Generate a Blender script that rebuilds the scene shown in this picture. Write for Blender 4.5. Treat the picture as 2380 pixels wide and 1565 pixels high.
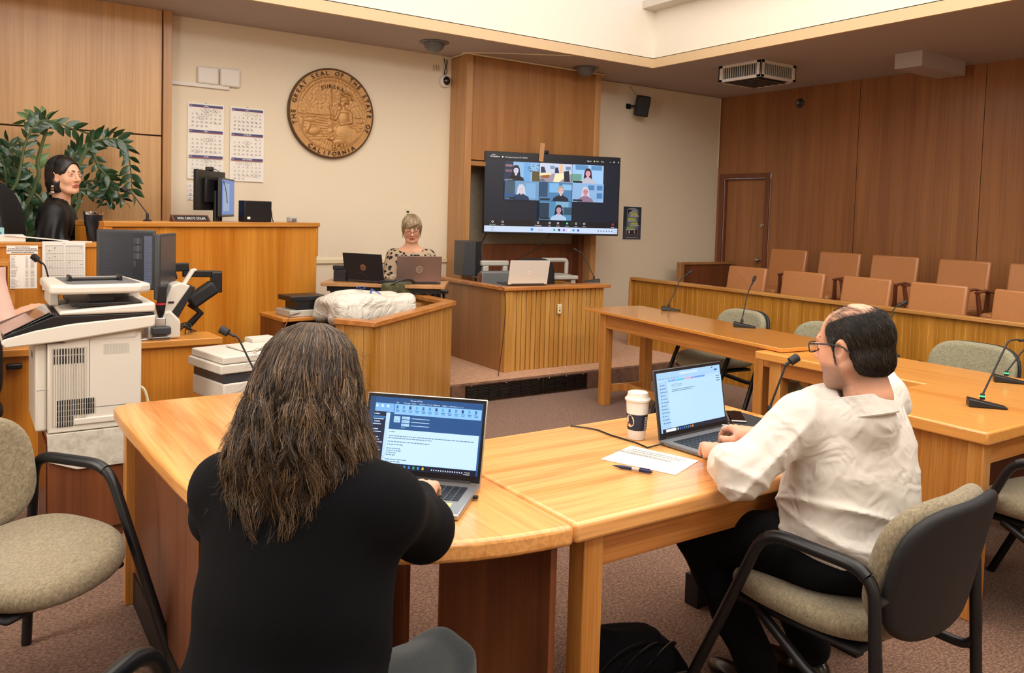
import bpy, math, random
import numpy as np
from mathutils import Vector, Matrix, Euler
random.seed(7); np.random.seed(7)
for o in list(bpy.data.objects): bpy.data.objects.remove(o)
SC = bpy.context.scene
COL = SC.collection
PI = math.pi
# ------------------------------------------------------------ camera
FPX, CYPX, CAMH = 1888.0, 594.6, 1.5
YAW, PITCH, ROLL = math.radians(33.998), math.radians(2.929), math.radians(-1.652)
_c, _s = math.cos(YAW), math.sin(YAW); _cp, _sp = math.cos(PITCH), math.sin(PITCH)
FWD = Vector((_s*_cp, _c*_cp, -_sp)); _r = Vector((_c, -_s, 0)); _d = FWD.cross(_r)
RGT = _r*math.cos(ROLL) + _d*math.sin(ROLL); DWN = -_r*math.sin(ROLL) + _d*math.cos(ROLL)
CAM = Vector((0, 0, CAMH))
cd = bpy.data.cameras.new('camera'); cam = bpy.data.objects.new('camera', cd); COL.objects.link(cam)
m = Matrix((( RGT.x, -DWN.x, -FWD.x, 0), (RGT.y, -DWN.y, -FWD.y, 0), (RGT.z, -DWN.z, -FWD.z, CAMH), (0, 0, 0, 1)))
cam.matrix_world = m
cd.sensor_width = 36; cd.sensor_fit = 'HORIZONTAL'; cd.lens = FPX/2380*36
cd.shift_y = -(782.5-CYPX)/2380; cd.clip_start = 0.05
SC.camera = cam
def ray(x, y): return RGT*((x-1190)/FPX) + DWN*((y-CYPX)/FPX) + FWD
def OZ(x, y, z): d = ray(x, y); return CAM + d*((z-CAMH)/d.z)
def OY(x, y, Y): d = ray(x, y); return CAM + d*(Y/d.y)
def OX(x, y, X): d = ray(x, y); return CAM + d*(X/d.x)
def OD(x, y, t): return CAM + ray(x, y)*t
# ------------------------------------------------------------ world, lights, exposure
SC.view_settings.view_transform = 'Standard'
try: SC.view_settings.look = 'None'
except Exception: pass
SC.view_settings.exposure = 0.0; SC.view_settings.gamma = 1.0; SC.view_settings.use_curve_mapping = False
W = bpy.data.worlds.new('world'); SC.world = W; W.use_nodes = True
bgn = W.node_tree.nodes['Background']; bgn.inputs[0].default_value = (0.75, 0.87, 1.0, 1); bgn.inputs[1].default_value = 2.5
def area(name, loc, sx, sy, power, color, rot=(0, 0, 0), spread=PI):
    l = bpy.data.lights.new(name, 'AREA'); l.shape = 'RECTANGLE'; l.size = sx; l.size_y = sy
    l.energy = power; l.color = color; l.spread = spread
    o = bpy.data.objects.new(name, l); o.location = loc; o.rotation_euler = rot; COL.objects.link(o); return o
# the room's light: a big light well in the ceiling, daylight from its glazing and lamps around its rim
area('well_light', (2.6, 2.7, 4.6), 5.4, 5.4, 285, (1.0, 0.92, 0.82))
# daylight through the well's clerestory glazing on its left and front sides
area('clerestory_left', (-0.8, 2.6, 4.15), 6.6, 0.75, 165, (1.0, 0.91, 0.80), (0, math.radians(-72), 0))
area('clerestory_front', (2.5, -1.1, 4.15), 6.2, 0.75, 140, (1.0, 0.91, 0.80), (math.radians(72), 0, 0))
for (lx, ly, pw) in ((0.3, -2.2, 35), (4.4, -2.2, 30)):
    area('fill_light', (lx, ly, 3.05), 0.6, 0.6, pw, (1.0, 0.88, 0.74))  # unseen lamps added behind the camera as general fill
# ------------------------------------------------------------ helpers
def lin(h):
    if not isinstance(h, str): return tuple(h)[:3]
    v = [int(h[i:i+2], 16)/255 for i in (0, 2, 4)]
    return tuple(c/12.92 if c <= .04045 else ((c+.055)/1.055)**2.4 for c in v)
def _mat(name):
    M_ = bpy.data.materials.new(name); M_.use_nodes = True
    nt = M_.node_tree; b = nt.nodes['Principled BSDF']; return M_, nt, b
def plain(name, col, rough=.5, metal=0, spec=.5, coat=0, bump=0, bscale=200, sheen=0, var=0, emit=None, trans=0, alpha=1):
    M_, nt, b = _mat(name); c = lin(col)
    b.inputs['Base Color'].default_value = (*c, 1); b.inputs['Roughness'].default_value = rough
    b.inputs['Metallic'].default_value = metal; b.inputs['Specular IOR Level'].default_value = spec
    b.inputs['Coat Weight'].default_value = coat; b.inputs['Sheen Weight'].default_value = sheen
    b.inputs['Transmission Weight'].default_value = trans; b.inputs['Alpha'].default_value = alpha
    if emit: b.inputs['Emission Color'].default_value = (*c, 1); b.inputs['Emission Strength'].default_value = emit
    if bump or var:
        tc = nt.nodes.new('ShaderNodeTexCoord'); n = nt.nodes.new('ShaderNodeTexNoise')
        n.inputs['Scale'].default_value = bscale; n.inputs['Detail'].default_value = 4
        nt.links.new(tc.outputs['Object'], n.inputs['Vector'])
    if bump:
        bp = nt.nodes.new('ShaderNodeBump'); bp.inputs['Strength'].default_value = bump; bp.inputs['Distance'].default_value = .01
        nt.links.new(n.outputs['Fac'], bp.inputs['Height']); nt.links.new(bp.outputs['Normal'], b.inputs['Normal'])
    if var:
        r = nt.nodes.new('ShaderNodeValToRGB'); r.color_ramp.elements[0].position = .3; r.color_ramp.elements[1].position = .7
        r.color_ramp.elements[0].color = (*[x*(1-var) for x in c], 1); r.color_ramp.elements[1].color = (*[min(1, x*(1+var)) for x in c], 1)
        nt.links.new(n.outputs['Fac'], r.inputs[0]); nt.links.new(r.outputs[0], b.inputs['Base Color'])
    return M_
def wood(name, c1, c2, axis='z', across=9., along=.7, rough=.35, coat=.25, fine=.25, bump=.06, dist=.8, big=0):
    M_, nt, b = _mat(name); N = nt.nodes; L = nt.links
    tc = N.new('ShaderNodeTexCoord')
    def noise(a, l, det, di):
        mp = N.new('ShaderNodeMapping'); s = [a, a, a]; s['xyz'.index(axis)] = l
        mp.inputs['Scale'].default_value = s; L.new(tc.outputs['Object'], mp.inputs[0])
        n = N.new('ShaderNodeTexNoise'); n.inputs['Scale'].default_value = 1; n.inputs['Detail'].default_value = det
        n.inputs['Distortion'].default_value = di; L.new(mp.outputs[0], n.inputs['Vector']); return n
    n1 = noise(across, along, 3, dist); n2 = noise(across*14, along*5, 3, .2)
    r = N.new('ShaderNodeValToRGB'); r.color_ramp.elements[0].position = .32; r.color_ramp.elements[1].position = .68
    r.color_ramp.elements[0].color = (*lin(c1), 1); r.color_ramp.elements[1].color = (*lin(c2), 1)
    src = n1.outputs['Fac']
    if big:   # growth rings: repeated bands from one broad noise
        ml = N.new('ShaderNodeMath'); ml.operation = 'MULTIPLY'; ml.inputs[1].default_value = big; L.new(src, ml.inputs[0])
        sn = N.new('ShaderNodeMath'); sn.operation = 'PINGPONG'; sn.inputs[1].default_value = 1; L.new(ml.outputs[0], sn.inputs[0]); src = sn.outputs[0]
        r.color_ramp.elements[0].position = 0.0; r.color_ramp.elements[1].position = .55
    L.new(src, r.inputs[0])
    mx = N.new('ShaderNodeMix'); mx.data_type = 'RGBA'; mx.blend_type = 'MULTIPLY'; mx.inputs[0].default_value = fine
    r2 = N.new('ShaderNodeValToRGB'); r2.color_ramp.elements[0].position = .35; r2.color_ramp.elements[1].position = .6
    r2.color_ramp.elements[0].color = (.35, .28, .2, 1); r2.color_ramp.elements[1].color = (1, 1, 1, 1)
    L.new(n2.outputs['Fac'], r2.inputs[0]); L.new(r.outputs[0], mx.inputs[6]); L.new(r2.outputs[0], mx.inputs[7])
    L.new(mx.outputs[2], b.inputs['Base Color'])
    b.inputs['Roughness'].default_value = rough; b.inputs['Coat Weight'].default_value = coat; b.inputs['Coat Roughness'].default_value = .18
    bp = N.new('ShaderNodeBump'); bp.inputs['Strength'].default_value = bump; bp.inputs['Distance'].default_value = .005
    L.new(n2.outputs['Fac'], bp.inputs['Height']); L.new(bp.outputs['Normal'], b.inputs['Normal'])
    return M_
def speck(name, cols, scale=60, rough=.95, bump=.4, stretch=(1, 1, 1), sheen=.2, pos=None):
    """carpet, woven cloth: noise through several colours"""
    M_, nt, b = _mat(name); N = nt.nodes; L = nt.links
    tc = N.new('ShaderNodeTexCoord'); mp = N.new('ShaderNodeMapping'); mp.inputs['Scale'].default_value = stretch
    L.new(tc.outputs['Object'], mp.inputs[0])
    n = N.new('ShaderNodeTexNoise'); n.inputs['Scale'].default_value = scale; n.inputs['Detail'].default_value = 5; n.inputs['Roughness'].default_value = .65
    n.inputs['Distortion'].default_value = .5; L.new(mp.outputs[0], n.inputs['Vector'])
    r = N.new('ShaderNodeValToRGB'); e = r.color_ramp.elements
    k = len(cols)
    while len(e) < k: e.new(.5)
    for i, c in enumerate(cols): e[i].position = (pos[i] if pos else .3+.4*i/(k-1)); e[i].color = (*lin(c), 1)
    L.new(n.outputs['Fac'], r.inputs[0]); L.new(r.outputs[0], b.inputs['Base Color'])
    b.inputs['Roughness'].default_value = rough; b.inputs['Sheen Weight'].default_value = sheen; b.inputs['Specular IOR Level'].default_value = .2
    bp = N.new('ShaderNodeBump'); bp.inputs['Strength'].default_value = bump; bp.inputs['Distance'].default_value = .004
    L.new(n.outputs['Fac'], bp.inputs['Height']); L.new(bp.outputs['Normal'], b.inputs['Normal'])
    return M_
def attr_mat(name, emit=0, rough=.6):
    M_, nt, b = _mat(name); a = nt.nodes.new('ShaderNodeAttribute'); a.attribute_name = 'Col'
    b.inputs['Roughness'].default_value = rough
    if emit:
        b.inputs['Base Color'].default_value = (.01, .01, .012, 1)
        nt.links.new(a.outputs['Color'], b.inputs['Emission Color']); b.inputs['Emission Strength'].default_value = emit
    else: nt.links.new(a.outputs['Color'], b.inputs['Base Color'])
    return M_
M = {}
# --- scene graph
def tag(o, label=None, cat=None, group=None, kind=None):
    if label: o['label'] = label
    if cat: o['category'] = cat
    if group: o['group'] = group
    if kind: o['kind'] = kind
    return o
def thing(name, label, cat, loc=(0, 0, 0), rz=0, group=None):
    o = bpy.data.objects.new(name, None); o.empty_display_size = .05; COL.objects.link(o)
    o.location = loc; o.rotation_euler = (0, 0, rz); return tag(o, label, cat, group)
def dup(root, loc, rz=0, label=None, group=None):
    r = root.copy(); COL.objects.link(r); r.location = loc; r.rotation_euler = (0, 0, rz)
    if label: r['label'] = label
    if group: r['group'] = group
    for ch in root.children:
        c = ch.copy(); COL.objects.link(c); c.parent = r
        for g in ch.children:
            d = g.copy(); COL.objects.link(d); d.parent = c
    return r
class MB:
    def __init__(s, mat4=None): s.v = []; s.f = []; s.m = []; s.c = []; s.T = mat4; s.mi = 0; s.col = (1, 1, 1); s.off = 0
    def add(s, vs, fs):
        b = len(s.v)
        for p in vs:
            p = Vector(p)
            if s.T is not None: p = s.T @ p
            s.v.append(p)
        s.c += [s.col]*len(vs)
        for f in fs: s.f.append([b+i for i in f]); s.m.append(s.mi)
    def box(s, x0, x1, y0, y1, z0, z1):
        s.add([(x, y, z) for z in (z0, z1) for y in (y0, y1) for x in (x0, x1)],
              [(0, 2, 3, 1), (4, 5, 7, 6), (0, 1, 5, 4), (2, 6, 7, 3), (0, 4, 6, 2), (1, 3, 7, 5)]); return s
    def obox(s, c, size, R=None):
        c = Vector(c); h = [q/2 for q in size]; R = R or Matrix.Identity(3)
        s.add([c + R @ Vector((x*h[0], y*h[1], z*h[2])) for z in (-1, 1) for y in (-1, 1) for x in (-1, 1)],
              [(0, 2, 3, 1), (4, 5, 7, 6), (0, 1, 5, 4), (2, 6, 7, 3), (0, 4, 6, 2), (1, 3, 7, 5)]); return s
    def beam(s, p, q, w, t, z0=None):
        """box along p->q (horizontal), width w sideways, height t downward from p.z"""
        p = Vector(p); q = Vector(q); d = (q-p).normalized(); n = Vector((-d.y, d.x, 0))*(w/2); u = Vector((0, 0, -t))
        s.add([p-n, p+n, q+n, q-n, p-n+u, p+n+u, q+n+u, q-n+u], [(0, 3, 2, 1), (4, 5, 6, 7), (0, 1, 5, 4), (1, 2, 6, 5), (2, 3, 7, 6), (3, 0, 4, 7)]); return s
    def prism(s, poly, z0, z1):
        n = len(poly)
        a = sum(poly[i][0]*poly[(i+1) % n][1]-poly[(i+1) % n][0]*poly[i][1] for i in range(n))
        if a < 0: poly = poly[::-1]
        s.add([(x, y, z0) for x, y in poly]+[(x, y, z1) for x, y in poly],
              [tuple(range(n-1, -1, -1)), tuple(range(n, 2*n))]+[(i, (i+1) % n, n+(i+1) % n, n+i) for i in range(n)]); return s
    def quad(s, a, b, c, d): s.add([a, b, c, d], [(0, 1, 2, 3)]); return s
    def tube(s, pts, r, n=10, cap=True, rs=None, flat=1.0):
        pts = [Vector(p) for p in pts]; k = len(pts); vs = []; fs = []
        up = None
        for i, p in enumerate(pts):
            t = (pts[min(i+1, k-1)]-pts[max(i-1, 0)]).normalized()
            if up is None:
                up = Vector((0, 0, 1)) if abs(t.z) < .9 else Vector((1, 0, 0))
            a = t.cross(up)
            if a.length < 1e-4: a = t.cross(Vector((0, 1, 0)))
            a.normalize(); b = a.cross(t).normalized(); up = b
            rr = rs[i] if rs else r
            for j in range(n):
                th = 2*PI*j/n; vs.append(p + a*math.cos(th)*rr + b*math.sin(th)*rr*flat)
        for i in range(k-1):
            for j in range(n):
                j2 = (j+1) % n; fs.append((i*n+j, (i+1)*n+j, (i+1)*n+j2, i*n+j2))
        if cap: fs.append(tuple(range(n))); fs.append(tuple((k-1)*n+j for j in range(n-1, -1, -1)))
        s.add(vs, fs); return s
    def lathe(s, prof, n=28, c=(0, 0, 0), R=None, cap=True):
        c = Vector(c); R = R or Matrix.Identity(3); vs = []; fs = []; k = len(prof)
        for r, z in prof:
            for j in range(n): th = 2*PI*j/n; vs.append(c + R @ Vector((r*math.cos(th), r*math.sin(th), z)))
        for i in range(k-1):
            for j in range(n): j2 = (j+1) % n; fs.append((i*n+j, i*n+j2, (i+1)*n+j2, (i+1)*n+j))
        if cap: fs.append(tuple(range(n-1, -1, -1))); fs.append(tuple((k-1)*n+j for j in range(n)))
        s.add(vs, fs); return s
    def ball(s, c, r, n=16, m=10, R=None):
        if not hasattr(r, '__len__'): r = (r, r, r)
        c = Vector(c); R = R or Matrix.Identity(3); vs = [c+R@Vector((0, 0, -r[2]))]; fs = []
        for i in range(1, m):
            ph = -PI/2+PI*i/m
            for j in range(n): th = 2*PI*j/n; vs.append(c+R@Vector((r[0]*math.cos(ph)*math.cos(th), r[1]*math.cos(ph)*math.sin(th), r[2]*math.sin(ph))))
        vs.append(c+R@Vector((0, 0, r[2]))); T = len(vs)-1
        for j in range(n): fs.append((0, 1+(j+1) % n, 1+j)); fs.append((T, 1+(m-2)*n+j, 1+(m-2)*n+(j+1) % n))
        for i in range(m-2):
            for j in range(n): j2 = (j+1) % n; fs.append((1+i*n+j, 1+i*n+j2, 1+(i+1)*n+j2, 1+(i+1)*n+j))
        s.add(vs, fs); return s
    def build(s, name, mat, parent=None, bevel=0, smooth=False, seg=2, sub=0):
        me = bpy.data.meshes.new(name); me.from_pydata([tuple(p) for p in s.v], [], s.f); me.update()
        for mm in (mat if isinstance(mat, (list, tuple)) else [mat]): me.materials.append(M[mm] if isinstance(mm, str) else mm)
        if any(s.m): me.polygons.foreach_set('material_index', s.m)
        if any(c != (1, 1, 1) for c in s.c):
            a = me.color_attributes.new('Col', 'FLOAT_COLOR', 'POINT'); a.data.foreach_set('color', np.array([(*c[:3], 1) for c in s.c], dtype=np.float32).ravel())
        o = bpy.data.objects.new(name, me); COL.objects.link(o)
        if parent: o.parent = parent
        if bevel:
            b = o.modifiers.new('bevel', 'BEVEL'); b.width = bevel; b.segments = seg; b.limit_method = 'ANGLE'; b.angle_limit = .6; b.harden_normals = False
        if sub: q = o.modifiers.new('sub', 'SUBSURF'); q.levels = sub; q.render_levels = sub
        if smooth or bevel:
            me.polygons.foreach_set('use_smooth', [True]*len(me.polygons))
            if not sub:
                try: me.set_sharp_from_angle(angle=.7)
                except Exception: pass
        return o
def rotz(a): return Matrix.Rotation(a, 3, 'Z')
def frame(o, u, w):
    """4x4: local x along u, local z along w (normal), origin o"""
    u = Vector(u).normalized(); w = Vector(w).normalized(); v = w.cross(u)
    return Matrix(((u.x, v.x, w.x, o[0]), (u.y, v.y, w.y, o[1]), (u.z, v.z, w.z, o[2]), (0, 0, 0, 1)))
_tc = {}
def text_geo(t):
    if t not in _tc:
        cu = bpy.data.curves.new('t', 'FONT'); cu.body = t; cu.size = 1; cu.resolution_u = 2; cu.align_x = 'LEFT'
        ob = bpy.data.objects.new('t', cu); me = bpy.data.meshes.new_from_object(ob)
        vs = [(v.co.x, v.co.y) for v in me.vertices]; fs = [tuple(p.vertices) for p in me.polygons]
        bpy.data.objects.remove(ob); bpy.data.curves.remove(cu); bpy.data.meshes.remove(me)
        _tc[t] = (vs, fs, max([v[0] for v in vs] or [0]))
    return _tc[t]
class Canvas(MB):
    """flat print or screen content: x right, y DOWN from the top left corner, colours per vertex"""
    def __init__(s, mat4=None, step=.00012): super().__init__(mat4); s.st = step; s.z = 0.0003
    def _c(s, c): s.col = tuple(max(1e-4, q) for q in lin(c)); s.z += s.st
    def rect(s, x, y, w, h, c): s._c(c); s.add([(x, -y-h, s.z), (x+w, -y-h, s.z), (x+w, -y, s.z), (x, -y, s.z)], [(0, 1, 2, 3)]); return s
    def poly(s, pts, c): s._c(c); s.add([(x, -y, s.z) for x, y in pts][::-1], [tuple(range(len(pts)))]); return s
    def disc(s, x, y, rx, ry, c, n=20): return s.poly([(x+rx*math.cos(2*PI*i/n), y+ry*math.sin(2*PI*i/n)) for i in range(n)], c)
    def text(s, x, y, t, size, c, al='l', sx=1.0):
        vs, fs, w = text_geo(t); s._c(c); k = size
        ox = x - (w*k*sx/2 if al == 'c' else (w*k*sx if al == 'r' else 0))
        s.add([(ox+vx*k*sx, -y+vy*k, s.z) for vx, vy in vs], fs); return s
    def line(s, x0, y0, x1, y1, w, c):
        dx, dy = x1-x0, y1-y0; l = math.hypot(dx, dy) or 1; nx, ny = -dy/l*w/2, dx/l*w/2
        return s.poly([(x0+nx, y0+ny), (x1+nx, y1+ny), (x1-nx, y1-ny), (x0-nx, y0-ny)], c)
# ------------------------------------------------------------ implicit surfaces (bodies, cloth, soft things)
class SDF:
    def __init__(s, lo, hi, h):
        s.h = h; s.lo = np.array(lo, float); n = np.ceil((np.array(hi)-s.lo)/h).astype(int)+1
        s.ax = [s.lo[i]+h*np.arange(n[i]) for i in range(3)]; s.F = np.full(n, 9., np.float32)
    def _sl(s, lo, hi):
        sl = []
        for i in range(3):
            a = int(max(0, math.floor((lo[i]-s.lo[i])/s.h))); b = int(min(len(s.ax[i]), math.ceil((hi[i]-s.lo[i])/s.h)+1)); sl.append(slice(a, max(a, b)))
        sl = tuple(sl); X, Y, Z = np.meshgrid(s.ax[0][sl[0]], s.ax[1][sl[1]], s.ax[2][sl[2]], indexing='ij'); return sl, X, Y, Z
    def _put(s, sl, d, k, op):
        A = s.F[sl]
        if op == 'add':
            if k > 0:
                t = np.clip(.5+.5*(A-d)/k, 0, 1); r = A*(1-t)+d*t-k*t*(1-t); r = np.where(np.abs(A-d) < k, r, np.minimum(A, d))
            else: r = np.minimum(A, d)
        elif op == 'sub':
            d = -d
            if k > 0: t = np.clip(.5-.5*(A-d)/k, 0, 1); r = A*(1-t)+d*t+k*t*(1-t); r = np.where(np.abs(A-d) < k, r, np.maximum(A, d))
            else: r = np.maximum(A, d)
        s.F[sl] = r
    def cap(s, a, b, ra, rb=None, k=.02, op='add', sq=None):
        rb = ra if rb is None else rb; a = np.array(a, float); b = np.array(b, float); mg = max(ra, rb)+k+3*s.h
        sl, X, Y, Z = s._sl(np.minimum(a, b)-mg, np.maximum(a, b)+mg)
        ba = b-a; L2 = max(1e-9, ba@ba); px, py, pz = X-a[0], Y-a[1], Z-a[2]
        t = np.clip((px*ba[0]+py*ba[1]+pz*ba[2])/L2, 0, 1)
        d = np.sqrt((px-t*ba[0])**2+(py-t*ba[1])**2+(pz-t*ba[2])**2)-(ra+(rb-ra)*t); s._put(sl, d, k, op); return s
    def chain(s, pts, rs, k=.02):
        for i in range(len(pts)-1): s.cap(pts[i], pts[i+1], rs[i], rs[i+1], k)
        return s
    def ell(s, c, r, R=None, k=.02, op='add'):
        c = np.array(c, float); r = np.array(r, float); mg = max(r)+k+3*s.h; sl, X, Y, Z = s._sl(c-mg, c+mg)
        p = [X-c[0], Y-c[1], Z-c[2]]
        if R is not None: R = np.array(R); p = [p[0]*R[0, i]+p[1]*R[1, i]+p[2]*R[2, i] for i in range(3)]
        k0 = np.sqrt(sum((p[i]/r[i])**2 for i in range(3))); k1 = np.sqrt(sum((p[i]/r[i]**2)**2 for i in range(3)))
        s._put(sl, k0*(k0-1)/np.maximum(k1, 1e-6), k, op); return s
    def box(s, c, h, R=None, rd=.01, k=.0, op='add'):
        c = np.array(c, float); h = np.array(h, float); mg = float(np.linalg.norm(h))+k+3*s.h; sl, X, Y, Z = s._sl(c-mg, c+mg)
        p = [X-c[0], Y-c[1], Z-c[2]]
        if R is not None: R = np.array(R); p = [p[0]*R[0, i]+p[1]*R[1, i]+p[2]*R[2, i] for i in range(3)]
        q = [np.abs(p[i])-h[i]+rd for i in range(3)]
        d = np.sqrt(sum(np.maximum(q[i], 0)**2 for i in range(3)))+np.minimum(np.maximum(q[0], np.maximum(q[1], q[2])), 0)-rd
        s._put(sl, d, k, op); return s
    def disp(s, fn):
        X, Y, Z = np.meshgrid(*s.ax, indexing='ij'); mk = np.abs(s.F) < .06
        s.F[mk] += fn(X[mk], Y[mk], Z[mk]).astype(np.float32); return s
    def mesh(s):
        F = s.F; neg = F < 0; nx, ny, nz = F.shape
        idx = -np.ones((nx-1, ny-1, nz-1), np.int64)
        cnt = np.zeros((nx-1, ny-1, nz-1), np.int32)
        for i in (0, 1):
            for j in (0, 1):
                for k in (0, 1): cnt += neg[i:nx-1+i, j:ny-1+j, k:nz-1+k]
        ac = (cnt > 0) & (cnt < 8); ci = np.argwhere(ac); n = len(ci); idx[ac] = np.arange(n)
        P = np.zeros((n, 3)); Cn = np.zeros(n)
        cr = [(i, j, k) for i in (0, 1) for j in (0, 1) for k in (0, 1)]
        for a in cr:
            for ax in range(3):
                if a[ax]: continue
                b = list(a); b[ax] = 1
                fa = F[ci[:, 0]+a[0], ci[:, 1]+a[1], ci[:, 2]+a[2]]; fb = F[ci[:, 0]+b[0], ci[:, 1]+b[1], ci[:, 2]+b[2]]
                cs = (fa < 0) != (fb < 0); t = np.where(cs, fa/np.where(np.abs(fa-fb) < 1e-9, 1, fa-fb), 0)
                q = np.tile(np.array(a, float), (n, 1)); q[:, ax] = t; P += q*cs[:, None]; Cn += cs
        P = (P/Cn[:, None]+ci)*s.h+s.lo
        fs = []
        for ax in range(3):
            o = [(1, 2), (2, 0), (0, 1)][ax]
            sl0 = [slice(None)]*3; sl1 = [slice(None)]*3; sl0[ax] = slice(0, -1); sl1[ax] = slice(1, None)
            A = neg[tuple(sl0)]; B = neg[tuple(sl1)]; e = np.argwhere(A != B)
            for u in o: e = e[(e[:, u] > 0) & (e[:, u] < F.shape[u]-1)]
            if not len(e): continue
            inside = neg[e[:, 0], e[:, 1], e[:, 2]]
            def cell(du, dv): q = e.copy(); q[:, o[0]] -= du; q[:, o[1]] -= dv; return idx[q[:, 0], q[:, 1], q[:, 2]]
            Q = np.stack([cell(1, 1), cell(0, 1), cell(0, 0), cell(1, 0)], 1)
            Q[~inside] = Q[~inside][:, ::-1]; fs.append(Q)
        return P, np.concatenate(fs) if fs else np.zeros((0, 4), int)
def sdf_obj(name, parts, mat, parent=None, org=(0, 0, 0), sm=0, colfn=None):
    """one mesh from one or several implicit surfaces (world coordinates, shifted to the parent's origin)"""
    Vs = []; Fs = []; b = 0
    for p in (parts if isinstance(parts, list) else [parts]):
        if isinstance(p, tuple):
            v, f = p[0].mesh(); A = np.array(p[1]); v = v@A[:3, :3].T+A[:3, 3]
            if np.linalg.det(A[:3, :3]) < 0: f = f[:, ::-1]
        else: v, f = p.mesh()
        Vs.append(v); Fs.append(f+b); b += len(v)
    V = np.concatenate(Vs)-np.array(org); Fc = np.concatenate(Fs)
    me = bpy.data.meshes.new(name); me.vertices.add(len(V)); me.vertices.foreach_set('co', V.astype(np.float32).ravel())
    me.loops.add(len(Fc)*4); me.loops.foreach_set('vertex_index', Fc.astype(np.int32).ravel())
    me.polygons.add(len(Fc)); me.polygons.foreach_set('loop_start', np.arange(0, len(Fc)*4, 4, dtype=np.int32))
    me.update(calc_edges=True); me.validate()
    me.polygons.foreach_set('use_smooth', [True]*len(me.polygons))
    me.materials.append(M[mat] if isinstance(mat, str) else mat)
    if colfn is not None:
        a = me.color_attributes.new('Col', 'FLOAT_COLOR', 'POINT'); c = colfn(V+np.array(org)); a.data.foreach_set('color', np.concatenate([c, np.ones((len(c), 1))], 1).astype(np.float32).ravel())
    o = bpy.data.objects.new(name, me); COL.objects.link(o)
    if parent: o.parent = parent
    if sm: q = o.modifiers.new('s', 'SMOOTH'); q.iterations = sm; q.factor = .5
    return o
def bez(p0, p1, p2, p3, n=12):
    p0, p1, p2, p3 = map(Vector, (p0, p1, p2, p3))
    return [p0*(1-t)**3+p1*3*t*(1-t)**2+p2*3*t*t*(1-t)+p3*t**3 for t in [i/n for i in range(n+1)]]
def fillet(pts, r, n=6):
    pts = [Vector(p) for p in pts]; out = [pts[0]]
    for i in range(1, len(pts)-1):
        a, b, c = pts[i-1], pts[i], pts[i+1]; d1 = (a-b); d2 = (c-b); rr = min(r, d1.length*.49, d2.length*.49)
        p = b+d1.normalized()*rr; q = b+d2.normalized()*rr
        out += [p*(1-t)**2+b*2*t*(1-t)+q*t*t for t in [k/n for k in range(n+1)]]
    return out+[pts[-1]]
# ------------------------------------------------------------ materials
M['bench'] = wood('wood_bench_orange', 'c2741e', 'de9638', 'z', 7, .35, .32, .3, .25)
M['benchx'] = wood('wood_bench_rail', 'be782c', 'dc9c4c', 'x', 9, .6, .32, .3, .25)
M['table'] = wood('wood_table_oak', 'd88c42', 'efae66', 'y', 7, .55, .26, .45, .3, .05, .9, 3)
M['tablex'] = wood('wood_table_oak_cross', 'dc9048', 'f2b26c', 'x', 7, .55, .26, .45, .3, .05, .9, 3)
M['edge'] = wood('wood_table_edge', 'b8743a', 'd9954f', 'y', 12, .6, .3, .4, .3)
M['edgex'] = wood('wood_table_edge_cross', 'b8743a', 'd9954f', 'x', 12, .6, .3, .4, .3)
M['legw'] = wood('wood_leg', 'bf7c36', 'd89a52', 'z', 14, .8, .3, .35, .3)
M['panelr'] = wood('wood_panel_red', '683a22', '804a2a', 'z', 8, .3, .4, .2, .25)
M['panell'] = wood('wood_panel_pale', 'c4935e', 'd6a873', 'z', 6, .25, .4, .15, .2)
M['panelx'] = wood('wood_panel_trim', 'b28152', 'c69562', 'z', 10, .4, .4, .15, .2)
M['panelr2'] = wood('wood_panel_mid', 'a06e40', 'b4814e', 'z', 7, .3, .4, .15, .25)
M['tablegl'] = wood('wood_table_gloss', 'd0802e', 'e29a48', 'y', 8, .35, .14, .9, .2, .03, .8, 2.5)
M['tablem'] = wood('wood_table_plank', 'd8883a', 'eba656', 'y', 8, .5, .22, .5, .25, .04, .7, 2.5)
M['tablec'] = wood('wood_table_diagonal', 'd88c42', 'efae66', 'y', 6, .55, .22, .5, .3, .05, 1.0, 3)
M['jury'] = wood('wood_jury_slat', 'a46e20', 'c68c38', 'z', 16, .5, .32, .35, .3)
M['juryx'] = wood('wood_jury_cap', 'b07a3c', 'cc9654', 'y', 12, .6, .35, .3, .3)
M['juryw'] = wood('wood_jury_wall', '94603a', 'ac7446', 'z', 5, .2, .38, .3, .25)
M['slat'] = wood('wood_slat', 'b8823a', 'd2a056', 'z', 18, .5, .34, .3, .25)
M['dark_gap'] = plain('gap_dark', '2a1608', .8)
M['beige'] = plain('paint_beige', 'e6d8bf', .85, bump=.05, bscale=300)
M['cream'] = plain('paint_cream', 'f0eadb', .8)
M['ceil'] = plain('paint_ceiling', 'bab0ac', .9, bump=.06, bscale=250)
M['fascia'] = plain('fascia_tan', 'd9bd95', .6)
M['carpet'] = speck('carpet_brown', ['4c342a', '725444', '9a7660'], 78, bump=.8, stretch=(1, 1.8, 1), pos=(.36, .5, .64))
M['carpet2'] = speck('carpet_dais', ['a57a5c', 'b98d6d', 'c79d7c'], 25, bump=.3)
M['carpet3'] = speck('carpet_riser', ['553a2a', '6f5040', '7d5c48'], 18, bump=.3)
M['kick'] = plain('rubber_kick', '14131a', .5)
M['black'] = plain('plastic_black', '15161a', .38)
M['blackm'] = plain('plastic_matte_black', '17181d', .6)
M['blackg'] = plain('plastic_gloss_black', '0c0d12', .15, coat=.5)
M['dgrey'] = plain('plastic_dark_grey', '3a3c40', .45)
M['mgrey'] = plain('plastic_mid_grey', '6d6e70', .45)
M['lgrey'] = plain('plastic_light_grey', 'b9b7ae', .5)
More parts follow.
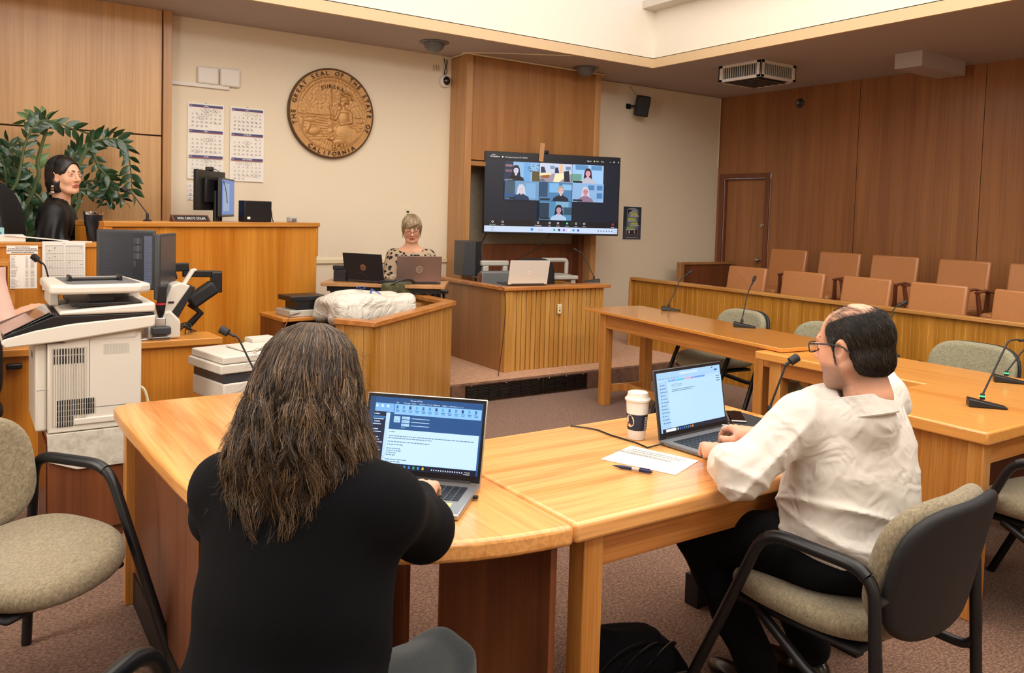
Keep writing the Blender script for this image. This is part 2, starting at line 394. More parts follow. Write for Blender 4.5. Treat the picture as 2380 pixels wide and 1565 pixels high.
M['white'] = plain('plastic_white', 'd8d1c5', .4)
M['whiteb'] = plain('plastic_offwhite', 'e0dad0', .45)
M['ivory'] = plain('plastic_ivory', 'e6d9b8', .4)
M['chrome'] = plain('metal_chrome', 'd0d0d0', .18, 1)
M['alum'] = plain('metal_aluminium', 'b4b0ab', .35, .8)
M['mauve'] = plain('metal_mauve', '8a7268', .35, .5)
M['brass'] = plain('metal_brass_dark', '7a6238', .4, .8)
M['fabric'] = speck('fabric_tan_weave', ['6f6450', '8a7f68', 'a0957a'], 90, bump=.35, stretch=(1, 2.2, 1))
M['fabricg'] = speck('fabric_sage_weave', ['76735e', '908c74', 'a09c84'], 90, bump=.3, stretch=(1, 2, 1))
M['leather'] = plain('vinyl_tan', 'b4794a', .33, coat=.3, bump=.08, bscale=90, var=.06)
M['jwood'] = wood('wood_jury_chair', '5a2c18', '74402a', 'z', 12, .8, .35, .3)
M['print'] = attr_mat('printed_matter')
M['screen'] = attr_mat('screen_glow', 1.15, .25)
M['screend'] = attr_mat('screen_dim', .55, .3)
M['paper'] = plain('paper_white', 'eeeae2', .8)
M['black_cloth'] = speck('cloth_black', ['06070b', '08090e', '0b0c12'], 120, bump=.15, sheen=0)
# ------------------------------------------------------------ the room
YB, XR, ZC = 7.3, 8.11, 3.075
XL, YF = -2.2, -3.0
LX0, LX1, LY0, LY1, LZ = -0.9, 6.0, -1.2, 6.35, 4.7
def struct(name, mb, mat, parent=None, **k):
    o = mb.build(name, mat, parent, **k)
    if not parent: o['kind'] = 'structure'
    return o
struct('floor', MB().box(XL-.1, XR+.1, YF-.1, YB+.1, -.1, 0), 'carpet')
c = MB()
for a in ((XL-.1, XR+.1, YF-.1, LY0), (XL-.1, XR+.1, LY1, YB+.1), (XL-.1, LX0, LY0, LY1), (LX1, XR+.1, LY0, LY1)): c.box(*a, ZC, ZC+.1)
struct('ceiling', c, 'ceil')
# light well: fascia, four walls, glazing bars and panes above
c = MB(); f = .014
for a in ((LX0, LX1, LY1-f, LY1+.02), (LX0, LX1, LY0-.02, LY0+f), (LX0-.02, LX0+f, LY0, LY1), (LX1-f, LX1+.02, LY0, LY1)): c.box(*a, ZC-.004, ZC+.09)
struct('trim_1', c, 'fascia')
struct('wall_well_back', MB().box(LX0, LX1, LY1, LY1+.12, ZC+.09, LZ), 'cream')
struct('wall_well_front', MB().box(LX0, LX1, LY0-.12, LY0, ZC+.09, LZ), 'cream')
struct('wall_well_left', MB().box(LX0-.12, LX0, LY0, LY1, ZC+.09, LZ), 'cream')
struct('wall_well_right', MB().box(LX1, LX1+.12, LY0, LY1, ZC+.09, LZ), 'cream')
struct('ceiling_well', MB().box(LX0-.12, LX1+.12, LY0-.12, LY1+.12, LZ, LZ+.1), 'cream')
# clerestory strip of the well: a white sill box and frosted glazing over it along the right wall
c = MB().box(LX1-.18, LX1, LY0, LY1-.0, 3.66, 3.74); struct('trim_2', c, 'white', bevel=.004)
M['glass'] = plain('glazing', 'a9c6f0', .2, emit=.8)
g = MB().box(LX1-.02, LX1-.005, LY0+.1, LY1-.02, 3.74, 4.5); wn = struct('window_1', g, 'glass')
c = MB()
for i in range(8): y = LY0+.1+i*(LY1-LY0-.12)/7; c.box(LX1-.05, LX1, y-.02, y+.02, 3.74, 4.5)
c.build('window_frame', 'white', wn)
for wi, (bx, ax) in enumerate((((LX0+.005, LX0+.02, LY0+.1, LY1-.1), 0), ((LX0+.1, LX1-.1, LY0+.005, LY0+.02), 1))):
    g = MB().box(*bx, 3.75, 4.55); wn = struct('window_%d' % (wi+2), g, 'glass'); c = MB()
    for i in range(8):
        if ax == 0: y = LY0+.1+i*(LY1-LY0-.2)/7; c.box(LX0, LX0+.05, y-.02, y+.02, 3.75, 4.55)
        else: x = LX0+.1+i*(LX1-LX0-.2)/7; c.box(x-.02, x+.02, LY0, LY0+.05, 3.75, 4.55)
    c.build('window_frame', 'white', wn)
# outer walls
struct('wall_back', MB().box(XL-.1, XR+.1, YB, YB+.1, 0, ZC), 'beige')
struct('wall_left', MB().box(XL-.1, XL, YF, YB, 0, ZC), 'beige')
struct('wall_rear', MB().box(XL, XR, YF-.1, YF, 0, ZC), 'beige')
DY0, DY1, DZ = 6.46, 7.24, 2.09     # jury door opening with its frame
c = MB().box(XR, XR+.1, YF, DY0, 0, ZC).box(XR, XR+.1, DY1, YB, 0, ZC).box(XR, XR+.1, DY0, DY1, DZ, ZC)
for y in (5.32, 4.0, 2.7, 1.4, 0.1, -1.2): c.mi = 1; c.box(XR-.001, XR+.0, y-.003, y+.003, .16, ZC-.002)
wr = struct('wall_right', c, ['juryw', 'dark_gap'])
c = MB()
c.box(XR-.03, XR+.0, DY0-.0, DY0+.06, 0, DZ).box(XR-.03, XR, DY1-.06, DY1, 0, DZ).box(XR-.03, XR, DY0+.06, DY1-.06, DZ-.06, DZ)
c.box(XR, XR+.06, DY0+.06, DY0+.075, 0, DZ-.06).box(XR, XR+.06, DY1-.075, DY1-.06, 0, DZ-.06).box(XR, XR+.06, DY0+.06, DY1-.06, DZ-.075, DZ-.06)
dr = struct('door_1', MB().box(XR+.045, XR+.1, DY0+.061, DY1-.061, .16, DZ-.061), 'juryw')
c.build('door_frame', 'panelr', dr, bevel=.003)
R90 = Matrix(((0, 0, -1), (0, 1, 0), (1, 0, 0)))    # local z -> -x
k = MB(); k.lathe([(.018, 0), (.018, .01), (.008, .012), (.008, .03), (.026, .036), (.03, .05), (.022, .062), (0.001, .065)], 20, (XR+.045, DY0+.15, 1.02), R90); k.build('door_handle', 'chrome', dr, smooth=True)
k = MB(); k.lathe([(.028, 0), (.028, .012), (.02, .018), (0.001, .018)], 20, (XR+.045, DY0+.13, 1.45), R90); k.build('deadbolt', 'chrome', dr, smooth=True)
# left: pale wood wall section with joint and corner post, standing proud of the plaster
x0 = OY(379, 24, 7.17).x; x1 = OY(399, 25, 7.17).x; zj = 2.057
c = MB().box(XL, x0-.006, 7.17, YB, zj+.006, ZC).box(XL, x0-.006, 7.17, YB, 0, zj-.006)
c.mi = 1; c.box(XL, x0, 7.18, YB-.005, zj-.007, zj+.007).box(x0-.007, x0, 7.18, YB-.005, 0, ZC)
struct('wall_back_panel', c, ['panell', 'dark_gap'], bevel=.002)
struct('trim_3', MB().box(x0, x1, 7.14, YB, 0, ZC), 'panelx', bevel=.003)
# wood bay behind the screen: side posts, upper cabinet panel, rail, grey recess, lower panel
bx0 = 4.11; bx1 = 5.83; YF_ = 6.98
c = MB().box(bx0, bx0+.075, YF_, YB, .16, ZC).box(bx1-.075, bx1, YF_, YB, .16, ZC); struct('trim_4', c, 'panelx', bevel=.003)
c = MB().box(bx0+.075, bx1-.075, YF_+.03, YB, 2.035, ZC); c.mi = 1; c.box(bx0+.075, bx1-.075, YF_+.04, YB, 2.02, 2.035)
c.mi = 0; c.box(bx0+.075, bx1-.075, YF_+.01, YB, 1.975, 2.02)
struct('wall_bay_upper', c, ['panelr2', 'dark_gap'], bevel=.002)
M['recess'] = plain('recess_grey', '8f8472', .8, bump=.2, bscale=40, var=.1)
struct('wall_bay_recess', MB().box(bx0+.075, bx1-.075, YB-.06, YB, 1.18, 1.975), 'recess')
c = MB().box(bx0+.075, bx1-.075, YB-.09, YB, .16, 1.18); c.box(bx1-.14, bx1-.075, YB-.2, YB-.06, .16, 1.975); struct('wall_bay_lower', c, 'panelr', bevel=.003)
# chair rail bits on the plaster
c = MB().box(2.5, bx0, YB-.02, YB, .985, 1.03); struct('trim_5', c, 'ivory', bevel=.005)
# dais: carpeted platform under the witness stand and clerk table, taller one behind the bench
DZT = .16; DY = 5.42
c = MB(); c.prism([(3.12, DY), (XR, DY), (XR, YB), (2.0, YB), (2.0, 6.3), (3.12, 6.3)], 0, DZT)
for a in c.f: pass
d = struct('dais', c, ['carpet2', 'carpet3'])
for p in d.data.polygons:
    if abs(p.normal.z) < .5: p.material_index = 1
d.modifiers.new('b', 'BEVEL').width = .012
struct('judge_platform', MB().prism([(XL, 6.1), (1.3, 6.1), (2.05, 6.5), (2.45, 6.72), (2.45, 7.14), (XL, 7.14)], 0, .45), 'carpet3')
# jury risers
struct('jury_riser', MB().box(7.05, XR, YF, 6.28, DZT, .33), 'carpet3')
struct('jury_floor', MB().box(5.87, XR, YF, DY, 0, DZT), 'carpet3')
# ------------------------------------------------------------ grilles in the dais riser
def grille(xa, xb, label):
    t = thing('floor_grille', label, 'vent', ((xa+xb)/2, DY, 0), 0)
    w = (xb-xa)/2; z0, z1 = .012, .142
    f = MB().box(-w, w, -.012, -.001, z0, z0+.012).box(-w, w, -.012, -.001, z1-.012, z1).box(-w, -w+.012, -.012, -.001, z0, z1).box(w-.012, w, -.012, -.001, z0, z1)
    f.build('frame', 'gril', t, bevel=.002)
    f = MB().box(-w+.01, w-.01, -.004, -.001, z0, z1); f.build('backing', 'blackm', t)
    f = MB(); n = int((xb-xa)/.105)
    for i in range(n+1): x = -w+.012+(2*w-.024)*i/n; f.box(x-.005, x+.005, -.013, -.003, z0, z1)
    for j in range(9):
        z = z0+.016+j*.0125; pts = []
        for i in range(2*n+1): pts.append((-w+.012+(2*w-.024)*i/(2*n), -.011, z+random.uniform(-.004, .004)))
        f.tube(pts, .0026, 5)
    f.build('louvre', 'gril', t)
    for i in range(3): MB().ball((-w+.05+i*(w-.05), -.014, z1-.005), .005, 8, 6).build('screw', 'chrome', t, smooth=True)
M['gril'] = plain('metal_grille', '2c2118', .4, .6)
grille(3.25, 4.0, 'dark bent metal floor grille in dais step, left one beside the slatted box')
grille(4.01, 4.47, 'dark metal floor grille in dais step, right one below the witness stand')
# ------------------------------------------------------------ judge bench and left ledge
def V2(p): return (p[0], p[1])
BL = Vector((.755, 5.74, 1.38)); BR = Vector((2.48, 6.60, 1.38))
bu = (BR-BL).normalized(); bu.z = 0; bu.normalize(); bn = Vector((bu.y, -bu.x, 0))     # bn points to the room
t = thing('judge_bench', 'tall orange wood judge bench with a flat cap and smooth slanted front', 'bench', (BL.x, BL.y, 0), math.atan2(bu.y, bu.x))
LB = (BR-BL).length
f = MB().box(.03, LB-.03, .012, .04, 0, 1.345); f.build('front_panel', 'bench', t, bevel=.002)
f = MB().box(-.03, LB+.0, -.012, .30, 1.345, 1.38); f.build('cap_rail', 'benchx', t, bevel=.004)
f = MB().box(-.03, .03, -.006, .30, 0, 1.345); f.build('end_post', 'bench', t, bevel=.003)
f = MB().box(LB-.03, LB-.002, .005, .5, 1.1, 1.345).box(LB-.03, LB-.01, .013, .5, 0, 1.1); f.build('end_panel', 'bench', t, bevel=.003)
f = MB().box(.03, LB-.03, .30, .7, 1.10, 1.13); f.build('worktop', 'benchx', t, bevel=.003)
t.children[1].scale  # (no change)
LY = 5.60; LZT = 1.25
t = thing('judge_ledge', 'low orange wood ledge with papers, left of the tall judge bench', 'bench', (-.9, LY, 0))
f = MB().box(0, 1.58, 0, .03, 0, LZT-.03); f.build('front_panel', 'bench', t, bevel=.002)
f = MB().prism([(0, -.012), (1.60, -.012), (1.60, .33), (1.47, .33), (1.47, .19), (1.12, .19), (1.12, .46), (0, .46)], LZT-.03, LZT); f.build('cap_rail', 'benchx', t, bevel=.004)
# pigeon-hole shelf unit on the left under the ledge
t = thing('shelf_unit', 'orange wood shelf unit under the ledge, at the left edge', 'shelf', (-.75, 5.30, .80))
w = .98
f = MB().box(0, w, 0, .27, .33, .355).box(0, w, 0, .27, -.06, -.035).box(w-.035, w, 0, .27, -.035, .33).box(0, .03, 0, .27, -.035, .33); f.build('carcass', 'benchx', t, bevel=.003)
f = MB().box(.03, w-.035, .01, .27, .10, .12); f.build('shelf', 'benchx', t, bevel=.002)
# ------------------------------------------------------------ clerk desk (front left)
t = thing('clerk_desk', 'orange wood clerk desk below the judge bench carrying monitors', 'desk', (-1.3, 4.80, 0))
D1 = OZ(516, 783, .74)
w = D1.x+1.3; dep = .5
f = MB().prism([(0, 0), (w, 0.0), (w-.02, .26), (0, .46)], .70, .74); f.build('top', 'benchx', t, bevel=.005)
f = MB().box(0.02, w-.05, .03, .055, 0, .70); f.build('front_panel', 'bench', t, bevel=.003)
f = MB().box(w-.05, w-.02, .02, .25, 0, .70); f.build('side_panel', 'bench', t, bevel=.003)
# ------------------------------------------------------------ slatted panels
def slatrun(mb, p, q, z0, z1, pitch=.066, gap=.007, th=.02, side=-1):
    p = Vector((p[0], p[1], 0)); q = Vector((q[0], q[1], 0)); d = q-p; L = d.length; u = d.normalized(); n = Vector((u.y, -u.x, 0))*(-side)
    k = max(1, round(L/pitch)); w = L/k
    for i in range(k):
        a = p+u*(i*w+gap/2); b = p+u*((i+1)*w-gap/2); j = random.uniform(-.0012, .0012)
        v = [a, b, b+n*(th+j), a+n*(th+j)]
        mb.add([(x.x, x.y, z0) for x in v]+[(x.x, x.y, z1) for x in v], [(0, 1, 2, 3), (7, 6, 5, 4), (0, 4, 5, 1), (1, 5, 6, 2), (2, 6, 7, 3), (3, 7, 4, 0)])
ra = Vector((1.88, 4.70)); rb = Vector((2.03, 4.48)); rc = Vector((3.05, 5.31)); rd = Vector((3.05, 6.30))
t = thing('slatted_enclosure', 'low angled enclosure of vertical wood slats with flat cap, behind the seated woman', 'barrier', (0, 0, 0))
f = MB(); ZB = .80
for p, q in ((ra, rb), (rb, rc), (rc, rd)): slatrun(f, p, q, .02, ZB, .07 if q is rb else .052, side=1)
f.build('slat_panel', 'slat', t, bevel=.0015, seg=1)
f = MB()
for p, q in ((ra, rb), (rb, rc), (rc, rd)):
    u = (q-p).normalized(); n = Vector((-u.y, u.x))
    v = [p+n*.001, q+n*.001, q+n*.03, p+n*.03]; f.prism([V2(x) for x in v], 0, ZB)
f.build('backing', 'jury', t)
def cap_poly(path, w_out, w_in):
    L = []; R_ = []
    for i, p in enumerate(path):
        us = []
        if i > 0: us.append((path[i]-path[i-1]).normalized())
        if i < len(path)-1: us.append((path[i+1]-path[i]).normalized())
        n = sum((Vector((-u.y, u.x)) for u in us), Vector((0, 0))); n.normalize(); k = 1/max(.3, n.dot(Vector((-us[0].y, us[0].x))))
        L.append(p+n*w_in*k); R_.append(p-n*w_out*k)
    return L, R_
L, R_ = cap_poly([ra, rb, rc, rd], .028, .06); f = MB()
for i in range(3): f.prism([V2(x) for x in (R_[i], R_[i+1], L[i+1], L[i])], ZB, ZB+.032)
f.build('cap_rail', 'edgex', t, bevel=.004)
t.location = (0, 0, 0)
# witness stand on the dais
WX0, WX1, WY0, WY1, WZ = 3.77, 4.86, 5.68, 7.12, .885
t = thing('witness_stand', 'wooden witness stand on the dais with slatted front and solid left side', 'stand', (WX0, WY0, DZT)); H = WZ-DZT
w = WX1-WX0; dpt = WY1-WY0
f = MB(); slatrun(f, (.075, 0), (w-.0, 0), .0, H-.03, .052, side=1); f.build('slat_panel', 'slat', t, bevel=.0015, seg=1)
f = MB().box(.07, w, .0205, .04, 0, H-.03).box(w-.03, w, .04, dpt*.5, 0, H-.03); f.build('backing', 'jury', t)
f = MB().box(0, .07, -.02, .05, 0, H-.03); f.build('corner_post', 'slat', t, bevel=.003)
f = MB().box(0, .03, .05, dpt, 0, H-.03); f.build('side_panel', 'panelr2', t, bevel=.002)
f = MB().prism([(-.03, -.045), (w+.045, -.045), (w+.045, .12), (.05, .12), (.05, dpt), (-.03, dpt)], H-.03, H); f.build('cap_rail', 'edgex', t, bevel=.004)
# the stand's wall plate
p = OY(1300, 718, WY0-.022)
t = thing('wall_plate', 'ivory plate with two sockets on the witness stand slats', 'socket', (p.x, p.y, p.z))
f = MB().box(-.022, .022, -.006, 0, -.042, .042); f.build('plate', 'ivory', t, bevel=.002)
f = MB().box(-.006, .006, -.008, -.006, -.022, -.008); f.build('socket', 'black', t)
f = MB().box(-.004, .004, -.008, -.006, .004, .013); f.build('socket', 'brass', t)
# ------------------------------------------------------------ jury rail
JX, JZ = 5.80, .88
t = thing('jury_rail', 'long scuffed slatted wood rail in front of the jury chairs', 'barrier', (JX, 6.33, 0))
f = MB(); slatrun(f, (0, 0), (0, -6.6), .0, JZ-.03, .066, side=1)
sp = f.build('slat_panel', 'jury', t, bevel=.0015, seg=1)
f = MB().box(.001, .04, -6.6, -.001, 0, JZ-.03); f.build('backing', 'jury', t)
f = MB().box(-.03, .055, -6.6, .008, JZ-.03, JZ); f.build('cap_rail', 'juryx', t, bevel=.005)
f = MB().box(-.03, .04, 0.0, .02, 0, JZ-.03); f.build('end_post', 'juryx', t, bevel=.003)
# low half-height partition end near the door
t = thing('low_partition', 'short low wood partition beside the jury door', 'barrier', (7.15, 6.95, DZT))
f = MB().box(0, .9, 0, .03, 0, .79); f.build('panel', 'panelr', t); f = MB().box(-.03, .94, -.02, .05, .79, .82).box(-.03, .03, -.02, .05, 0, .79); f.build('frame', 'panelr2', t, bevel=.003)
# ------------------------------------------------------------ jury chairs
def jury_chair():
    t = thing('jury_chair', 'x', 'chair', group='tan jury chairs')
    # faces -x in the room: local front = -y
    s = MB().box(-.23, .23, -.25, .22, .38, .46); s.build('seat', 'leather', t, bevel=.03, seg=4)
    R = Matrix.Rotation(-.16, 3, 'X')
    b = MB(); b.obox((0, .27, .64), (.47, .06, .46), R); b.build('backrest', 'leather', t, bevel=.02, seg=4)
    b = MB(); b.obox((0, .305, .63), (.43, .02, .42), R); b.build('back_shell', 'jwood', t, bevel=.006)
    for s_ in (-1, 1):
        a = MB().tube([(s_*.27, -.22, .62), (s_*.275, -.05, .635), (s_*.265, .2, .60)], .02, 8, flat=.6); a.build('armrest', 'jwood', t, smooth=True)
        a = MB().tube([(s_*.27, -.2, .61), (s_*.25, -.17, .4), (s_*.24, -.20, 0)], .02, 8, rs=[.018, .022, .014]); a.build('leg', 'jwood', t, smooth=True)
        a = MB().tube([(s_*.265, .2, .60), (s_*.24, .22, .4), (s_*.24, .26, 0)], .02, 8, rs=[.018, .022, .014]); a.build('leg', 'jwood', t, smooth=True)
    b = MB().box(-.24, .24, -.2, .24, .34, .38); b.build('seat_frame', 'jwood', t, bevel=.004)
    return t
jc = jury_chair()
fr = [(5.53, 'end one nearest the door'), (4.87, 'second from the door'), (4.21, 'third from the door'), (3.555, 'fourth from the door'), (2.90, 'fifth from the door, at the right edge')]
bk = [(5.73, 'end one nearest the door'), (5.09, 'second from the door'), (4.475, 'third from the door'), (3.83, 'fourth from the door'), (3.19, 'fifth from the door, at the right edge')]
first = True
for (row, X, zf, lst) in (('front', 6.37, DZT, fr), ('back', 7.27, .33, bk)):
    for y, d in lst:
        lb = 'tan vinyl jury chair in the %s row, %s' % (row, d)
        if first: o = jc; o.location = (X, y, zf); o.rotation_euler = (0, 0, -PI/2); o['label'] = lb; first = False
        else: o = dup(jc, (X, y, zf), -PI/2, lb)
        o['group'] = 'tan jury chairs in the %s row' % row
        o.rotation_euler.z += random.uniform(-.06, .06)
# ------------------------------------------------------------ guest chairs
def arc_pts(c, r, a0, a1, n=6): return [(c[0]+r*math.cos(a0+(a1-a0)*i/n), c[1]+r*math.sin(a0+(a1-a0)*i/n)) for i in range(n+1)]
def pad_sdf(w, h, th, curve, r, hh):
    """soft pad in local xz (backrest) : superellipse outline, bowed in y"""
    S = SDF((-w-.03, -th-.09, -h-.03), (w+.03, th+.09, h+.03), hh)
    X, Y, Z = np.meshgrid(*S.ax, indexing='ij')
    yy = Y-curve*(1-(X/w)**2)+0.0
    q = (np.abs(X/w)**3.4+np.abs(Z/h)**2.9)**(1/3.1)
    d = (q-1)*min(w, h); d = np.maximum(d, -th)
    D = np.sqrt(np.maximum(d+th, 0)**2+yy**2)-th
    S.F = D.astype(np.float32); return S
_S1 = pad_sdf(.255, .185, .032, -.05, .1, .008); _S1v, _S1f = _S1.mesh()
_S2 = pad_sdf(.258, .19, .016, -.05, .1, .007); _S2v, _S2f = _S2.mesh()
S = SDF((-.3, -.3, -.08), (.3, .3, .08), .008)
X, Y, Z = np.meshgrid(*S.ax, indexing='ij'); q = (np.abs(X/(.262-.02*(Y/.25)))**3+np.abs(Y/.25)**2.8)**(1/2.9); d = np.maximum((q-1)*.25, -.036); ZZ = Z-.02*(X/.26)**2+.02*(np.clip(Y/.25, 0, 1))**3*1.2
S.F = (np.sqrt(np.maximum(d+.036, 0)**2+ZZ**2)-.036).astype(np.float32); _S3v, _S3f = S.mesh()
def mesh_np(name, V, F, mat, parent, T=None):
    if T is not None: V = V@np.array(T.to_3x3()).T+np.array(T.translation)
    me = bpy.data.meshes.new(name); me.from_pydata(V.tolist(), [], F.tolist()); me.polygons.foreach_set('use_smooth', [True]*len(me.polygons)); me.materials.append(M[mat])
    o = bpy.data.objects.new(name, me); COL.objects.link(o); o.parent = parent; return o
def guest_chair(fab):
    t = thing('guest_chair', 'x', 'chair')          # faces +y
    mesh_np('seat', _S3v, _S3f, fab, t, Matrix.Translation((0, 0, .445)))
    TB = Matrix.Translation((0, -.25, .645)) @ Matrix.Rotation(.2, 4, 'X')
    mesh_np('backrest', _S1v, _S1f, fab, t, TB)
    mesh_np('back_shell', _S2v, _S2f, 'blackm', t, Matrix.Translation((0, -.292, .638)) @ Matrix.Rotation(.2, 4, 'X'))
    f = MB().box(-.2, .2, -.2, .19, .385, .405); f.build('seat_pan', 'blackm', t, bevel=.01)
    for s in (-1, 1):
        x = s*.278
        pts = fillet([(x, .33, 0), (x, .04, .66), (x, -.27, .655), (x, -.31, 0)], .075, 6)
        MB().tube(pts[:5], .016, 14).build('leg', 'black', t, smooth=True)
        MB().tube(pts[4:12], .0178, 14).build('armrest', 'black', t, smooth=True)
        MB().tube(pts[11:], .016, 14).build('leg', 'black', t, smooth=True)
        MB().tube(fillet([(x, -.285, .45), (x, -.295, .30), (x*.95, -.12, .31), (s*.2, .10, .39)], .06, 5), .0145, 12).build('side_rail', 'black', t, smooth=True)
    f = MB().tube([(-.278, -.275, .58), (-.2, -.30, .59), (.2, -.30, .59), (.278, -.275, .58)], .012, 8); f.build('back_bar', 'black', t, smooth=True)
    return t
G1 = guest_chair('fabric')
G1.location = (2.085, 1.385, 0); G1.rotation_euler = (0, 0, math.radians(4)); G1['label'] = 'tan fabric guest chair with black arms, occupied by the man in white'
dup(G1, (.13, 2.70, 0), math.radians(-143), 'empty tan fabric guest chair at the left, its seat fully in view')
dup(G1, (.46, 1.40, 0), math.radians(-45), 'tan fabric guest chair of the woman in black, only back corner and one arm showing')
dup(G1, (3.46, 1.36, 0), math.radians(2), 'tan fabric guest chair half under the table at the right edge')
G2 = guest_chair('fabricg')
G2.location = (4.67, 4.18, 0); G2.rotation_euler = (0, 0, math.radians(84)); G2['label'] = 'sage fabric guest chair behind the far table, farthest of three'
G2['group'] = 'sage chairs along the jury rail'
dup(G2, (4.63, 3.36, 0), math.radians(93), 'sage fabric guest chair beside the man, middle of three behind tables', 'sage chairs along the jury rail')
dup(G2, (4.66, 2.42, 0), math.radians(90), 'sage fabric guest chair behind the middle table, nearest of three', 'sage chairs along the jury rail')
# ------------------------------------------------------------ counsel tables
def leg(t, x, y, z, s=.065, mat='legw', b=.004): MB().box(x-s/2, x+s/2, y-s/2, y+s/2, 0, z).build('leg', mat, t, bevel=b)
# far table (slightly turned)
a = Vector((4.175, 5.11)); b = Vector((3.955, 3.02)); u = (a-b).normalized(); ang = math.atan2(u.y, u.x)-PI/2
t = thing('counsel_table', 'long oak table with thin overhanging top and two desk microphones, farthest one', 'table', (b.x, b.y, 0), ang)
L_ = (a-b).length; w = .56
MB().box(0, w, 0, L_, .737, .76).build('top', 'tablegl', t, bevel=.003)
MB().box(.05, .075, .12, L_-.2, .62, .737).box(w-.075, w-.05, .12, L_-.2, .62, .737).box(.05, w-.05, L_-.2, L_-.175, .62, .737).build('apron', 'edge', t, bevel=.003)
for x, y in ((.08, L_-.2), (w-.08, L_-.2), (.08, .22), (w-.08, .22)): leg(t, x, y, .737, .075)
MB().box(.08, w-.08, L_-.215, L_-.185, .10, .16).build('stretcher', 'legw', t, bevel=.003)
MB().box(w/2-.015, w/2+.015, .22, L_-.2, .10, .16).build('stretcher', 'legw', t, bevel=.003)
# middle table
t = thing('counsel_table', 'wide oak table running beside the jury rail, middle of the row', 'table', (3.88, -1.2, 0))
w = .62; L_ = 3.15+1.2
MB().box(0, w, 0, L_, .685, .733).build('top', 'tablem', t, bevel=.008, seg=3)
MB().box(.035, .06, .05, L_-.14, .60, .685).box(w-.06, w-.035, .05, L_-.14, .60, .685).box(.035, w-.035, L_-.14, L_-.11, .60, .685).build('apron', 'edge', t, bevel=.003)
for x, y in ((.07, L_-.125), (w-.07, L_-.125), (.07, .1), (w-.07, .1)): leg(t, x, y, .685, .08)
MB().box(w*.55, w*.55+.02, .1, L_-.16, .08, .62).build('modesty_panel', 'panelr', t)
# right return desk
t = thing('return_desk', 'oak desk corner at right joining the middle table, microphone on it', 'desk', (3.14, 1.47, 0))
MB().box(0, .738, 0, .63, .69, .74).build('top', 'tablem', t, bevel=.008, seg=3)
MB().box(.05, .72, .035, .06, .60, .69).build('apron', 'edgex', t, bevel=.003)
MB().box(.04, .065, .08, .60, .10, .69).build('side_panel', 'legw', t, bevel=.003)
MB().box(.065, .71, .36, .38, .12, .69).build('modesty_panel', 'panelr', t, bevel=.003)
MB().box(.05, .71, .35, .39, 0, .12).build('kick_base', 'kick', t)
leg(t, .05, .05, .69, .06)
# left corner desk with a rounded outer corner
SX = 1.243; X0 = .455
out = [(X0, 3.345)]
out = [(X0+.05, 3.345), (X0, 3.30), (X0, 3.10), (.468, 2.7), (.482, 2.4), (.50, 2.13)]
for i in range(1, 13):
    th = PI+(PI/2)*i/13; out.append((SX+.0+(SX-.50)*math.cos(th), 2.13+(2.13-1.53)*math.sin(th)))
out += [(SX-.003, 1.527), (SX-.003, 2.30), (1.215, 2.55), (1.175, 3.32), (1.16, 3.345)]
t = thing('corner_desk', 'oak corner desk with rounded outer edge, laptop of the woman on it', 'desk', (0, 0, 0))
MB().prism(out, .688, .74).build('top', 'tablec', t, bevel=.012, seg=3)
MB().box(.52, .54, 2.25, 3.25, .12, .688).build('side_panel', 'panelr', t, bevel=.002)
MB().box(.515, .545, 2.2, 3.25, 0, .12).build('kick_base', 'kick', t)
leg(t, .515, 3.26, .688, .055); leg(t, .545, 2.19, .688, .05)
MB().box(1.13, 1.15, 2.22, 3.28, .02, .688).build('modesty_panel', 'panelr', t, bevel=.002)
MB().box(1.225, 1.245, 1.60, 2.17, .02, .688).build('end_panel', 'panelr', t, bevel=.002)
MB().tube([(1.0, 2.9, .7401), (1.0, 2.9, .7412)], .028, 20).build('grommet', 'brass', t)
t.children[0]
# straight desk between the corner desk and the man
t = thing('counsel_desk', 'oak desk section under the man\'s laptop, coffee cup and paper', 'desk', (SX, 1.53, 0))
MB().box(.003, 1.36, 0, .76, .688, .74).build('top', 'tablex', t, bevel=.012, seg=3)
MB().box(.12, 1.3, .05, .075, .59, .688).build('apron', 'edgex', t, bevel=.003)
leg(t, .088, .06, .688, .064)
leg(t, .06, .70, .688, .062)
MB().box(1.10, 1.34, .60, .64, .12, .688).box(1.315, 1.34, .05, .60, .12, .688).build('side_panel', 'legw', t, bevel=.003)
MB().box(1.09, 1.35, .585, .65, 0, .12).box(1.305, 1.35, .05, .6, 0, .12).build('kick_base', 'kick', t)
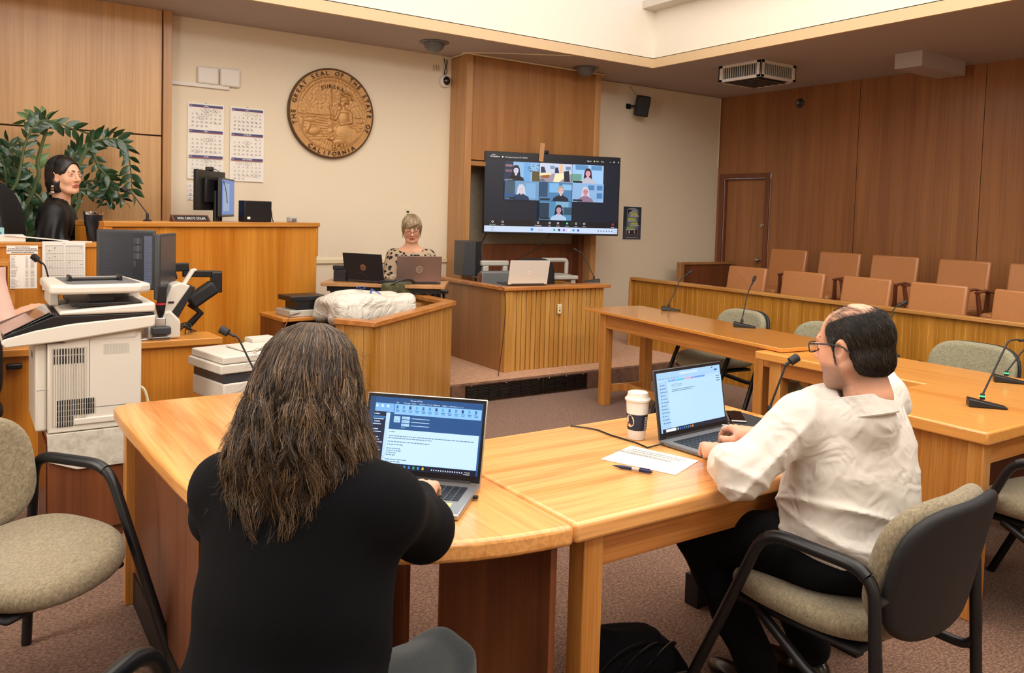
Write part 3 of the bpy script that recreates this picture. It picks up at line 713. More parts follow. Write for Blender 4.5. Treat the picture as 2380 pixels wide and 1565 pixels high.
# ------------------------------------------------------------ things on the back wall
def wall_cal(px0, py0, px1, py1, months, label, grp):
    a = OY(px0, py0, YB-.02); b = OY(px1, py1, YB-.02); w = b.x-a.x; h = a.z-b.z
    t = thing('wall_calendar', label, 'calendar', (a.x, YB-.004, a.z), 0, grp)
    MB().box(0, w, -.008, 0, -h, 0).build('pages', 'paper', t)
    c = Canvas(frame((0, -.0082, 0), (1, 0, 0), (0, -1, 0)))
    mh = h/3
    for i, (nm, first, n, red, box, cross) in enumerate(months):
        y = i*mh+.012; c.rect(.012, y, w-.024, .02, '4a4a78'); c.rect(.012, y+.02, w-.024, .003, 'c05060')
        c.text(w/2, y+.016, nm, .017, 'ffffff', 'c'); c.text(.016, y+.015, '2025', .01, 'ffffff')
        for d in range(1, n+1):
            k = first+d-1; cx = .02+(w-.04)*(k % 7+.5)/7; cy = y+.045+(k//7)*.0335
            c.text(cx, cy+.008, str(d), .019, 'b03038' if d in red else '4a4c52', 'c')
            if d in box:
                for (u, v, ww, hh) in ((-.019, -.014, .038, .0016), (-.019, .014, .038, .0016), (-.019, -.014, .0016, .029), (.0175, -.014, .0016, .029)): c.rect(cx+u, cy+v, ww, hh, '7a7078')
            if d in cross: c.line(cx-.015, cy-.012, cx+.016, cy+.014, .0016, '5a5458')
    c.build('printing', 'print', t)
    f = MB()
    f.tube([(w*.5-.012, -.004, -.002), (w*.5, -.004, .012), (w*.5+.012, -.004, -.002)], .0012, 5); f.build('hanger', 'chrome', t)
wall_cal(437, 237, 520, 419, [('APRIL', 2, 30, (18,), (2, 4, 9, 15), (1, 2, 3, 4, 7, 25)), ('MAY', 4, 31, (19, 26), (7, 8, 26), (29, 30)), ('JUNE', 0, 30, (19, 24), (4, 19), (4, 5, 6))], 'white three-month wall calendar, April to June, left one', 'wall calendars')
wall_cal(536, 247, 613, 424, [('JULY', 2, 31, (), (2, 4), (14, 15, 16, 17, 18, 28, 29, 30, 31)), ('AUGUST', 5, 31, (), (6,), (1, 11, 12, 13)), ('SEPTEMBER', 1, 30, (1, 30), (1, 3, 26), (22, 23, 24))], 'white three-month wall calendar, July to September, right one', 'wall calendars')
a = OY(436, 424, YB); b = OY(460, 466, YB)
t = thing('date_slip', 'small white slip with four dates taped below the left calendar', 'paper', (a.x, YB-.003, a.z)); w = b.x-a.x; h = a.z-b.z
MB().box(0, w, -.001, 0, -h, 0).build('sheet', 'paper', t); c = Canvas(frame((0, -.0012, 0), (1, 0, 0), (0, -1, 0)))
for i, (s_, col) in enumerate((('6', '4a4c52'), ('13', 'b03038'), ('20', '4a4c52'), ('27', '3a6a9a'))):
    c.text(.02, .03+i*h/4, s_, .024, col, 'c'); c.rect(.002, .034+i*h/4, .04, .002, col)
    for k in range(3): c.rect(.045, .012+i*h/4+k*.008, .022, .0015, '8a8a90')
c.build('printing', 'print', t)
# two white square wall units, cable duct
for (px, py, qx, qy, d) in ((459, 152, 509, 199, 'left'), (512, 156, 559, 205, 'right')):
    a = OY(px, py, YB-.03); b = OY(qx, qy, YB-.03)
    t = tag(MB().box(0, b.x-a.x, -.035, 0, -(a.z-b.z), 0).build('access_point', 'whiteb', None, bevel=.022, seg=4), 'white square wall unit with rounded corners above the calendars, %s of two' % d, 'wall unit', 'white square wall units')
    t.location = (a.x, YB, a.z)
a = OY(401, 193, YB); b = OY(532, 207, YB)
d = struct('trim_6', MB().box(x1, b.x, YB-.022, YB, b.z-.012, b.z+.022).box(x1, x1+.03, YB-.022, YB, b.z-.8, b.z+.022), 'whiteb', bevel=.003)
# ------------------------------------------------------------ the bronze seal
ctr = OY(771, 264, YB-.03); RS = .415
t = thing('wall_seal', 'large round bronze coloured relief seal on the beige wall', 'seal', (ctr.x, YB, ctr.z))
M['bronze'] = plain('bronze_relief', 'b88a52', .42, .3, bump=.25, bscale=70, var=.12)
M['bronzed'] = plain('bronze_dark', '5c4024', .5, .4)
N_ = 230
def relief():
    u = np.linspace(-1, 1, N_); X, Z = np.meshgrid(u, u, indexing='ij'); R = np.sqrt(X**2+Z**2)
    H = np.zeros_like(X)
    def ell(cx, cz, rx, rz, h, rot=0, p=.5):
        nonlocal H
        c, s = math.cos(rot), math.sin(rot); x = (X-cx)*c+(Z-cz)*s; z = -(X-cx)*s+(Z-cz)*c
        q = 1-(x/rx)**2-(z/rz)**2; H = np.maximum(H, np.where(q > 0, base+h*np.clip(q, 0, 1)**p, 0))
    def seg(x0, z0, x1, z1, w0, w1, h):
        nonlocal H
        dx, dz = x1-x0, z1-z0; L = dx*dx+dz*dz; tt = np.clip(((X-x0)*dx+(Z-z0)*dz)/L, 0, 1)
        d = np.hypot(X-x0-tt*dx, Z-z0-tt*dz)/(w0+(w1-w0)*tt); H = np.maximum(H, np.where(d < 1, base+h*np.sqrt(np.clip(1-d*d, 0, 1)), 0))
    base = .012
    H = base + .004*np.sin(X*38+3*np.sin(Z*17))*np.sin(Z*31+2*np.sin(X*21))*(Z > .0) + .004*np.sin(X*14+5*np.sin(Z*9))*(Z < 0)
    # mountains
    for (mx, mz, mw, mh) in ((-.62, .05, .22, .26), (-.35, .0, .25, .12), (-.08, .02, .2, .22), (.62, .0, .35, .2)):
        q = np.clip(1-np.abs(X-mx)/mw, 0, 1)*mh; H = np.where((Z < mz+q) & (Z > mz-.05), np.maximum(H, base+.012*(mz+q-Z)/mh*.8+.006+.004*np.sin((X-mx)*60+Z*40)), H)
    # water, ridges
    for i in range(9): seg(-.75+.03*i, -.05-.07*i, -.1, -.12-.055*i, .008, .014, .008)
    ell(-.5, -.18, .12, .05, .02); seg(-.58, -.1, -.42, -.1, .03, .03, .018); seg(-.6, -.02, -.4, -.02, .026, .026, .015)
    for i in range(12): ell(-.72+.05*random.random(), -.2-.05*i, .05, .06, .02, random.random())
    ell(-.4, -.42, .14, .1, .03, .3); ell(-.55, -.36, .06, .13, .03, -.3); seg(-.28, -.35, -.18, -.52, .02, .012, .02)
    # seated figure: skirt, torso, arms, head, helmet
    ell(.3, -.42, .22, .24, .05); ell(.42, -.5, .18, .24, .045); ell(.28, -.1, .14, .2, .055); ell(.3, .06, .17, .07, .05)
    seg(.16, .05, .08, -.12, .05, .035, .05); seg(.08, -.12, -.03, -.1, .035, .025, .045); seg(.44, .03, .46, -.16, .05, .04, .05); seg(.46, -.16, .2, -.24, .04, .03, .05)
    ell(.25, .24, .07, .1, .055); seg(.27, .15, .28, .08, .05, .06, .045); seg(.18, .23, .15, .21, .018, .01, .05)
    ell(.29, .34, .11, .08, .065); seg(.2, .3, .38, .26, .02, .03, .06)
    for i in range(10): a_ = 2.4-i*.27; ell(.33+.14*math.cos(a_), .36+.13*math.sin(a_), .035, .03, .06)
    seg(-.02, .56, .02, -.38, .012, .014, .05); seg(-.02, .5, -.02, .6, .02, .004, .055); seg(-.05, .14, .0, -.05, .035, .03, .05)
    for i in range(9): seg(.36+.03*i, -.3, .4+.022*i, -.78, .009, .012, .058)
    # bear
    ell(.18, -.62, .19, .1, .075); ell(.02, -.56, .08, .065, .07); seg(-.02, -.58, -.08, -.57, .03, .02, .065); ell(.04, -.49, .022, .022, .07)
    for bx in (.05, .12, .24, .32): seg(bx, -.66, bx-.02, -.8, .035, .028, .065)
    for i in range(16): a_ = -2.6+i*.09; seg(-.5+.06*i, -.72-.02*math.sin(i), -.46+.06*i, -.62-.03*math.cos(i*2), .008, .004, .02)
    for (sx, sz) in ((.68, -.14), (.72, -.26)): ell(sx, sz, .1, .03, .02); seg(sx-.03, sz, sx-.03, sz+.08, .012, .006, .015); seg(sx+.04, sz, sx+.04, sz+.07, .012, .006, .015)
    # lower-left banner rocks and ring of stars
    for i in range(31):
        a_ = .12+i*(PI-.24)/30; ell(.735*math.cos(a_), .735*math.sin(a_), .016, .03, .014, a_)
    H = np.where(R > .79, base*.6, H); H = np.where(R > .80, .03, H); H = np.where((R > .965), .042, H); H = np.where((R > .795) & (R < .82), .045, H)
    H = np.where(R > .995, 0, H)
    return X, Z, R, H
X, Z, R, H = relief()
idx = -np.ones(X.shape, int); keep = R <= 1.005; idx[keep] = np.arange(keep.sum())
hs = H[keep]*.9; sc = np.minimum(1, .998/np.maximum(R[keep], 1e-6))
V = np.stack([X[keep]*sc*RS, -(.03+hs*.42), Z[keep]*sc*RS], 1)
q = np.argwhere(keep[:-1, :-1] & keep[1:, :-1] & keep[1:, 1:] & keep[:-1, 1:])
Fq = np.stack([idx[q[:, 0], q[:, 1]], idx[q[:, 0]+1, q[:, 1]], idx[q[:, 0]+1, q[:, 1]+1], idx[q[:, 0], q[:, 1]+1]], 1)
mesh_np('relief_disc', V, Fq, 'bronze', t)
f = MB(); RY = Matrix(((1, 0, 0), (0, 0, -1), (0, 1, 0)))
f.lathe([(RS*.99, .0), (RS*1.0, .004), (RS*1.0, .042), (RS*.985, .049), (RS*.97, .049), (RS*.96, .042)], 96, (0, 0, 0), RY, cap=False); f.build('rim', 'bronzed', t, smooth=True)
f = MB(); f.lathe([(RS*.99, .001), (.001, .001)], 64, (0, 0, 0), RY, cap=False); f.build('back_plate', 'bronzed', t)
def arc_text(mb, s, rad, a0, a1, size, inward=False):
    n = len(s)
    for i, ch in enumerate(s):
        if ch == ' ': continue
        a = a0+(a1-a0)*i/(n-1); vs, fs, w = text_geo(ch); c, s_ = math.cos(a), math.sin(a)
        cx, cz = rad*c, rad*s_
        ux, uz = (s_, -c) if not inward else (-s_, c); vx, vz = (c, s_) if not inward else (-c, -s_)
        P = []
        for d in (.045, .0535):
            for x, y in vs: x = (x-w/2)*size; y = (y-.35)*size; P.append((cx+ux*x+vx*y, -d, cz+uz*x+vz*y))
        k = len(vs); ff = [tuple(r+k for r in q_) for q_ in fs]
        ed = {}
        for q_ in fs:
            for e in zip(q_, q_[1:]+q_[:1]): ed[e] = 1
        ff += [(e[0], e[1], e[1]+k, e[0]+k) for e in ed if (e[1], e[0]) not in ed]
        mb.add(P, ff)
f = MB(); arc_text(f, 'THE GREAT SEAL OF THE STATE OF', RS*.893, math.radians(197), math.radians(-22), .058)
arc_text(f, 'CALIFORNIA', RS*.893, math.radians(-124), math.radians(-56), .056, True)
M['bronzel'] = plain('bronze_letter', '4a3018', .5, .3); f.build('ring_lettering', 'bronzel', t)
f = MB(); arc_text(f, 'EUREKA', RS*.60, math.radians(113), math.radians(67), .05)
for i, p_ in enumerate(f.v): p_.y += .012
f.build('eureka_lettering', 'bronzel', t)
# ------------------------------------------------------------ small wall fittings
p = OY(947, 497, YB)
t = thing('wall_outlet', 'ivory wall outlet with a black plug above the blonde woman', 'outlet', (p.x, YB, p.z))
MB().box(-.035, .035, -.006, 0, -.058, .058).build('plate', 'ivory', t, bevel=.002); MB().box(-.014, .014, -.008, -.006, .01, .03).build('socket', 'dgrey', t); MB().ball((0, -.02, -.018), (.016, .02, .018), 12, 8).build('plug', 'black', t, smooth=True)
p = OY(1032, 190, YB)
t = thing('dome_camera', 'white round dome camera with black lens on the beige wall', 'camera', (p.x, YB, p.z)); RY = Matrix(((1, 0, 0), (0, 0, -1), (0, 1, 0)))
MB().lathe([(.062, 0), (.064, .02), (.058, .04), (.045, .05), (.001, .05)], 28, (0, 0, 0), RY).build('housing', 'whiteb', t, smooth=True)
MB().ball((.004, -.045, .004), (.042, .03, .045), 20, 12).build('dome', 'blackg', t, smooth=True)
f = MB().tube(bez((.0, -.01, .06), (-.03, -.03, .12), (.03, -.03, .16), (.02, -.01, .22)), .0045, 6).tube(bez((.0, -.02, .07), (.05, -.03, .1), (-.02, -.03, .16), (-.01, -.01, .23)), .004, 6); f.build('cable', 'black', t, smooth=True)
p = OY(1014, 158, YB)
for i, d in enumerate(('left', 'middle', 'right')):
    o = MB().tube([(0, -.003, .03), (-.004, -.012, -.01), (.004, -.008, -.03)], .0025, 5).build('wire_hook', 'brass', None, smooth=True); o.location = (p.x-.03+i*.028, YB, p.z)
    tag(o, 'small wire hook on the wall beside the dome camera, %s of three' % d, 'hook', 'wire hooks beside the dome camera')
p = OY(1490, 247, YB-.12)
t = thing('wall_speaker', 'black wall speaker tilted down, high on the beige wall by the corner', 'speaker', (p.x, YB, p.z))
R = Matrix.Rotation(.28, 3, 'X') @ Matrix.Rotation(-.15, 3, 'Y') @ rotz(-.45)
MB().obox((.0, -.14, 0), (.155, .13, .235), rotz(-.55) @ Matrix.Rotation(.25, 3, 'X') @ Matrix.Rotation(.1, 3, 'Y')).build('cabinet', 'dgrey2' if 'dgrey2' in M else 'blackm', t, bevel=.015, seg=3)
MB().box(-.13, -.06, -.01, 0, -.03, .03).tube([(-.09, 0, 0), (-.07, -.06, 0), (-.02, -.1, 0)], .012, 8).build('bracket', 'black', t, smooth=True)
f = MB().tube(bez((0.0, -.07, .11), (-.05, -.05, .16), (-.06, -.02, .2), (-.1, -.008, ZC-p.z-.01)), .003, 5); f.build('cable', 'mgrey', t)
# cables along the ceiling edge
def cable(name, pts, r, mat, label, cat='cable', grp=None, n=6):
    o = MB().tube(pts, r, n).build(name, mat, None, smooth=True); return tag(o, label, cat, grp)
cable('ceiling_cable', [(4.0, YB-.012, ZC-.01), (bx0-.02, YB-.015, ZC-.012), (bx0-.02, YF_-.012, ZC-.008), (bx1+.02, YF_-.012, ZC-.012), (bx1+.02, YB-.012, ZC-.012), (XR-.02, YB-.012, ZC-.014), (XR-.02, YB-.012, ZC-.9)], .009, 'ivory', 'thin pale cable run along the top of the back wall')
cable('ceiling_cable', [(4.05, 6.97, ZC-.008), (4.35, 6.75, ZC-.006), (4.95, 6.38, ZC-.006)], .006, 'ivory', 'thin pale cable crossing the ceiling from the wood bay to the light well')
# phone poster
a = OY(1449, 480, YB); b = OY(1488, 557, YB); w = b.x-a.x; h = a.z-b.z
t = thing('phone_poster', 'small dark poster showing a mobile phone, beside the big screen', 'poster', (a.x, YB-.002, a.z))
MB().box(-.008, w+.008, -.002, 0, -h-.008, .008).build('sheet', 'paper', t); c = Canvas(frame((0, -.0022, 0), (1, 0, 0), (0, -1, 0)))
c.rect(0, 0, w, h, '2b3440'); c.rect(0, h*.6, w, h*.4, '4a4a52'); c.disc(w*.5, h*.12, w*.3, w*.12, '8a96a0'); c.rect(w*.2, h*.08, w*.62, h*.76, '9aa2a8'); c.rect(w*.225, h*.09, w*.57, h*.74, '10161c')
c.rect(w*.26, h*.2, w*.5, h*.5, '7a8a90'); c.poly([(w*.26, h*.2), (w*.5, h*.1), (w*.76, h*.1), (w*.76, h*.2)], '9aa8ae')
for i, (x, y) in enumerate(((.4, .2), (.26, .35), (.42, .49), (.2, .62))): c.rect(w*x, h*y, w*.38, h*.05, 'c8c84a' if i < 3 else '8ac04a'); c.rect(w*x*.9, h*(y+.06), w*.5, h*.04, 'b8bcc0')
c.disc(w*.35, h*.775, w*.05, w*.05, 'd8d8d8'); c.disc(w*.5, h*.775, w*.03, w*.03, '2a6a4a'); c.disc(w*.64, h*.775, w*.05, w*.05, 'd0909a')
c.text(w*.5, h*.95, 'PLEASE SILENCE YOUR PHONE', .014, 'e8e8e8', 'c'); c.build('printing', 'print', t)
# jury wall sensor
p = OX(1860, 240, XR)
t = thing('wall_sensor', 'small round metal sensor high on the red wood wall', 'sensor', (XR, p.y, p.z)); MB().lathe([(.055, 0), (.055, .01), (.04, .02), (.03, .05), (.001, .05)], 20, (0, 0, 0), R90).build('body', 'dgrey', t, smooth=True); MB().lathe([(.02, 0), (.012, .012), (.001, .012)], 16, (-.05, 0, 0), R90).build('lens', 'alum', t, smooth=True)
# ------------------------------------------------------------ ceiling fittings
def eyeball(px, py, label):
    p = OZ(px, py, ZC); t = thing('recessed_light', label, 'ceiling light', (p.x, p.y, ZC), 0, 'grey eyeball ceiling lights')
    MB().lathe([(.135, 0), (.14, -.006), (.125, -.012), (.1, -.012)], 32, cap=False).build('trim_ring', 'mgrey', t, smooth=True)
    MB().ball((0, 0, -.012), (.098, .098, .085), 24, 14).build('eyeball', 'mgrey', t, smooth=True)
eyeball(1009, 98, 'grey eyeball ceiling light left of the wood bay, unlit')
eyeball(1361, 157, 'grey eyeball ceiling light right of the wood bay, unlit')
# ceiling diffuser: white box, louvred sides
a = OZ(1785, 197, ZC-.17)     # lower near corner
t = thing('air_diffuser', 'white square ceiling air box with louvred sides', 'air vent', (6.69, 5.56, ZC)); w = .27; hz = .17
f = MB()
for s_ in ((-1, 0), (1, 0), (0, -1), (0, 1)):
    R = rotz(math.atan2(s_[1], s_[0])-PI/2)
    for bx in ((-w, w, w-.02, w, -hz, -hz+.03), (-w, w, w-.02, w, -.03, 0), (-w, -w+.055, w-.02, w, -hz, 0), (w-.055, w, w-.02, w, -hz, 0)):
        f.T = R.to_4x4(); f.box(*bx)
f.T = None; f.build('frame', 'whiteb', t, bevel=.004)
f = MB()
for s_ in ((-1, 0), (1, 0), (0, -1), (0, 1)):
    f.T = rotz(math.atan2(s_[1], s_[0])-PI/2).to_4x4()
    for i in range(15): x = -w+.07+i*(2*w-.14)/14; f.box(x-.004, x+.004, w-.016, w-.004, -hz+.03, -.03)
f.T = None; f.build('louvre', 'lgrey', t); MB().box(-w+.03, w-.03, -w+.03, w-.03, -hz+.012, 0).build('core', 'blackm', t)
f = MB()
for i in range(5): y = -w+.1+i*.085; f.box(-w+.04, w-.04, y, y+.05, -hz-.002, -hz+.01)
f.build('base_grille', 'dgrey', t)
q1 = OZ(2139, 117, ZC); q0 = OZ(2086, 125, ZC)
t = MB().box(0, .75, 0, .26, -.14, 0).build('ceiling_box', 'ceil2' if 'ceil2' in M else 'ceil', None, bevel=.003); tag(t, 'plain painted box under the ceiling at upper right', 'ceiling box'); t.location = (7.12, 4.08, ZC)
# ------------------------------------------------------------ goosneck microphones
def mic(base, tip, label, grp, ring=False, rise=.75, ori=0.0, basekind='wedge', head=.011, mid=None):
    base = Vector(base); tip = Vector(tip); L = tip-base; h = L.z; d = Vector((L.x, L.y, 0))
    t = thing('gooseneck_microphone', label, 'microphone', base, 0, grp)
    if basekind == 'wedge':
        f = MB(rotz(ori).to_4x4()); f.add([(-.055, -.035, 0), (.095, -.028, 0), (.095, .028, 0), (-.055, .035, 0), (-.055, -.03, .034), (.09, -.022, .008), (.09, .022, .008), (-.055, .03, .034)],
              [(0, 3, 2, 1), (4, 5, 6, 7), (0, 1, 5, 4), (1, 2, 6, 5), (2, 3, 7, 6), (3, 0, 4, 7)]); f.build('base', 'black', t, bevel=.005)
    else: MB().lathe([(.028, 0), (.028, .006), (.012, .012), (.009, .03), (.001, .03)], 20).build('base', 'black', t, smooth=True)
    z0 = .03
    MB().lathe([(.010, z0), (.010, z0+.02), (.006, z0+.026), (.001, z0+.026)], 14).build('socket', 'black', t, smooth=True)
    if ring: MB().lathe([(.0108, z0+.012), (.0108, z0+.018)], 14, cap=False).build('light_ring', 'green', t)
    p1 = Vector((0, 0, z0+.02)); k = Vector((L.x*.55, L.y*.55, h*rise)) if mid is None else Vector(mid)-base
    pts = [p1+(k-p1)*i/6 for i in range(7)]; tipd = (L-k); pts += bez(k, k+(k-p1).normalized()*tipd.length*.35, L-tipd.normalized()*tipd.length*.35-Vector((0, 0, 0)), L, 8)[1:]
    MB().tube(pts, .004, 8).build('gooseneck', 'black', t, smooth=True)
    e = (pts[-1]-pts[-2]).normalized(); MB().tube([L-e*.045, L-e*.02, L-e*.016, L+e*.018, L+e*.022], .01, 12, rs=[.006, .0065, head, head, head*.5]).build('head', 'blackm', t, smooth=True)
    return t
M['green'] = plain('led_green', '3fe08a', .4, emit=1.5)
def micpx(bx, by, bz, tx, ty, dep, mx, my, label, **k):
    B = OZ(bx, by, bz); dB = (B-CAM).dot(FWD)
    T = OD(tx, ty, dB+dep); Mi = OD(mx, my, dB+dep*.8); return mic(B, T, label, 'gooseneck microphones', mid=Mi, **k)
micpx(1554, 722, .762, 1604, 633, .05, 1578, 656, 'gooseneck microphone on the far table, nearest its far end', ori=-1.0)
micpx(1724, 760, .762, 1753, 648, .05, 1736, 690, 'gooseneck microphone on the far table, nearer the man', ori=-1.0)
micpx(2052, 826, .735, 2100, 705, .06, 2076, 722, 'gooseneck microphone on the middle table, behind the man\'s head', ori=-1.0)
micpx(2338, 888, .735, 2440, 770, .08, 2372, 822, 'gooseneck microphone with green ring on the middle table, right edge', ring=True, ori=-1.0)
micpx(2282, 945, .742, 2392, 790, .05, 2340, 800, 'gooseneck microphone with green ring on the return desk', ring=True, ori=-.9)
micpx(1788, 978, .762, 1845, 836, .02, 1826, 850, 'gooseneck microphone behind the man\'s laptop', basekind='round', head=.016)
micpx(603, 915, .742, 522, 770, .0, 556, 790, 'gooseneck microphone on the corner desk in front of the small printer', basekind='round', head=.017)
B = BL+bu*.36-bn*.10; B.z = 1.381
mic(B, OD(290, 441, (B-CAM).dot(FWD)-.02), 'gooseneck microphone on the judge bench cap', 'gooseneck microphones', mid=OD(312, 456, (B-CAM).dot(FWD)-.01), basekind='round', head=.016)
B = OY(132, 676, 5.0); B.z = max(B.z, .9)
mic((B.x+.03, 5.0, .742), OD(82, 600, (B-CAM).dot(FWD)-.1), 'gooseneck microphone in front of the yearly calendar sheet', 'gooseneck microphones', mid=OD(106, 622, (B-CAM).dot(FWD)-.06), basekind='round', head=.017)
B = OZ(1380, 656, WZ+.002); mic(B, OD(1337, 581, (B-CAM).dot(FWD)+.02), 'gooseneck microphone on the witness stand', 'gooseneck microphones', mid=OD(1355, 592, (B-CAM).dot(FWD)+.01), ori=2.6)
# ------------------------------------------------------------ laptops
def laptop(loc, rz, label, w=.355, d=.24, open_=108, lid='alum', deck='alum', lidh=.235, content=None, logo=None, grp=None, back_view=False, keys=True):
    """user sits at local -y; the lid hinges at +y"""
    t = thing('laptop', label, 'laptop', loc, rz, grp); h = .016
    MB().box(-w/2, w/2, 0, d, 0.002, h).build('base', deck, t, bevel=.004)
    if keys:
        f = MB(); kw = (w-.05)/15
        for r in range(6):
            for c_ in range(15):
                if r == 0 and 3 < c_ < 9: continue
                x = -w/2+.025+c_*kw; y = .095+r*.019
                if r == 0 and c_ == 3: f.box(x+.001, x+kw*6-.001, y, y+.0165, h, h+.0018)
                else: f.box(x+.001, x+kw-.0014, y, y+(.0165 if r < 5 else .010), h, h+.0018)
        f.build('keyboard', 'black', t, bevel=.0006, seg=1)
        MB().box(-.055, .05, .012, .08, h, h+.0006).build('touchpad', 'mgrey' if deck != 'alum' else 'lgrey', t)
    a = math.radians(open_-90); u = Vector((0, math.sin(a), math.cos(a))); n = Vector((0, -math.cos(a), math.sin(a)))   # n faces the user
    T = frame(Vector((0, d-.004, h-.002)), (1, 0, 0), n)
    # local: x right, y up along the lid, z to the user
    q = MB(T); q.box(-w/2, w/2, 0, lidh, -.007, 0); L = q.build('lid', lid, t, bevel=.003)
    q = MB(T); q.box(-w/2+.003, w/2-.003, .004, lidh-.003, 0, .0008); q.build('bezel', 'black', L)
    q = MB(T); q.box(-w*.42, w*.42, -.004, .008, -.01, .003); q.build('hinge', 'dgrey', t)
    sw, sh = w-.022, lidh-.034
    c = Canvas(frame(Vector((0, d-.004, h-.002))+u*(lidh-.012)+n*.0009-Vector((sw/2, 0, 0)), (1, 0, 0), n))
    (content or (lambda c, w, h: c.rect(0, 0, w, h, '0b1422')))(c, sw, sh); c.build('screen', 'screen', L)
    if logo: 
        c = Canvas(frame(Vector((0, d-.004, h-.002))+u*(lidh*.5)-n*.0072, (-1, 0, 0), -n)); logo(c); c.build('logo', 'print', L)
    return t
def screen_mail(c, w, h):
    c.rect(0, 0, w, h, '1a5088'); c.rect(0, 0, w*.045, h, '164478'); c.rect(w*.045, h*.2, w*.135, h*.72, '0a1c3c'); c.rect(w*.155, h*.22, w*.035, h*.7, 'bcdcff')
    c.rect(w*.05, h*.09, w*.17, h*.12, '7ab4ee'); c.rect(w*.225, h*.09, w*.765, h*.145, '8cc4f4')
    for i, s_ in enumerate(('File', 'Message', 'Insert', 'Options', 'Format Text', 'Review', 'Help', 'Acrobat')): c.text(w*(.235+.068*i), h*.078, s_, h*.028, 'dceeff')
    c.text(w*.66, h*.078, 'Tell me what you want to do', h*.024, 'b8d8f8'); c.text(w*.36, h*.04, 'Message (HTML)', h*.026, 'ffffff')
    for i in range(13): c.rect(w*(.24+i*.058), h*.11, w*.018, h*.045, ('2c74b8', '4a94d8', '1c3c74', '58a8e0')[i % 4]); c.rect(w*(.235+i*.058), h*.17, w*.035, h*.01, '3c7ab8'); c.rect(w*(.24+i*.058), h*.19, w*.028, h*.01, '3c7ab8')
    for i in range(3): c.rect(w*.06+i*w*.05, h*.11, w*.02, h*.04, 'd0e8ff'); c.rect(w*.305, h*(.262+i*.05), w*.07, h*.038, 'a8d0f0'); c.text(w*.315, h*(.292+i*.05), ('From', 'To', 'Cc')[i], h*.026, '2c5a8c')
    c.rect(w*.235, h*.262, w*.055, h*.09, 'a8d0f0'); c.text(w*.245, h*.335, 'Send', h*.024, '1c4a7c')
    for i in range(3): c.rect(w*.39, h*(.28+i*.05), w*.16, h*.008, 'c0e0ff')
    c.text(w*.305, h*.425, 'Subject', h*.022, 'c0dcf8')
    for i in range(15):
        if i in (5, 8): continue
        c.rect(w*(.055+.008*(i % 2)), h*(.24+i*.036), w*(.05+.02*(i*7 % 3)), h*.012, 'c8e0ff')
    c.rect(w*.052, h*.275, w*.11, h*.03, '2a70a8')
    c.rect(w*.195, h*.45, w*.795, h*.47, 'c8e6fb')
    rows = [(.48, .04), (.535, .86), (.565, .44), (.615, .42), (.655, .14), (.71, .12), (.74, .13), (.77, .1), (.80, .08), (.86, .2), (.89, .12)]
    for y, l in rows:
        x = w*.21
        while x < w*(.21+l*.85): ww = random.uniform(.008, .03)*w; c.rect(x, h*y, ww, h*.012, '5e82a4'); x += ww+w*.005
    c.rect(0, h*.925, w, h*.075, '0a1428')
    for i in range(9): c.rect(w*(.22+i*.04), h*.94, w*.016, h*.035, ('e8e8e8', '3a8ae8', 'd85a8a', '2a6ad8', '1aa0a0', '4a7ae0', '2ab080', '3a9ae0', 'e0c040')[i])
    for i in range(14): c.rect(w*(.62+i*.02), h*.955, w*.009, h*.018, 'c8d8f0')
    c.text(w*.95, h*.965, '9:15 AM', h*.022, 'ffffff', 'r'); c.text(w*.95, h*.99, '4/15/2025', h*.022, 'ffffff', 'r')
def screen_doc(c, w, h):
    c.rect(0, 0, w, h, 'b4d6f2'); c.rect(0, 0, w, h*.13, 'a6cdf0'); c.rect(w*.35, h*.03, w*.28, h*.04, 'c4e0f6'); c.rect(w*.9, h*.06, w*.05, h*.03, '2a60b0'); c.disc(w*.87, h*.03, w*.008, w*.008, '101828')
    for i in range(7): c.rect(w*(.03+i*.045), h*.1, w*.025, h*.01, '5a84b0')
    for x, ww, cc in ((.16, .05, '6ab0e8'), (.215, .06, '8a98e8'), (.28, .13, '58c4e0'), (.415, .09, 'e0a8c0'), (.51, .05, 'b08ae0'), (.565, .17, '6a9ae0')): c.rect(w*x, h*.135, w*ww, h*.03, cc)
    c.rect(w*.15, h*.18, w*.85, h*.75, 'b6daf5'); c.rect(0, h*.15, w*.14, h*.78, 'a4ccee')
    for i in range(12): c.rect(w*.03, h*(.2+i*.057), w*.012, h*.022, '3a5a84'); c.rect(w*.05, h*(.205+i*.057), w*(.05+.02*(i % 3)), h*.012, '5a7ea8')
    c.text(w*.19, h*.235, 'set SDT hearing', h*.042, '4a6484'); c.rect(w*.19, h*.25, w*.15, h*.008, '8aa4c0')
    c.rect(w*.19, h*.3, w*.36, h*.008, '4a6a8a'); c.rect(w*.19, h*.325, w*.32, h*.008, '3a587a')
    for i in range(3): c.rect(w*.9, h*(.18+i*.04), w*.06, h*.012, '4a6c94')
    c.rect(0, h*.93, w, h*.07, '0e1c30'); c.rect(w*.05, h*.94, w*.15, h*.045, 'e8eef6')
    for i in range(8): c.rect(w*(.22+i*.032), h*.95, w*.015, h*.03, ('e8e8e8', '3a8ae8', '2a6ad8', '4a7ae0', '2ab080', '3a9ae0', 'd85a8a', 'e0c040')[i])
def logo_ring(s_, c1, size):
    def f(c):
        c.disc(0, 0, size, size, c1, 32); c.disc(0, 0, size*.85, size*.85, f.bg, 32); c.text(0, size*.22, s_, size*.62, c1, 'c')
    f.bg = '8a7268'; return f
HZ = Vector((1.17, 1.86)); FR = Vector((1.003, 1.69)); dd = (FR-HZ).normalized()      # right hinge and right front corner
u = Vector((-dd.y, dd.x)); 
W1, D1_ = .355, .24
cen = FR + Vector((-.7071, .7071))*W1/2
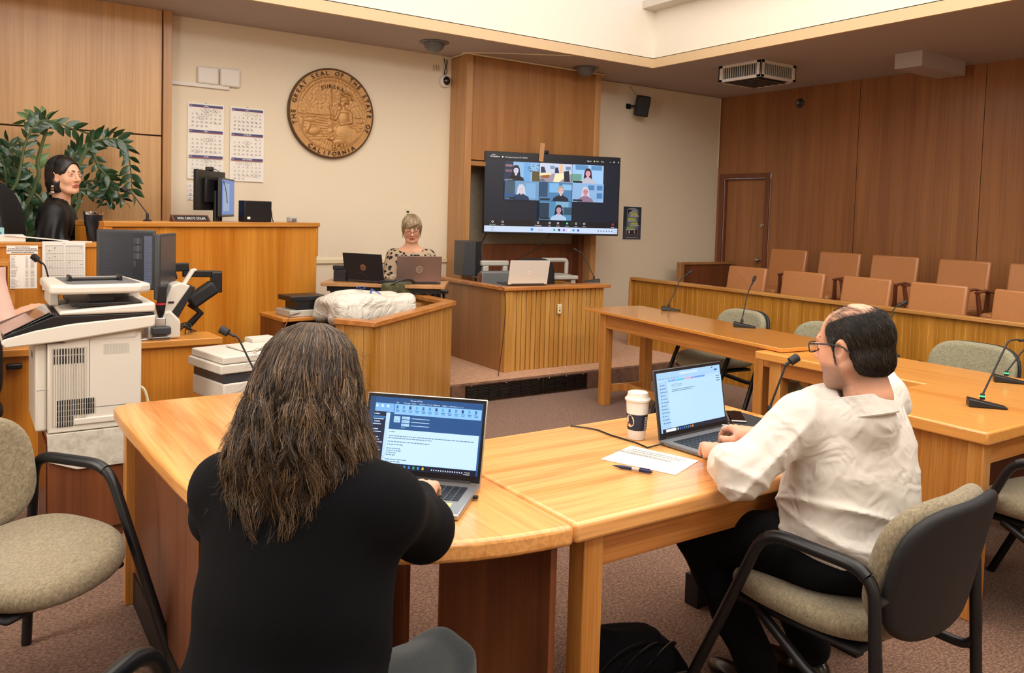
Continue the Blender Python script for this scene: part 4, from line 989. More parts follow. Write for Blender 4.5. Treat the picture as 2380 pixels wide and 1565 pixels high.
laptop((cen.x, cen.y, .740), math.radians(-45), 'silver laptop showing an e-mail window, in front of the woman in black', W1, D1_, 107, content=screen_mail, lidh=.232)
lp = bpy.data.objects['laptop']; f = MB().box(.10, .16, .012, .028, .0165, .0171); f.mi = 0
MB().box(.1, .135, .01, .028, .0162, .0168).build('blue_sticker', plain('sticker_blue', '2a58a8', .4), lp); MB().box(.118, .142, .032, .075, .0162, .0168).build('note_strip', plain('note_yellow', 'd8e08a', .7), lp)
MB().box(-.14, -.06, .212, .228, .0162, .0168).build('note_strip', 'note_yellow' if 'note_yellow' in M else bpy.data.materials['note_yellow'], lp); MB().box(-.05, -.02, .21, .23, .0162, .019).build('note_flag', plain('note_green', '4aa46a', .7), lp)
MB().box(.178, .19, .15, .162, .005, .012).build('usb_dongle', 'black', lp)
# man's laptop
hl = OZ(1534, 1030, .748); hr = OZ(1690, 994, .748); v = Vector((hr.x-hl.x, hr.y-hl.y)); wl = v.length; rz2 = math.atan2(v.y, v.x)
cen = (Vector((hl.x, hl.y))+Vector((hr.x, hr.y)))/2 - Vector((-math.sin(rz2), math.cos(rz2)))*.235
print('laptop2 width', wl, math.degrees(rz2), cen)
laptop((cen.x, cen.y, .740), rz2, 'dark grey laptop showing a pale document, under the man\'s hands', min(.37, wl), .24, 100, lid='dgrey', deck='mgrey', content=screen_doc, lidh=.235)
# clerk table laptops, witness laptop
TZ = .915
fl = OZ(745, 657, TZ); fr = OZ(1034, 665, TZ); v = Vector((fr.x-fl.x, fr.y-fl.y)); u = v.normalized(); rzT = math.atan2(u.y, u.x)
t = thing('clerk_table', 'narrow wood table with black legs carrying two laptops, before the blonde woman', 'table', (fl.x, fl.y, DZT), rzT); w = v.length; H = TZ-DZT
MB().box(0, w, 0, .46, H-.028, H).build('top', 'panelx', t, bevel=.003)
MB().box(.04, w-.04, .05, .07, H-.07, H-.028).build('frame', 'black', t)
for x, y in ((.08, .08), (w-.08, .08), (.08, .40), (w-.08, .40)): MB().tube([(x, y, 0), (x, y, H-.03)], .02, 10).build('leg', 'black', t, smooth=True)
def tpt(x, y, z=0): c_, s_ = math.cos(rzT), math.sin(rzT); return (fl.x+x*c_-y*s_, fl.y+x*s_+y*c_, TZ+z)
def lapat(px0, px1, py, zz, lidh, rzadd, **k):
    a = OZ(px0, py, zz); b = OZ(px1, py, zz); return a, b
hp = lambda c: (c.disc(0, 0, .026, .026, '8a5a48', 32), c.text(0, .011, 'hp', .034, '1a1a1e', 'c'))
dl = lambda c: (c.disc(0, 0, .027, .027, 'b8a088', 32), c.disc(0, 0, .0235, .0235, '7c655c', 32), c.text(0, .006, 'DELL', .016, 'b8a088', 'c'))
dw = lambda c: (c.disc(0, 0, .027, .027, 'd8a898', 32), c.disc(0, 0, .0245, .0245, 'ece6dc', 32), c.text(0, .006, 'DELL', .016, 'd8a898', 'c'))
def lap_back(pl, pr, z, ytop, label, lid, lg, wcap=.36, openv=103):
    """lid seen from behind: hinge line through the two bottom corners"""
    a = OZ(*pl, z); b = OZ(*pr, z); v = Vector((b.x-a.x, b.y-a.y)); ww = v.length; rz = math.atan2(v.y, v.x)+PI
    mid = (Vector((a.x, a.y))+Vector((b.x, b.y)))/2; zt = 0
    cen = mid - Vector((-math.sin(rz), math.cos(rz)))*.24
    dm = (OZ(*pl, z)-CAM).dot(FWD); hh = abs((OD(pl[0], ytop, dm)-OD(pl[0], pl[1], dm)).z)
    print(label[:20], 'w', round(ww, 3), 'h', round(hh, 3), round(math.degrees(rz), 1), mid)
    return laptop((cen.x, cen.y, z), rz, label, ww, .24, openv, lid=lid, deck='dgrey', lidh=hh*1.02, logo=lg)
lap_back((799+4, 654), (893, 660), TZ, 590, 'black laptop with a round copper logo, left one on the clerk table', 'lidblk' if 'lidblk' in M else 'blackm', hp)
lap_back((921, 660), (1024, 661), TZ, 597, 'mauve-brown laptop with a round logo, right one on the clerk table', 'mauve', dl)
lap_back((1180, 665), (1271, 664), WZ, 608, 'white-lidded laptop open on the witness stand', 'whiteb', dw)
# ------------------------------------------------------------ the big screen in the bay
TLp = OD(1127.4, 350.3, 8.2)
p0 = Vector((4.36, 6.99)); ut = Vector((.956, -.292)).normalized()
# solve the size from the photo's corners on the vertical plane through p0 along ut
nT = Vector((ut.y, -ut.x, 0))
def onpl(px, py): d = ray(px, py); s_ = (Vector((p0.x, p0.y, 0))-Vector((0, 0, 0))).dot(nT)/d.dot(nT); P = CAM+d*s_; return P
A = onpl(1127.4, 350.3); B_ = onpl(1443, 366); Cc = onpl(1120.8, 542); tw = (Vector((B_.x-A.x, B_.y-A.y))).length; th_ = A.z-Cc.z
print('tv', tw, th_, A, B_)
tv = thing('wall_television', 'large television showing a video meeting of seven tiles, in the wood bay', 'television', (A.x, A.y, A.z-th_), math.atan2(ut.y, ut.x))
MB().box(0, tw, 0, .045, 0, th_).build('housing', 'black', tv, bevel=.006)
MB().box(tw*.3, tw*.7, .045, .16, th_*.3, th_*.7).tube([(tw*.5, .12, th_*.5), (tw*.55, .3, th_*.5)], .03, 10).build('wall_mount', 'black', tv)
bz = .012; c = Canvas(frame((bz, -.0006, th_-bz), (1, 0, 0), (0, -1, 0)), .0003); w, h = tw-2*bz, th_-2*bz-.006
c.rect(0, 0, w, h, '0c1828'); c.rect(0, 0, w, h*.09, '0a0f18'); c.rect(0, h*.845, w, h*.08, '090d15'); c.rect(0, h*.925, w, h*.075, 'c4d2ea')
def px(x, y): return (w*x, h*y)
def tile(x, y, tw_, th2, bg, bars, hair, skin, cloth, cx, long_=True, name='', glasses=False, hs=1.0):
    c.rect(w*x, h*y, w*tw_, h*th2, bg)
    for (bx, by, bw, bh, bc) in bars: c.rect(w*(x+bx*tw_), h*(y+by*th2), w*bw*tw_, h*bh*th2, bc)
    ux = w*tw_; uy = h*th2; X = w*x+cx*ux; Y = h*y+.44*uy; r = uy*.17*hs
    def cl(pts): return [(min(max(a, w*x), w*(x+tw_)), min(max(b, h*y), h*(y+th2))) for a, b in pts]
    if long_: c.poly(cl([(X-r*1.15, Y-r*.6), (X-r*.6, Y-r*1.5), (X+r*.6, Y-r*1.5), (X+r*1.15, Y-r*.6), (X+r*1.5, Y+r*2.2), (X-r*1.5, Y+r*2.2)]), hair)
    else: c.disc(X, Y-r*.25, r*1.12, r*1.3, hair)
    c.poly(cl([(X-r*.4, Y+r*1.2), (X+r*.4, Y+r*1.2), (X+r*1.2, Y+r*1.7), (X+r*2.4, Y+r*2.3), (X+r*2.7, Y+r*4), (X-r*2.7, Y+r*4), (X-r*2.4, Y+r*2.3), (X-r*1.2, Y+r*1.7)]), cloth)
    c.rect(X-r*.35, Y+r*.7, r*.7, r*.9, skin); c.disc(X, Y, r*.82, r*1.12, skin)
    c.poly([(X-r*.84, Y-r*.1), (X-r*.7, Y-r*.95), (X, Y-r*1.3), (X+r*.7, Y-r*.95), (X+r*.84, Y-r*.1), (X+r*.5, Y-r*.7), (X-r*.4, Y-r*.75)], hair)
    dk = tuple(q*.45 for q in lin(skin))
    for s_ in (-1, 1):
        c.disc(X+s_*r*.33, Y-r*.05, r*.12, r*.07, dk, 8); c.rect(X+s_*r*.33-r*.17, Y-r*.28, r*.34, r*.06, dk)
        if glasses: c.line(X+s_*r*.08, Y-r*.2, X+s_*r*.6, Y-r*.2, r*.06, '202028'); c.line(X+s_*r*.1, Y+r*.12, X+s_*r*.6, Y+r*.12, r*.06, '202028'); c.line(X+s_*r*.6, Y-r*.2, X+s_*r*.6, Y+r*.12, r*.06, '202028')
    c.rect(X-r*.06, Y+r*.02, r*.12, r*.28, tuple(q*.75 for q in lin(skin))); c.rect(X-r*.25, Y+r*.5, r*.5, r*.09, tuple(q*.5 for q in lin(skin)))
    c.rect(w*x+ux*.02, h*y+uy*.87, ux*.3, uy*.1, '18222e'); c.text(w*x+ux*.04, h*y+uy*.95, name, uy*.075, 'e8ecf4')
X0_, X1_, X2_, X3_ = .135, .388, .632, .872; Y0_, Y1_, Y2_, Y3_ = .105, .345, .592, .835
th3 = .243
tile(X0_, Y0_, X1_-X0_-.002, th3, '8ab4dc', [(0, 0, .25, .95, '1c2c4a'), (.02, .15, .2, .12, '8a6a70'), (.02, .42, .2, .12, '7a5a60'), (.55, .05, .2, .95, '6aa4d8'), (.8, .45, .2, .55, '5a5030')], '10121a', 'c8c8dc', '0e1420', .33, True, 'Judge Dolan')
for i in range(16): c.disc(w*(X0_+.17+random.random()*.08), h*(Y0_+.02+random.random()*.1), w*.006, w*.0025, '1a3a34', 8)
# meeting-room tile
c.rect(w*X1_, h*Y0_, w*(X2_-X1_-.002), h*th3, 'c8cce0'); c.rect(w*X1_, h*(Y0_+.13), w*(X2_-X1_-.002), h*(th3-.13), '9a90a0')
x_ = X1_
for (a, b, cc) in (([(.0, .55), (.32, .5), (.38, .6), (.0, .68)], 0, 'f2dcae'), ([(.04, .66), (.3, .6), (.3, .78), (.06, .8)], 0, '9a5a2a'), ([(.48, .55), (.75, .5), (.9, .56), (.6, .98), (.42, .98)], 0, 'f8e0b4'), ([(.04, .2), (.14, .2), (.2, .5), (.04, .52)], 0, '2a3446'), ([(.48, .2), (.56, .2), (.6, .5), (.46, .5)], 0, '1c2a44'), ([(.74, .4), (.9, .35), (.94, .95), (.76, .95)], 0, '1e2434'), ([(.32, .12), (.46, .12), (.46, .3), (.32, .3)], 0, '7a94b0'), ([(.8, .14), (.95, .14), (.95, .32), (.8, .32)], 0, '6a8aa8'), ([(.62, .02), (.7, .02), (.7, .5), (.62, .5)], 0, 'e8b888')):
    c.poly([(w*(x_+p*(X2_-X1_)), h*(Y0_+q*th3)) for p, q in a], cc)
c.rect(w*X1_+.004, h*(Y0_+th3*.87), .05, h*.025, '18222e'); c.text(w*X1_+.008, h*(Y0_+th3*.96), 'Dept 4', h*.018, 'e8ecf4')
tile(X2_, Y0_, X3_-X2_, th3, '9cc4ea', [(.1, .02, .4, .25, '5a8cba'), (.6, .02, .35, .25, '5a8cba'), (0, .5, .3, .4, '6a9a8a')], '2c2028', 'dc9ab0', 'b8b8c4', .5, True, '')
tile(X0_, Y1_, X1_-X0_-.002, th3, '6c94ba', [(0, 0, .3, .7, '3a5468'), (.6, .1, .3, .8, '7aaad4'), (0, .7, .6, .3, '2a5484')], 'c4ccd8', 'd4c4d0', '1c3454', .48, True, 'Lisa K.')
tile(X1_, Y1_, X2_-X1_-.002, th3, '4a7ca8', [(0, 0, .25, .8, '284a6a'), (.3, .05, .3, .5, '78b0dc'), (.7, .1, .3, .3, '88b8e0')], 'a8988c', 'dcb8b8', '1c2230', .66, False, '', True)
tile(X2_, Y1_, X3_-X2_, th3, '8ab0d8', [(.5, .1, .2, .25, '4a7cb0'), (.78, .1, .18, .25, '4a7cb0'), (.78, .5, .18, .3, '4a7cb0')], 'c8c4cc', 'c8889c', '8a7088', .42, True, '', True)
tile(X1_, Y2_, X2_-X1_-.002, th3, '4c84ac', [(0, .1, .3, .8, '1c3448'), (.5, .0, .4, .3, '78a8c8'), (.75, .3, .25, .4, '2c4c60')], '0c0c14', 'bc8ca0', 'a8c0dc', .6, True, '')
c.text(w*.045, h*.035, 'zoom', h*.02, 'e8e8f0', 'c'); c.text(w*.055, h*.062, 'Workplace', h*.028, 'ffffff', 'c'); c.disc(w*.11, h*.055, h*.011, h*.011, 'd8d8e0', 10); c.text(w*.125, h*.063, 'Meeting participant ID: 200039', h*.024, 'd8d8e0')
c.text(w*.735, h*.063, 'Sign in', h*.022, 'ffffff'); c.disc(w*.79, h*.055, h*.01, h*.01, 'd8d070', 10); c.text(w*.805, h*.063, 'REC', h*.02, 'd8d8e0'); c.text(w*.84, h*.063, 'View', h*.022, 'e8e8f0'); c.rect(w*.908, h*.054, w*.01, h*.004, 'e8e8f0'); c.disc(w*.942, h*.055, h*.011, h*.011, 'e8e8f0', 8); c.disc(w*.942, h*.055, h*.007, h*.007, '0a0f18', 8); c.line(w*.972, h*.047, w*.98, h*.063, h*.004, 'e8e8f0'); c.line(w*.98, h*.047, w*.972, h*.063, h*.004, 'e8e8f0')
for x, s_ in ((.05, 'Join audio'), (.122, 'Video'), (.38, 'Participants'), (.465, 'Chat'), (.528, 'React'), (.596, 'Share'), (.664, 'Apps'), (.726, 'More'), (.945, 'Leave')):
    cc = '50d090' if s_ == 'Share' else ('d05060' if s_ == 'Leave' else 'e8e8f0'); c.disc(w*x, h*.872, h*.014, h*.014, cc, 12)
    if s_ != 'Share': c.disc(w*x, h*.872, h*.009, h*.009, '10141c', 10)
    c.text(w*x, h*.914, s_, h*.02, 'd8d8e0', 'c')
c.text(w*.04, h*.957, '54°F', h*.02, '3a5478'); c.text(w*.04, h*.985, 'Sunny', h*.02, '3a5478'); c.rect(w*.325, h*.942, w*.018, h*.034, '1c8ae0'); c.text(w*.38, h*.972, 'Search', h*.024, '4a6484')
for i, cc in enumerate(('3aa080', '1c2c4a', 'a05ac8', 'e8e8f0', '1a90d8', '1c50c8')): c.disc(w*(.50+i*.036), h*.96, h*.016, h*.016, cc, 12)
for i in range(6): c.rect(w*(.83+i*.021), h*.955, w*.008, h*.014, '4a6484')
c.text(w*.99, h*.957, '9:15 AM', h*.02, '3a4a64', 'r'); c.text(w*.99, h*.985, '4/15/2025', h*.02, '3a4a64', 'r')
c.build('screen', 'screen', tv)
ca = onpl(1268, 357); t = thing('webcam', 'small black webcam on top of the television', 'camera', (ca.x, ca.y+.02, A.z-.002+0.0)); t.location.z = A.z; t.rotation_euler.z = tv.rotation_euler.z
MB().box(-.045, .045, -.02, .02, .0, .035).build('body', 'black', t, bevel=.008); MB().lathe([(.012, 0), (.012, .008), (.001, .008)], 14, (.02, -.02, .018), Matrix(((1, 0, 0), (0, 0, -1), (0, 1, 0)))).build('lens', 'blackg', t)
ca = onpl(1257, 360); t = tag(MB().box(-.024, .024, -.004, .004, -.07, .12).build('wood_slat', 'panelx', None), 'thin pale slat hooked over the top of the television', 'slat'); t.location = (ca.x, ca.y-.012, ca.z); t.rotation_euler = (0, .06, tv.rotation_euler.z)
P = onpl(1137, 545); cable('television_cable', [(P.x, P.y+.05, P.z+.02), (P.x-.02, P.y+.1, 1.2), (P.x-.05, P.y+.05, 1.08), (P.x-.03, P.y, .98)], .005, 'black', 'black cable hanging from the television to the computer')
P = onpl(1290, 545); Q = OY(1192, 607, 6.75); cable('television_cable', bez((P.x, P.y+.05, P.z+.02), (P.x-.1, P.y+.1, P.z-.1), (Q.x+.3, Q.y, Q.z+.1), (Q.x, Q.y, Q.z), 10), .005, 'black', 'long black cable sweeping below the television to the cart')
# ------------------------------------------------------------ grey service cart in the bay with a computer and keyboard
a = OY(1064, 590, 6.55); b = OY(1254, 600, 6.85)
t = thing('utility_cart', 'grey plastic utility cart with raised handles, behind the witness stand', 'cart', (4.12, 6.55, DZT), math.radians(-9)); LW = 1.02; LD = .40
MB().box(0, LW, 0, LD, .70, .74).build('top_shelf', 'lgrey', t, bevel=.01)
MB().box(0, LW, 0, LD, .22, .26).build('lower_shelf', 'lgrey', t, bevel=.01)
for x in (0.02, LW-.07):
    for y in (.02, LD-.07): MB().box(x, x+.05, y, y+.05, .06, .74).build('post', 'lgrey', t, bevel=.008)
MB().box(-.02, .03, -.01, .36, .74, .80).box(-.05, .24, -.01, .05, .84, .89).box(-.03, .03, -.01, .04, .74, .84).box(.18, .23, -.01, .04, .74, .84).build('handle', 'lgrey', t, bevel=.01)
MB().tube(fillet([(LW-.28, .3, .74), (LW-.28, .3, .88), (LW+.02, .3, .88), (LW+.02, .3, .74)], .03), .022, 8).build('handle', 'lgrey', t, smooth=True)
for x in (0.05, LW-.05):
    for y in (.05, LD-.05): MB().ball((x, y, .032), (.032, .012, .032), 14, 8).build('wheel', 'black', t, smooth=True)
q = OY(1108, 618, 6.62)
t = thing('desktop_computer', 'black desktop computer standing on the grey cart', 'computer', (q.x-.06, 6.60, DZT+.741), math.radians(-9))
MB().box(-.09, .09, 0, .26, 0, .33).build('case', 'dgrey', t, bevel=.004); MB().box(-.09+.12, .09, -.004, 0, 0, .33).build('front_bezel', 'black', t)
q = OZ(1165, 610, .91)
t = thing('computer_keyboard', 'black computer keyboard on the grey cart', 'keyboard', (4.62, 6.50, DZT+.741), math.radians(-9))
MB().box(-.22, .22, 0, .13, 0, .02).build('case', 'black', t, bevel=.004); f = MB()
for r in range(5):
    for k in range(18): f.box(-.21+k*.0235, -.21+k*.0235+.02, .01+r*.023, .03+r*.023, .02, .027)
f.build('keys', 'dgrey', t)
# chairs at the witness stand
t = thing('office_chair', 'black office chair behind the white laptop on the witness stand', 'chair', (4.60, 6.15, DZT), math.radians(188))
def ochair(t, mat, wd=.25, bh=.2):
    S_ = SDF((-.32, -.12, -.32), (.32, .12, .32), .012); X, Y, Z = np.meshgrid(*S_.ax, indexing='ij')
    q_ = (np.abs(X/wd)**4+np.abs(Z/(bh+.03))**4)**.25; d_ = np.maximum((q_-1)*.2, -.03); yy = Y+.05*(1-(X/wd)**2)-.02
    S_.F = (np.sqrt(np.maximum(d_+.03, 0)**2+yy**2)-.03).astype(np.float32); v_, f_ = S_.mesh()
    mesh_np('backrest', v_, f_, mat, t, Matrix.Translation((0, -.24, .68)))
    MB().box(-.24, .24, -.22, .24, .40, .48).build('seat', mat, t, bevel=.035, seg=4)
    MB().tube([(0, 0, .08), (0, 0, .41)], .025, 12).build('pedestal', 'black', t)
    MB().tube([(0, -.18, .42), (0, -.29, .48), (0, -.27, .62)], .02, 8).build('back_bracket', 'black', t)
    for s_ in (-1, 1):
        f = MB().box(s_*.29-.035, s_*.29+.035, -.14, .12, .64, .665); f.tube([(s_*.29, 0, .65), (s_*.30, 0, .5), (s_*.2, 0, .42)], .014, 8); f.build('armrest', 'black', t, bevel=.008)
    f = MB()
    for i in range(5): a_ = i*2*PI/5+.3; f.tube([(0, 0, .10), (.28*math.cos(a_), .28*math.sin(a_), .06)], .02, 8, rs=[.024, .015]); f.ball((.28*math.cos(a_), .28*math.sin(a_), .028), .027, 10, 8)
    f.build('star_base', 'black', t, smooth=True)
ochair(t, 'blackm', .26, .21)
t = thing('side_chair', 'brown chair with light upholstery, mostly hidden behind the white laptop', 'chair', (4.16, 6.20, DZT), math.radians(170))
MB().box(-.22, .2, -.27, -.2, .46, .80).build('backrest', 'mauvec' if 'mauvec' in M else 'mgrey', t, bevel=.02, seg=3); MB().box(-.22, .22, -.22, .2, .40, .46).build('seat', 'mgrey', t, bevel=.015)
for x in (-.21, .21):
    for y in (-.22, .18): MB().box(x-.018, x+.018, y-.018, y+.018, 0, .78 if y < 0 else .41).build('leg', 'jwood', t, bevel=.004)
# ------------------------------------------------------------ on the judge bench cap
def on_bench(px, py, back=0.0, z=1.381):
    n_ = -bn; o_ = BL+n_*back; d = ray(px, py); s_ = (o_-CAM).dot(n_)/d.dot(n_); P = CAM+d*s_; return Vector((P.x, P.y, z))
bang = math.atan2(bu.y, bu.x)
a = on_bench(400, 511, .05); b = on_bench(486, 514, .05)
t = thing('name_plate', 'dark wood name plate with white lettering on the bench cap', 'name plate', ((a.x+b.x)/2-bn.x*-.0, (a.y+b.y)/2, 1.381), bang)
hp_ = .048; wp = (b-a).length; print('plate', wp)
f = MB(); f.add([(-wp/2, -.02, 0), (wp/2, -.02, 0), (wp/2, .03, 0), (-wp/2, .03, 0), (-wp/2, .012, hp_), (wp/2, .012, hp_), (wp/2, .02, hp_), (-wp/2, .02, hp_)], [(0, 3, 2, 1), (4, 5, 6, 7), (0, 1, 5, 4), (1, 2, 6, 5), (2, 3, 7, 6), (3, 0, 4, 7)]); f.build('wedge', 'jwood', t, bevel=.002)
nn = Vector((0, -hp_, .032)).normalized(); c = Canvas(frame(Vector((-wp/2+.012, .012, hp_))+nn*.0006, (1, 0, 0), nn)); c.rect(.0, .008, wp-.024, .042, '17110f'); c.text(wp/2-.012, .040, 'HON. CARLY D. DOLAN', .030, 'f0ece4', 'c', .72); c.build('lettering', 'print', t)
def monitor(loc, rz, label, w, h, scr=None, stand=True, grp=None, tilt=0, name='computer_monitor', zc=None, mat='black'):
    t = thing(name, label, 'monitor', loc, rz, grp); z0 = zc if zc is not None else .12
    R = Matrix.Rotation(tilt, 4, 'X'); T = Matrix.Translation((0, 0, z0+h/2)) @ R
    q = MB(T); q.box(-w/2, w/2, -.012, .02, -h/2, h/2); q.box(-w*.3, w*.3, .02, .045, -h*.3, h*.3); q.build('housing', mat, t, bevel=.006)
    c = Canvas(T @ frame((-w/2+.015, -.0125, h/2-.015), (1, 0, 0), (0, -1, 0))); (scr or (lambda c, w, h: c.rect(0, 0, w, h, '10141c')))(c, w-.03, h-.035); c.build('screen', 'screend', t)
    if stand: MB().tube([(0, .05, 0.01), (0, .05, z0+h/2)], .018, 10).build('stand_post', mat, t, smooth=True); MB().lathe([(.1, 0), (.1, .008), (.02, .016), (.001, .016)], 24, (0, .04, 0)).build('stand_foot', mat, t, smooth=True)
    return t
blue = lambda c, w, h: (c.rect(0, 0, w, h, '4a90e8'), c.rect(w*.1, h*.1, w*.5, h*.8, '9ac4f4'))
WT = 1.131
pm = on_bench(492, 512, .40, 0)
monitor((pm.x-.02, pm.y, WT), math.radians(52)+PI, 'black computer monitor seen from behind on the judge bench, left of two', .50, .31, None, grp='monitors on the judge bench', zc=.33)
pm2 = on_bench(526, 512, .46, 0); monitor((pm2.x, pm2.y, WT), math.radians(64), 'computer monitor edge-on with lit blue screen on the judge bench, right of two', .50, .31, blue, grp='monitors on the judge bench', zc=.28)
t = thing('webcam', 'small black webcam on top of the judge\'s left monitor', 'camera', (pm.x-.02, pm.y, WT+.64), math.radians(-30)); MB().box(-.03, .03, -.015, .02, 0, .03).build('body', 'black', t, bevel=.006); MB().tube(bez((.01, .01, .01), (.08, .03, .04), (.12, .03, -.1), (.13, .03, -.25)), .003, 6).build('cable', 'black', t)
a = on_bench(600, 515, .10); t = thing('desktop_computer', 'small black desktop computer on the judge bench, right of the monitors', 'computer', (a.x, a.y, 1.381), bang-.2)
MB().box(-.12, .12, 0, .09, 0, .165).build('case', 'black', t, bevel=.004); MB().box(-.095, -.07, -.001, 0, .02, .04).build('sticker', 'paper', t); MB().tube(bez((.125, .05, .12), (.17, .05, .08), (.14, .05, .04), (.17, .05, 0)), .004, 6).build('cable', 'black', t)
a = on_bench(686, 517, .1); t = thing('desk_speaker', 'small pale desk speaker near the right end of the judge bench', 'speaker', (a.x, a.y, 1.381), bang)
MB().box(-.045, .03, 0, .06, 0, .045).build('body', 'lgrey', t, bevel=.01, seg=3); MB().box(-.04, .01, -.002, 0, .004, .03).build('grille', 'mgrey', t)
# ------------------------------------------------------------ low shelf beside the bench with black boxes, black stand, white bag
zs = .74; a = OZ(628, 730, zs)
t = thing('side_shelf', 'low wood side counter at the right foot of the judge bench', 'shelf', (1.80, 5.45, 0), math.radians(5))
MB().box(0, .36, 0, .42, zs-.025, zs).build('top', 'benchx', t, bevel=.003); MB().box(0.01, .03, .02, .42, 0, zs-.025).box(.33, .35, .02, .42, 0, zs-.025).box(.03, .33, .38, .40, 0, zs-.025).build('carcass', 'jwood', t)
def rest(name, label, cat, x, y, z, sx, sy, sz, mat, rz=0, grp=None, b=.004): o = MB().box(-sx/2, sx/2, -sy/2, sy/2, 0, sz).build(name, mat, None, bevel=b); o.location = (x, y, z); o.rotation_euler = (0, 0, rz); return tag(o, label, cat, grp)
rest('cardboard_case', 'flat grey-tan case under the black boxes on the side counter', 'case', 2.0, 5.62, zs+.001, .30, .24, .045, 'lgrey', .1)
rest('recorder_box', 'lower of two black boxes on the side counter', 'box', 2.02, 5.62, zs+.047, .22, .2, .06, 'black', .1)
rest('recorder_box', 'upper of two black boxes on the side counter, slightly wider', 'box', 2.0, 5.62, zs+.108, .28, .22, .035, 'black', .1)
cable('power_cable', [(1.95, 5.50, zs+.03), (1.86, 5.47, zs+.02), (1.81, 5.43, zs-.05), (1.79, 5.43, .3), (1.78, 5.42, .004)], .004, 'jwood', 'brown cable hanging down the side counter')
t = thing('cart_stand', 'black tool cart under the white bag, inside the slatted enclosure', 'cart', (2.46, 5.36, 0), math.radians(24))
MB().box(-.38, .34, -.2, .2, .66, .70).build('tray', 'black', t, bevel=.01)
for x in (-.3, .28):
    for y in (-.15, .15): MB().box(x-.03, x+.03, y-.02, y+.02, 0, .66).build('leg', 'black', t, bevel=.004)
S_ = SDF((-.44, -.27, -.03), (.46, .29, .28), .009); S_.box((-.02, 0, .10), (.33, .18, .085), None, .045, 0); S_.ell((-.1, .02, .16), (.27, .16, .06), None, .05); S_.cap((.25, -.02, .10), (.35, .0, .06), .08, .05, .05)
S_.disp(lambda X, Y, Z: .010*np.sin(9*X+5*np.sin(7*Y+3*Z))*np.sin(14*Z+6*X)+.006*np.sin(31*X*.6+19*Z+4*np.sin(11*Y))+.004*np.sin(26*Y+40*Z))
M['bag'] = plain('bag_white', 'dcd6ca', .4, bump=.7, bscale=9, coat=.15)
nt_ = M['bag'].node_tree; [n for n in nt_.nodes if n.type == 'TEX_NOISE'][0].inputs['Distortion'].default_value = 2.2; [n for n in nt_.nodes if n.type == 'BUMP'][0].inputs['Distance'].default_value = .03
t = thing('shopping_bag', 'full white plastic bag with a blue logo lying on the black cart', 'bag', (2.40, 5.38, .70), math.radians(10)); sdf_obj('bag_body', S_, 'bag', t)
c = Canvas(frame((.0, -.03, .240), Vector((-.9, .2, .0)), Vector((0, -.42, 1)))); c.text(0, .0, 'V', .13, '2a5298', 'c', 1.2)
c.line(.035, .03, .075, .03, .012, '2a5298')
for i in range(14): a0 = i*.5; r0 = .035*(1-i/22); c.line(.07+r0*math.cos(a0), .01+r0*math.sin(a0)*.8, .07+.035*(1-(i+1)/22)*math.cos(a0+.5), .01+.035*(1-(i+1)/22)*math.sin(a0+.5)*.8, .008, '2a5298')
c.build('logo', 'print', t)
M['camo'] = speck('bag_camo', ['2a2a18', '55543a', '6e6a48'], 14, bump=.1)
p = OY(925, 668, 5.85); t = thing('camouflage_bag', 'small dark camouflage bag behind the white bag', 'bag', (p.x, 5.85, .78), math.radians(15))
f = MB().box(-.14, .14, -.06, .06, 0, .15); f.build('bag_body', 'camo', t, bevel=.03, seg=3); MB().tube(bez((-.12, -.05, .14), (-.02, -.09, .2), (.08, -.09, .18), (.14, -.04, .14)), .008, 6).build('strap', 'black', t)
MB().box(2.95-.3-.0, 3.02, 5.70, 6.1, .74, .775).build('ledge_board', 'panelx', None); o = bpy.data.objects['ledge_board']; tag(o, 'short wood ledge board inside the slatted enclosure', 'shelf')
# clerk table odds and ends
p = tpt(.12, .22); rest('scanner_device', 'black device with cable at the left end of the clerk table', 'device', p[0], p[1], TZ+.001, .10, .14, .09, 'black', rzT)
rest('scanner_device', 'second black device stacked on the first at the clerk table\'s left end', 'device', p[0]+.0, p[1], TZ+.092, .13, .1, .035, 'black', rzT+.1)
p = tpt(.22, .33); rest('paper_stack', 'stack of white papers on the clerk table behind the black laptop', 'papers', p[0], p[1], TZ+.001, .28, .2, .03, 'paper', rzT+.2, b=0)
p = tpt(.42, .06, 0); rest('power_adapter', 'black power adapter in front of the black laptop', 'adapter', tpt(.52, .05)[0], tpt(.52, .05)[1], TZ+.001, .13, .05, .03, 'black', rzT, b=.006)
cable('laptop_cable', bez(tpt(.20, .05, .006), tpt(.25, .02, .10), tpt(.32, .04, .12), tpt(.40, .05, .01), 12), .0035, 'black', 'black cable looping in front of the black laptop')
cable('power_cable', bez(tpt(w-.06, .05, .003), tpt(w+.02, .04, .02), tpt(w+.02, .12, -.2), tpt(w-.04, .2, -TZ+DZT+.004), 14), .004, 'jwood', 'thin cable hanging off the right end of the clerk table')
